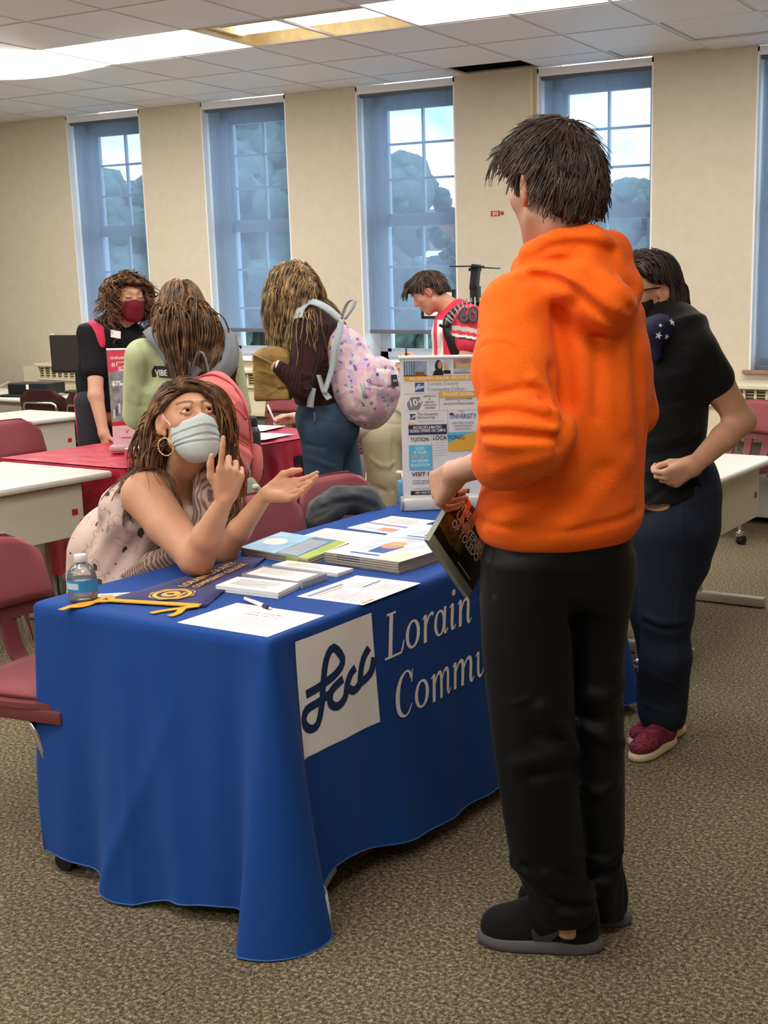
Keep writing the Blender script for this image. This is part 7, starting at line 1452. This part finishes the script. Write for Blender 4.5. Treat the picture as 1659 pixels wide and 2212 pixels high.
# paper bag and sheet in her hands
pbg = A(588, 815, Y5-.20); bgp = thing('paper_bag', 'brown paper lunch bag held low in her hand', 'paper bag', W(pbg+np.array([0, 0, -.12])), .5); t = NT('kraft_paper'); v = t.coord(); t.bsdf(t.ramp(t.noise(v, 12, 4), [(.3, '#7d6238'), (.7, '#a98752')]), .8, .2, 0, t.bump(t.noise(v, 22, 4), .6, .02)); M_KRA = t.m
kb = U([RBox((0, 0, .0), (.085, .055, .11), .012), Ell((0.01, 0, .10), (.085, .05, .05))], .04); kbf = Local(kb, pbg, axes((.4, .9, 0))); sdf_obj('bag_body', Fold(kbf, on_surface(kbf, [([(555, 800), (590, 812), (620, 800)], .007, .008), ([(560, 830), (600, 845), (620, 830)], -.007, .008), ([(570, 850), (615, 820)], .006, .008), ([(560, 790), (580, 850)], -.006, .008)], 3.5), .006, 24.), pbg-.2, pbg+.22, .005, M_KRA, bgp)
shp = [A(540, 762, Y5-.30), A(590, 785, Y5-.26), A(612, 800, Y5-.12), A(560, 776, Y5-.16)]; o_ = W(np.mean(shp, 0)); ps = thing('paper_sheet', 'white sheet held in front of the brown sweater', 'paper', o_); G = np.array([[shp[0], shp[1]], [shp[3], shp[2]]]); Vt, Ft = solid_sheet(W(G), .0012); mesh_obj('sheet', Vt-np.array(o_), Ft, M_PAPER, ps)
# ---- football jersey boy
Y6 = 8.0; jp = thing('person', 'person in red football jersey number 60 bending to write', 'person', W(np.array([-.42, Y6, 0])))
C6 = A(925, 632, Y6-.05); R6 = axes((-.84, .0, -.54)); nb6 = A(985, 675, Y6)
tor6 = Loft([np.array([-.36, Y6, .92]), np.array([-.40, Y6, 1.06]), A(990, 790, Y6), A(990, 715, Y6), A(988, 680, Y6)], [.14, .14, .15, .15, .08], [.18, .18, .21, .235, .13], np.array([.1, -1, 0]), .03)
s6, e6, w6 = A(1022, 700, Y6-.22), A(1005, 800, Y6-.26), A(905, 785, Y6-.32); s6b, e6b, w6b = A(985, 705, Y6+.2), A(975, 800, Y6+.2), A(890, 800, Y6+.0)
b6 = U([Local(head_field(open_lids=.62), C6, R6, 1.04), Cap(C6+R6@np.array([0, -.03, -.07]), nb6, .06, .075), tor6, Chain([s6, e6, w6], [.075, .058, .032], .02), Chain([s6b, e6b, w6b], [.07, .055, .032], .02), hand_field(w6, (-.85, .1, .1), (0, -.1, 1.), False, ((.8, 1.1, .6),)*4, [(.7, .5, .5), (.8, .0, .6), (.8, -.2, .5)], 1.05), plain_hand(w6b, (-.9, 0, -.1), (0, -.2, .95), True, .5)]+legs((np.array([-.36, Y6-.1, .9]), np.array([-.34, Y6+.1, .9])), np.array([-.36, Y6-.12, .07]), np.array([-.33, Y6+.12, .07])), .03)
sdf_obj('body', b6, np.array([-1.05, 7.4, .02]), np.array([.05, 8.5, 1.8]), .008, M_SKIN, jp, skin_cols(C6, R6, 1.04, (.62, .31, .21))); lashes(jp, C6, R6, 1.04)
M_JER = attr_mat('jersey_cloth', .55, .35, .2, 300); jr = U([Off(tor6, .018), Chain([s6+np.array([-.02, 0, .03]), s6*.60+e6*.40], [.095, .092], .02), Chain([s6b, s6b*.6+e6b*.4], [.09, .09], .02), Cap(nb6+np.array([-.0, 0, -.06]), nb6+np.array([0, 0, -.01]), .10, .085)], .035)
jcut = Cap(nb6+np.array([-.03, 0, .0]), nb6+np.array([-.06, 0, .12]), .058, .07); jr = Sub(jr, jcut, .01)
def jcol(V):
    c = np.tile(np.array([.70, .035, .075]), (len(V), 1)); ax = nrm(e6-s6); tt = (V-s6)@ax; lat = np.linalg.norm(V-s6-tt[:, None]*ax, axis=1); sl_ = (lat < .135) & (V[:, 1] < Y6-.12) & (tt > -.03)
    c[sl_ & (tt > .085) & (tt < .10)] = (.85, .84, .80); c[sl_ & (tt > .10) & (tt < .112)] = (.02, .02, .03); c[sl_ & (tt > .035) & (tt < .062)] = (.62, .58, .52)
    px_ = (V[:, 0]-A(955, 740, Y6)[0]); fr = V[:, 0] < A(972, 740, Y6)[0]
    for x0, x1 in ((-.075, -.045), (-.018, .020)): c[fr & (px_ > x0) & (px_ < x1) & (V[:, 2] < A(950, 690, Y6)[2])] = (.82, .78, .76)
    return c
jf6 = on_surface(jr, [([(960, 700), (950, 760), (945, 790)], -.010, .014), ([(975, 720), (968, 780)], .008, .014), ([(990, 690), (1010, 700), (1040, 712)], -.006, .010)], 4.5)
sdf_obj('jersey', Fold(jr, jf6, .004, 14.), np.array([-.85, 7.5, .80]), np.array([.15, 8.5, 1.62]), .007, M_JER, jp, jcol)
pp = trace(jr, [(1012, 684)], 4.)[0]; nn = grad(jr, pp[None])[0]; pa = nrm(np.cross([0, 0, 1.], nn)); pg = Page(W(pp+nn*.012)-np.array(jp.location), dirw(pa), dirw(np.cross(nn, pa)), .002); pg.text('60', 0, -.035, .125, M_BLKI, 'CENTER', bold=.05); pg.text('60', 0, -.031, .115, plain('number_grey', '#4a4048', .6), 'CENTER', bold=.02); pg.build('jersey_number', jp)
tr6 = U([Ell((-.36, Y6, .92), (.16, .19, .13)), Chain([np.array([-.36, Y6-.1, .9]), np.array([-.36, Y6-.12, .08])], [.11, .07]), Chain([np.array([-.34, Y6+.1, .9]), np.array([-.33, Y6+.12, .08])], [.11, .07])], .03); sdf_obj('trousers', tr6, np.array([-.65, 7.65, .03]), np.array([-.05, 8.35, 1.07]), .010, M_DKT, jp); add_shoes(jp, [(-.36, Y6-.12), (-.33, Y6+.12)], (-1., 0, 0), M_BLKP, M_WHITE, h=.008)
K6 = [(-.13, -.06), (-.05, -.05), (-.035, .02), (.012, .03), (.03, .0), (.045, .03), (.08, .045), (.12, .03)]; hm6 = hairmass(C6, R6, 1.04, K6, [Ell((0, .06, .08), (.065, .05, .035))], 9, .004, 60.); M_HB6 = hair_mat('short_brown_hair', '#1f1713', '#5d4a3c'); sdf_obj('hair', hm6, C6-.22, C6+.22, .006, base(M_HB6), jp, lambda V: np.full((len(V), 3), .9))
P, g = scalp(520, K6, 61, -.05); D = tangent(P, P-np.array([0, -.06, .11])); pth = trim(fall(C6+P@R6.T*1.04, D@R6.T, 8, .011, hm6, .1, g.uniform(.001, .006, len(P)), .06, 6, 5, length=g.uniform(.04, .08, len(P))), C6, R6, 1.04, K6); hair_obj('hair_strands', pth, .0032, .001, M_HB6, jp, (.6, 1.7), None, 5)
g = np.random.default_rng(5); n = 40; px_ = g.uniform(-.055, .055, n); rt = np.stack([px_, np.full(n, .085), .10-abs(px_)*.3], 1); pth = fall(C6+rt@R6.T*1.04, np.stack([px_*2, np.full(n, .9), np.full(n, -.5)], 1)@R6.T, 8, .011, hm6, .3, g.uniform(.002, .008, n), .06, 5, 9, length=g.uniform(.05, .09, n)); hair_obj('fringe', pth, .0034, .001, M_HB6, jp, (.6, 1.4), None, 3)
c6 = A(1062, 730, Y6+.02); kb6 = thing('backpack', 'black backpack with ribbed strap worn over the red jersey', 'backpack', W(c6+np.array([0, 0, -.25]))); sdf_obj('bag_body', Ell(c6+np.array([.03, 0, -.08]), (.10, .16, .24)), c6-.38, c6+.38, .010, M_BLKP, kb6)
sp_ = strap(kb6, [A(1048, 662, Y6-.13), A(1020, 655, Y6-.14), A(990, 668, Y6-.18), A(972, 700, Y6-.20), A(985, 755, Y6-.24), A(1000, 790, Y6-.24)], jr, .06, M_BLKP, 'strap', .014, 26, .01)
rq = smooth_path([(1040, 660, 0), (1012, 660, 0), (990, 672, 0), (975, 696, 0)], 11)[:, :2]; rt_ = np.gradient(rq, axis=0); rt_ /= np.linalg.norm(rt_, axis=1, keepdims=True)
for k in range(11):
    nn2 = np.array([-rt_[k][1], rt_[k][0]])*9; q = trace(jr, [rq[k]-nn2, rq[k]+nn2], 4.); nq = grad(jr, q); MB().tube(W(q+nq*.022)-np.array(kb6.location), .006, 5).build('strap_rib', M_INK, kb6, True)
MB().tube(W(np.array([A(971, 704, Y6-.24), A(958, 706, Y6-.30), A(950, 702, Y6-.32)]))-np.array(kb6.location), .010, 6).build('strap_tail', M_BLKP, kb6, True)
pn6 = A(877, 770, Y6-.34); pe = thing('pen', 'dark pen upright in the hand of the red jersey wearer', 'pen', W(pn6)); MB().tube(W(np.array([pn6+np.array([.0, 0, -.05]), pn6+np.array([.002, 0, .055])]))-np.array(pe.location), .006, 6).build('barrel', M_BLKP, pe, True)
cbp = A(900, 812, Y6-.28); cbo = thing('clipboard', 'dark clipboard under the writing hand, mostly behind the banner', 'clipboard', W(cbp)); MB().box((0, 0, 0), (.34, .26, .01)).build('board', M_DKT, cbo)
# ---- woman in the black tee with hand on hip
Y7 = 3.90; bp7 = thing('person', 'person in black tee and dark jeans with hand on hip behind the orange hoodie', 'person', W(np.array([.40, Y7, 0])))
C7 = A(1392, 630, Y7); R7 = axes((-.82, -.57, -.10)); nb7 = A(1420, 705, Y7+.02)
tor7 = Loft([A(1450, 1075, Y7+.02), A(1430, 1000, Y7+.02), A(1432, 900, Y7+.01), A(1440, 800, Y7+.0), A(1432, 730, Y7+.01), A(1424, 708, Y7+.02)], [.125, .115, .112, .128, .11, .06], [.165, .15, .145, .165, .165, .09], np.array([.42, -.9, 0]), .03)
s7, e7, w7 = A(1500, 762, Y7-.12), A(1602, 908, Y7-.06), A(1500, 1005, Y7-.20); s7b, e7b = A(1400, 760, Y7+.20), A(1370, 900, Y7+.26)
hd7 = hand_field(w7, nrm((-.80, -.05, -.45)), np.array([-.45, -.35, .80]), False, ((.85, .95, .5), (1.0, 1.0, .5), (1.1, 1.0, .5), (1.15, 1.0, .5)), [(.85, .35, .4), (.9, .0, .4), (.9, -.1, .3)], .98)
ft7 = [np.array([.44, 3.93, .07]), np.array([.47, 4.06, .07])]
b7 = U([Local(head_field(), C7, R7, .98), Cap(C7+R7@np.array([0, -.03, -.07]), nb7, .05, .056), Off(tor7, -.016), Loft([s7, s7*.5+e7*.5, e7], [.062, .055, .043], [.060, .052, .042], (0, 0, 1)), Loft([e7, e7*.6+w7*.4, w7], [.043, .041, .028], [.042, .038, .023], (0, 1, 0)), Chain([s7b, e7b, A(1340, 980, Y7+.1)], [.055, .042, .028], .02), hd7]+legs((A(1440, 1100, Y7-.06), A(1450, 1100, Y7+.10)), ft7[0], ft7[1]), .025)
sdf_obj('body', b7, np.array([.0, 3.45, .02]), np.array([.95, 4.4, 1.72]), .0055, M_SKIN, bp7, skin_cols(C7, R7, .98, (.60, .33, .21)))
M_BTEE = fabric('black_cotton', '#0d0d10', .8, 400, .08); te = U([Off(tor7, .010), Loft([A(1455, 735, Y7-.04), s7, s7*.62+e7*.38], [.06, .074, .072], [.06, .072, .068], (0, 0, 1)), Chain([s7b, s7b*.6+e7b*.4], [.068, .066], .02)], .03); te = U([te, Loft([A(1432, 1000, Y7+.02), A(1440, 1062, Y7+.02), A(1380, 1088, Y7-.02)], [.120, .130, .10], [.155, .168, .15], np.array([.42, -.9, 0]), .03)], .02); te = And(te, U([Half(A(1440, 1089, Y7-.1), (.32, 0, -1))], 0), .008)
tf7 = on_surface(te, [([(1400, 820), (1450, 815), (1495, 800)], .006, .012), ([(1400, 870), (1450, 872), (1500, 850)], -.006, .012), ([(1395, 960), (1450, 950), (1500, 925)], .007, .012), ([(1395, 985), (1460, 975), (1505, 945)], -.007, .012), ([(1400, 1020), (1450, 1010), (1500, 1000)], .006, .012), ([(1480, 745), (1520, 760), (1545, 790)], -.004, .01), ([(1400, 1080), (1440, 1050), (1462, 1030)], -.008, .01), ([(1505, 1040), (1520, 1060)], .006, .01)], 2.8)
sdf_obj('tee_shirt', Fold(te, tf7, .002, 16.), np.array([.0, 3.5, .85]), np.array([.85, 4.4, 1.52]), .0055, M_BTEE, bp7)
hp7 = Loft([A(1452, 1035, Y7+.03), A(1455, 1068, Y7+.03), A(1452, 1130, Y7+.02), A(1445, 1200, Y7+.02)], [.134, .135, .138, .125], [.178, .18, .178, .16], np.array([.42, -.9, 0]), .03)
jn7 = U([hp7, Chain([A(1442, 1150, Y7-.05), A(1440, 1320, Y7-.05), np.array([.435, 3.93, .15])], [.125, .085, .075], .03), Chain([A(1440, 1150, Y7+.09), A(1418, 1320, Y7+.09), np.array([.455, 4.05, .15])], [.12, .085, .072], .03), Chain([A(1443, 1420, Y7-.04), np.array([.438, 3.93, .20]), np.array([.438, 3.925, .115])], [.078, .076, .082], .03)], .03)
jf7 = on_surface(jn7, [([(1395, 1330), (1430, 1345), (1480, 1340)], .008, .010), ([(1390, 1345), (1430, 1362), (1475, 1358)], -.008, .009), ([(1470, 1090), (1478, 1200), (1468, 1300), (1462, 1380), (1470, 1540)], .004, .005), ([(1525, 1070), (1530, 1130), (1540, 1140)], -.004, .004), ([(1400, 1450), (1440, 1470), (1478, 1460)], .005, .012), ([(1395, 1520), (1440, 1540), (1480, 1525)], .005, .010)], 2.8)
sdf_obj('jeans', Fold(jn7, jf7, .002, 16.), np.array([.05, 3.5, .05]), np.array([.85, 4.4, 1.1]), .0055, M_DEND, bp7)
M_BUR = NT('burgundy_knit'); v = M_BUR.coord(scale=(1, 1, 4)); M_BUR.bsdf(M_BUR.ramp(M_BUR.noise(v, 60, 3), [(.35, '#5c1c2c'), (.65, '#8a3a4c')]), .8, .2, 0, M_BUR.bump(M_BUR.noise(v, 300, 2), .3, .001)); M_BUR = M_BUR.m; M_CRM = plain('cream_sole', '#d8c6a8', .6)
for hl, dr in ((np.array([.478, 3.945]), nrm((-.58, -.72))), (np.array([.525, 4.04]), nrm((-.75, -.55)))):
    up, so, R = shoe_fields(hl, dr, .245, .092, .062, .030); c = np.array([*(hl+dr*.12), .05]); sdf_obj('shoe', up, c-.2, c+.2, .0045, M_BUR, bp7); sdf_obj('sole', so, c-np.array([.2, .2, .07]), c+np.array([.2, .2, .02]), .0045, M_CRM, bp7)
M_HB7 = hair_mat('dark_bob_hair', '#1d1512', '#43342b', .5); K7 = [(-.13, -.115), (-.03, -.115), (-.022, .024), (.02, .03), (.035, .035), (.05, .055), (.08, .072), (.12, .075)]; hm7 = hairmass(C7, R7, 1., K7, [Ell((.0, -.070, -.050), (.084, .062, .088)), Ell((.062, -.045, -.05), (.035, .05, .075)), Ell((-.062, -.045, -.05), (.035, .05, .075)), Ell((.06, .02, .04), (.035, .05, .05)), Ell((-.06, .02, .04), (.035, .05, .05))], 12, .003, 55.)
sdf_obj('hair', hm7, C7-.24, C7+.2, .005, base(M_HB7), bp7, lambda V: np.full((len(V), 3), .9)); P, g = scalp(800, K7, 71, -.08); D = tangent(P, np.where(P[:, :1] < -.01, np.array([-.7, -.55, -.1]), np.array([.7, -.55, -.1]))); pth = fall(C7+P@R7.T, D@R7.T, 22, .0115, hm7, .6, g.uniform(.0005, .007, len(P)), .04, 4, 9, length=g.uniform(.10, .19, len(P))); pth = trim(pth, C7, R7, 1., K7); pth = pth[np.array([(hm7(q.astype(f32)) < .016).all() for q in pth])]; hair_obj('hair_strands', pth, .0034, .001, M_HB7, bp7, (.6, 1.6), None, 5)
M_GLS = plain('dark_red_frame', '#4a1420', .3); lc = lambda *q: C7+R7@(np.array(q)*.98)
for s in (-1, 1): MB().tube(W(np.array([lc(s*.079, -.01, .012), lc(s*.074, .04, .012), lc(s*.062, .088, .010)]))-np.array(bp7.location), .0028, 6).build('glasses_arm', M_GLS, bp7, True); MB().tube(W(np.array([lc(s*.033+.026*math.cos(a), .100, .006+.020*math.sin(a)) for a in np.linspace(0, 2*PI, 18)]))-np.array(bp7.location), .0024, 6).build('glasses_rim', M_GLS, bp7, True)
sdf_obj('face_mask', Local(mk2, C7, R7, .98), C7-.17, C7+.17, .004, M_PATCH, bp7)
MB().tube(W(np.array([lc(-.079, .0, -.05)+.011*np.array([math.cos(a), 0, math.sin(a)]) for a in np.linspace(0, 2*PI, 16)]))-np.array(bp7.location), .0022, 6).build('hoop_earring', M_CHR, bp7, True)
t = NT('navy_star_scarf'); t.bsdf(t.ramp(t.noise(t.coord(), 30, 2), [(.3, '#12142e'), (.7, '#1d2046')]), .7); M_SCA = t.m; sc7 = U([Chain([A(1392, 716, Y7-.15), A(1425, 712, Y7-.14), A(1450, 700, Y7-.07), A(1440, 692, Y7+.06)], [.036, .040, .038, .03], .02), Chain([A(1410, 722, Y7-.16), A(1416, 770, Y7-.17)], [.040, .020], .02)], .02); sdf_obj('scarf', Fold(sc7, [], .004, 40.), np.array([.05, 3.6, 1.2]), np.array([.65, 4.2, 1.55]), .005, M_SCA, bp7)
def star(px0, py0, r): 
    pp = trace(sc7, [(px0, py0)], 2.8)[0]; nn = grad(sc7, pp[None])[0]; pa = nrm(np.cross([0, 0, 1.], nn)); pg = Page(W(pp+nn*.006)-np.array(bp7.location), dirw(pa), dirw(np.cross(nn, pa)), .001); pts = [((r if k % 2 == 0 else r*.4)*math.sin(k*PI/5+.3), (r if k % 2 == 0 else r*.4)*math.cos(k*PI/5+.3)) for k in range(10)]; pg.put([(0, 0)]+pts, [(0, k+1, (k+1) % 10+1)[::-1] for k in range(10)], M_PAPER); pg.build('scarf_star', bp7)
for q in ((1448, 698, .014), (1421, 724, .013), (1437, 726, .010), (1425, 705, .007)): star(*q)
# ---- person in khaki trousers bent over the far end of the red table
Y8 = 7.75; kp8 = thing('person', 'person in khaki trousers bending over the red table to write, mostly behind the flowery backpack', 'person', W(np.array([-.95, Y8, 0])))
hp8 = A(830, 925, Y8); sh8 = A(700, 905, Y8-.1); C8_ = A(668, 930, Y8-.15); R8 = axes((-.8, 0, -.6)); w8 = A(642, 902, 7.30); s8 = A(705, 915, Y8-.25); e8 = A(690, 930, 7.42)
b8 = U([Local(head_field(), C8_, R8, 1.), Loft([hp8, (hp8+sh8)/2, sh8], [.12, .11, .10], [.16, .15, .17], (0, -1, .2)), Chain([sh8, C8_+R8@np.array([0, -.04, -.04])], [.07, .05]), Chain([s8, e8, w8], [.045, .036, .026], .02), hand_field(w8, (-.9, -.1, -.16), (-.1, -.35, .9), True, ((.6, .9, .5),)*4, [(.8, .4, .5), (.9, 0, .4), (.9, 0, .3)], 1.)]+legs((A(822, 950, Y8-.08), A(842, 950, Y8+.08)), np.array([-.95, Y8-.1, .07]), np.array([-.86, Y8+.15, .07])), .03)
sdf_obj('body', b8, np.array([-1.85, 6.95, .02]), np.array([-.5, 8.2, 1.25]), .008, M_SKIN, kp8, skin_cols(C8_, R8, 1., (.72, .44, .33)))
M_KHA = fabric('khaki_cotton', '#b3a98c', .85, 350, .08); kh = U([Ell(A(828, 930, Y8), (.17, .18, .15)), Chain([A(822, 950, Y8-.08), A(830, 1030, Y8-.08), np.array([-.95, Y8-.1, .09])], [.125, .105, .085], .03), Chain([A(846, 950, Y8+.08), A(868, 1030, Y8+.1), np.array([-.86, Y8+.15, .09])], [.12, .10, .085], .03)], .03)
sdf_obj('khaki_trousers', Fold(kh, on_surface(kh, [([(830, 915), (880, 918)], -.008, .008), ([(800, 990), (830, 1010), (850, 1000)], .010, .014), ([(790, 1040), (830, 1060)], -.008, .012), ([(850, 950), (848, 1060)], -.010, .012)], 4.5), .004, 14.), np.array([-1.35, 7.4, .04]), np.array([-.5, 8.1, 1.15]), .008, M_KHA, kp8)
M_PKT = fabric('pale_pink_cotton', '#e3cfd0', .92, 350, .05); tp8 = U([Loft([hp8*.9+sh8*.1, (hp8+sh8)/2, sh8], [.125, .12, .115], [.165, .16, .18], (0, -1, .2)), Chain([s8, e8, w8*.75+e8*.25], [.062, .052, .04], .02)], .03); sdf_obj('pale_top', Fold(tp8, [], .006, 20.), np.array([-1.75, 7.0, .55]), np.array([-.6, 8.2, 1.25]), .008, M_PKT, kp8)
sdf_obj('hair', Local(And(Ell((0, -.018, .03), (.084, .108, .098)), cut_region(BCUT), .01), C8_, R8), C8_-.2, C8_+.2, .008, base(M_HB6), kp8, lambda V: np.full((len(V), 3), .9)); add_shoes(kp8, [(-.95, Y8-.1), (-.86, Y8+.15)], (-1., 0, 0), M_CRM, M_WHITE, h=.008)
pn8 = A(588, 896, 7.24); pe = thing('pen', 'white pen in the hand writing on the red table', 'pen', W(pn8)); MB().tube(W(np.array([pn8+np.array([-.025, 0, .06]), pn8+np.array([.02, 0, -.06])]))-np.array(pe.location), .006, 6).build('barrel', M_PAPER, pe, True)
# ---- grey jacket hung over the chair back
jl = np.array(CH_J.location); jk = thing('jacket', 'dark grey jacket draped over a maroon chair back', 'jacket', jl); t = NT('grey_fleece'); v = t.coord(); t.bsdf(t.ramp(t.noise(v, 9, 3), [(.3, '#34383a'), (.7, '#4b5052')]), .9, .15, 0, t.bump(t.noise(v, 400, 2), .4, .001), .2); M_JAC = t.m
jA = lambda x, y, Y: A(x, y+16, Y); YJ = 4.36
jb = U([Chain([jA(690, 1085, YJ-.02), jA(735, 1062, YJ), jA(790, 1062, YJ+.05), jA(822, 1092, YJ+.09)], [.036, .040, .040, .032], .03), Chain([jA(688, 1085, YJ-.02), jA(676, 1115, YJ-.04), jA(672, 1160, YJ-.02)], [.035, .032, .03], .02), Chain([jA(722, 1090, YJ-.04), jA(690, 1115, YJ-.05), jA(685, 1165, YJ-.02)], [.035, .034, .032], .02), Chain([jA(800, 1085, YJ+.04), jA(825, 1105, YJ+.05)], [.030, .024], .02), Ell(jA(745, 1070, YJ+.07), (.12, .06, .045)), Ell(jA(790, 1190, YJ+.30), (.17, .05, .20))], .03)
jfd = on_surface(jb, [([(690, 1100), (720, 1088), (770, 1082), (806, 1096)], -.010, .008), ([(720, 1076), (770, 1068), (812, 1082)], .007, .008), ([(675, 1095), (690, 1075), (700, 1090)], .008, .008), ([(680, 1120), (700, 1110), (720, 1095)], -.009, .008), ([(700, 1062), (750, 1050), (800, 1062)], .006, .010), ([(690, 1130), (686, 1165)], -.006, .008)], 3.)
sdf_obj('jacket_cloth', Fold(jb, jfd, .005, 26.), np.array([-1.05, 4.05, .40]), np.array([-.30, 4.85, .98]), .005, M_JAC, jk)
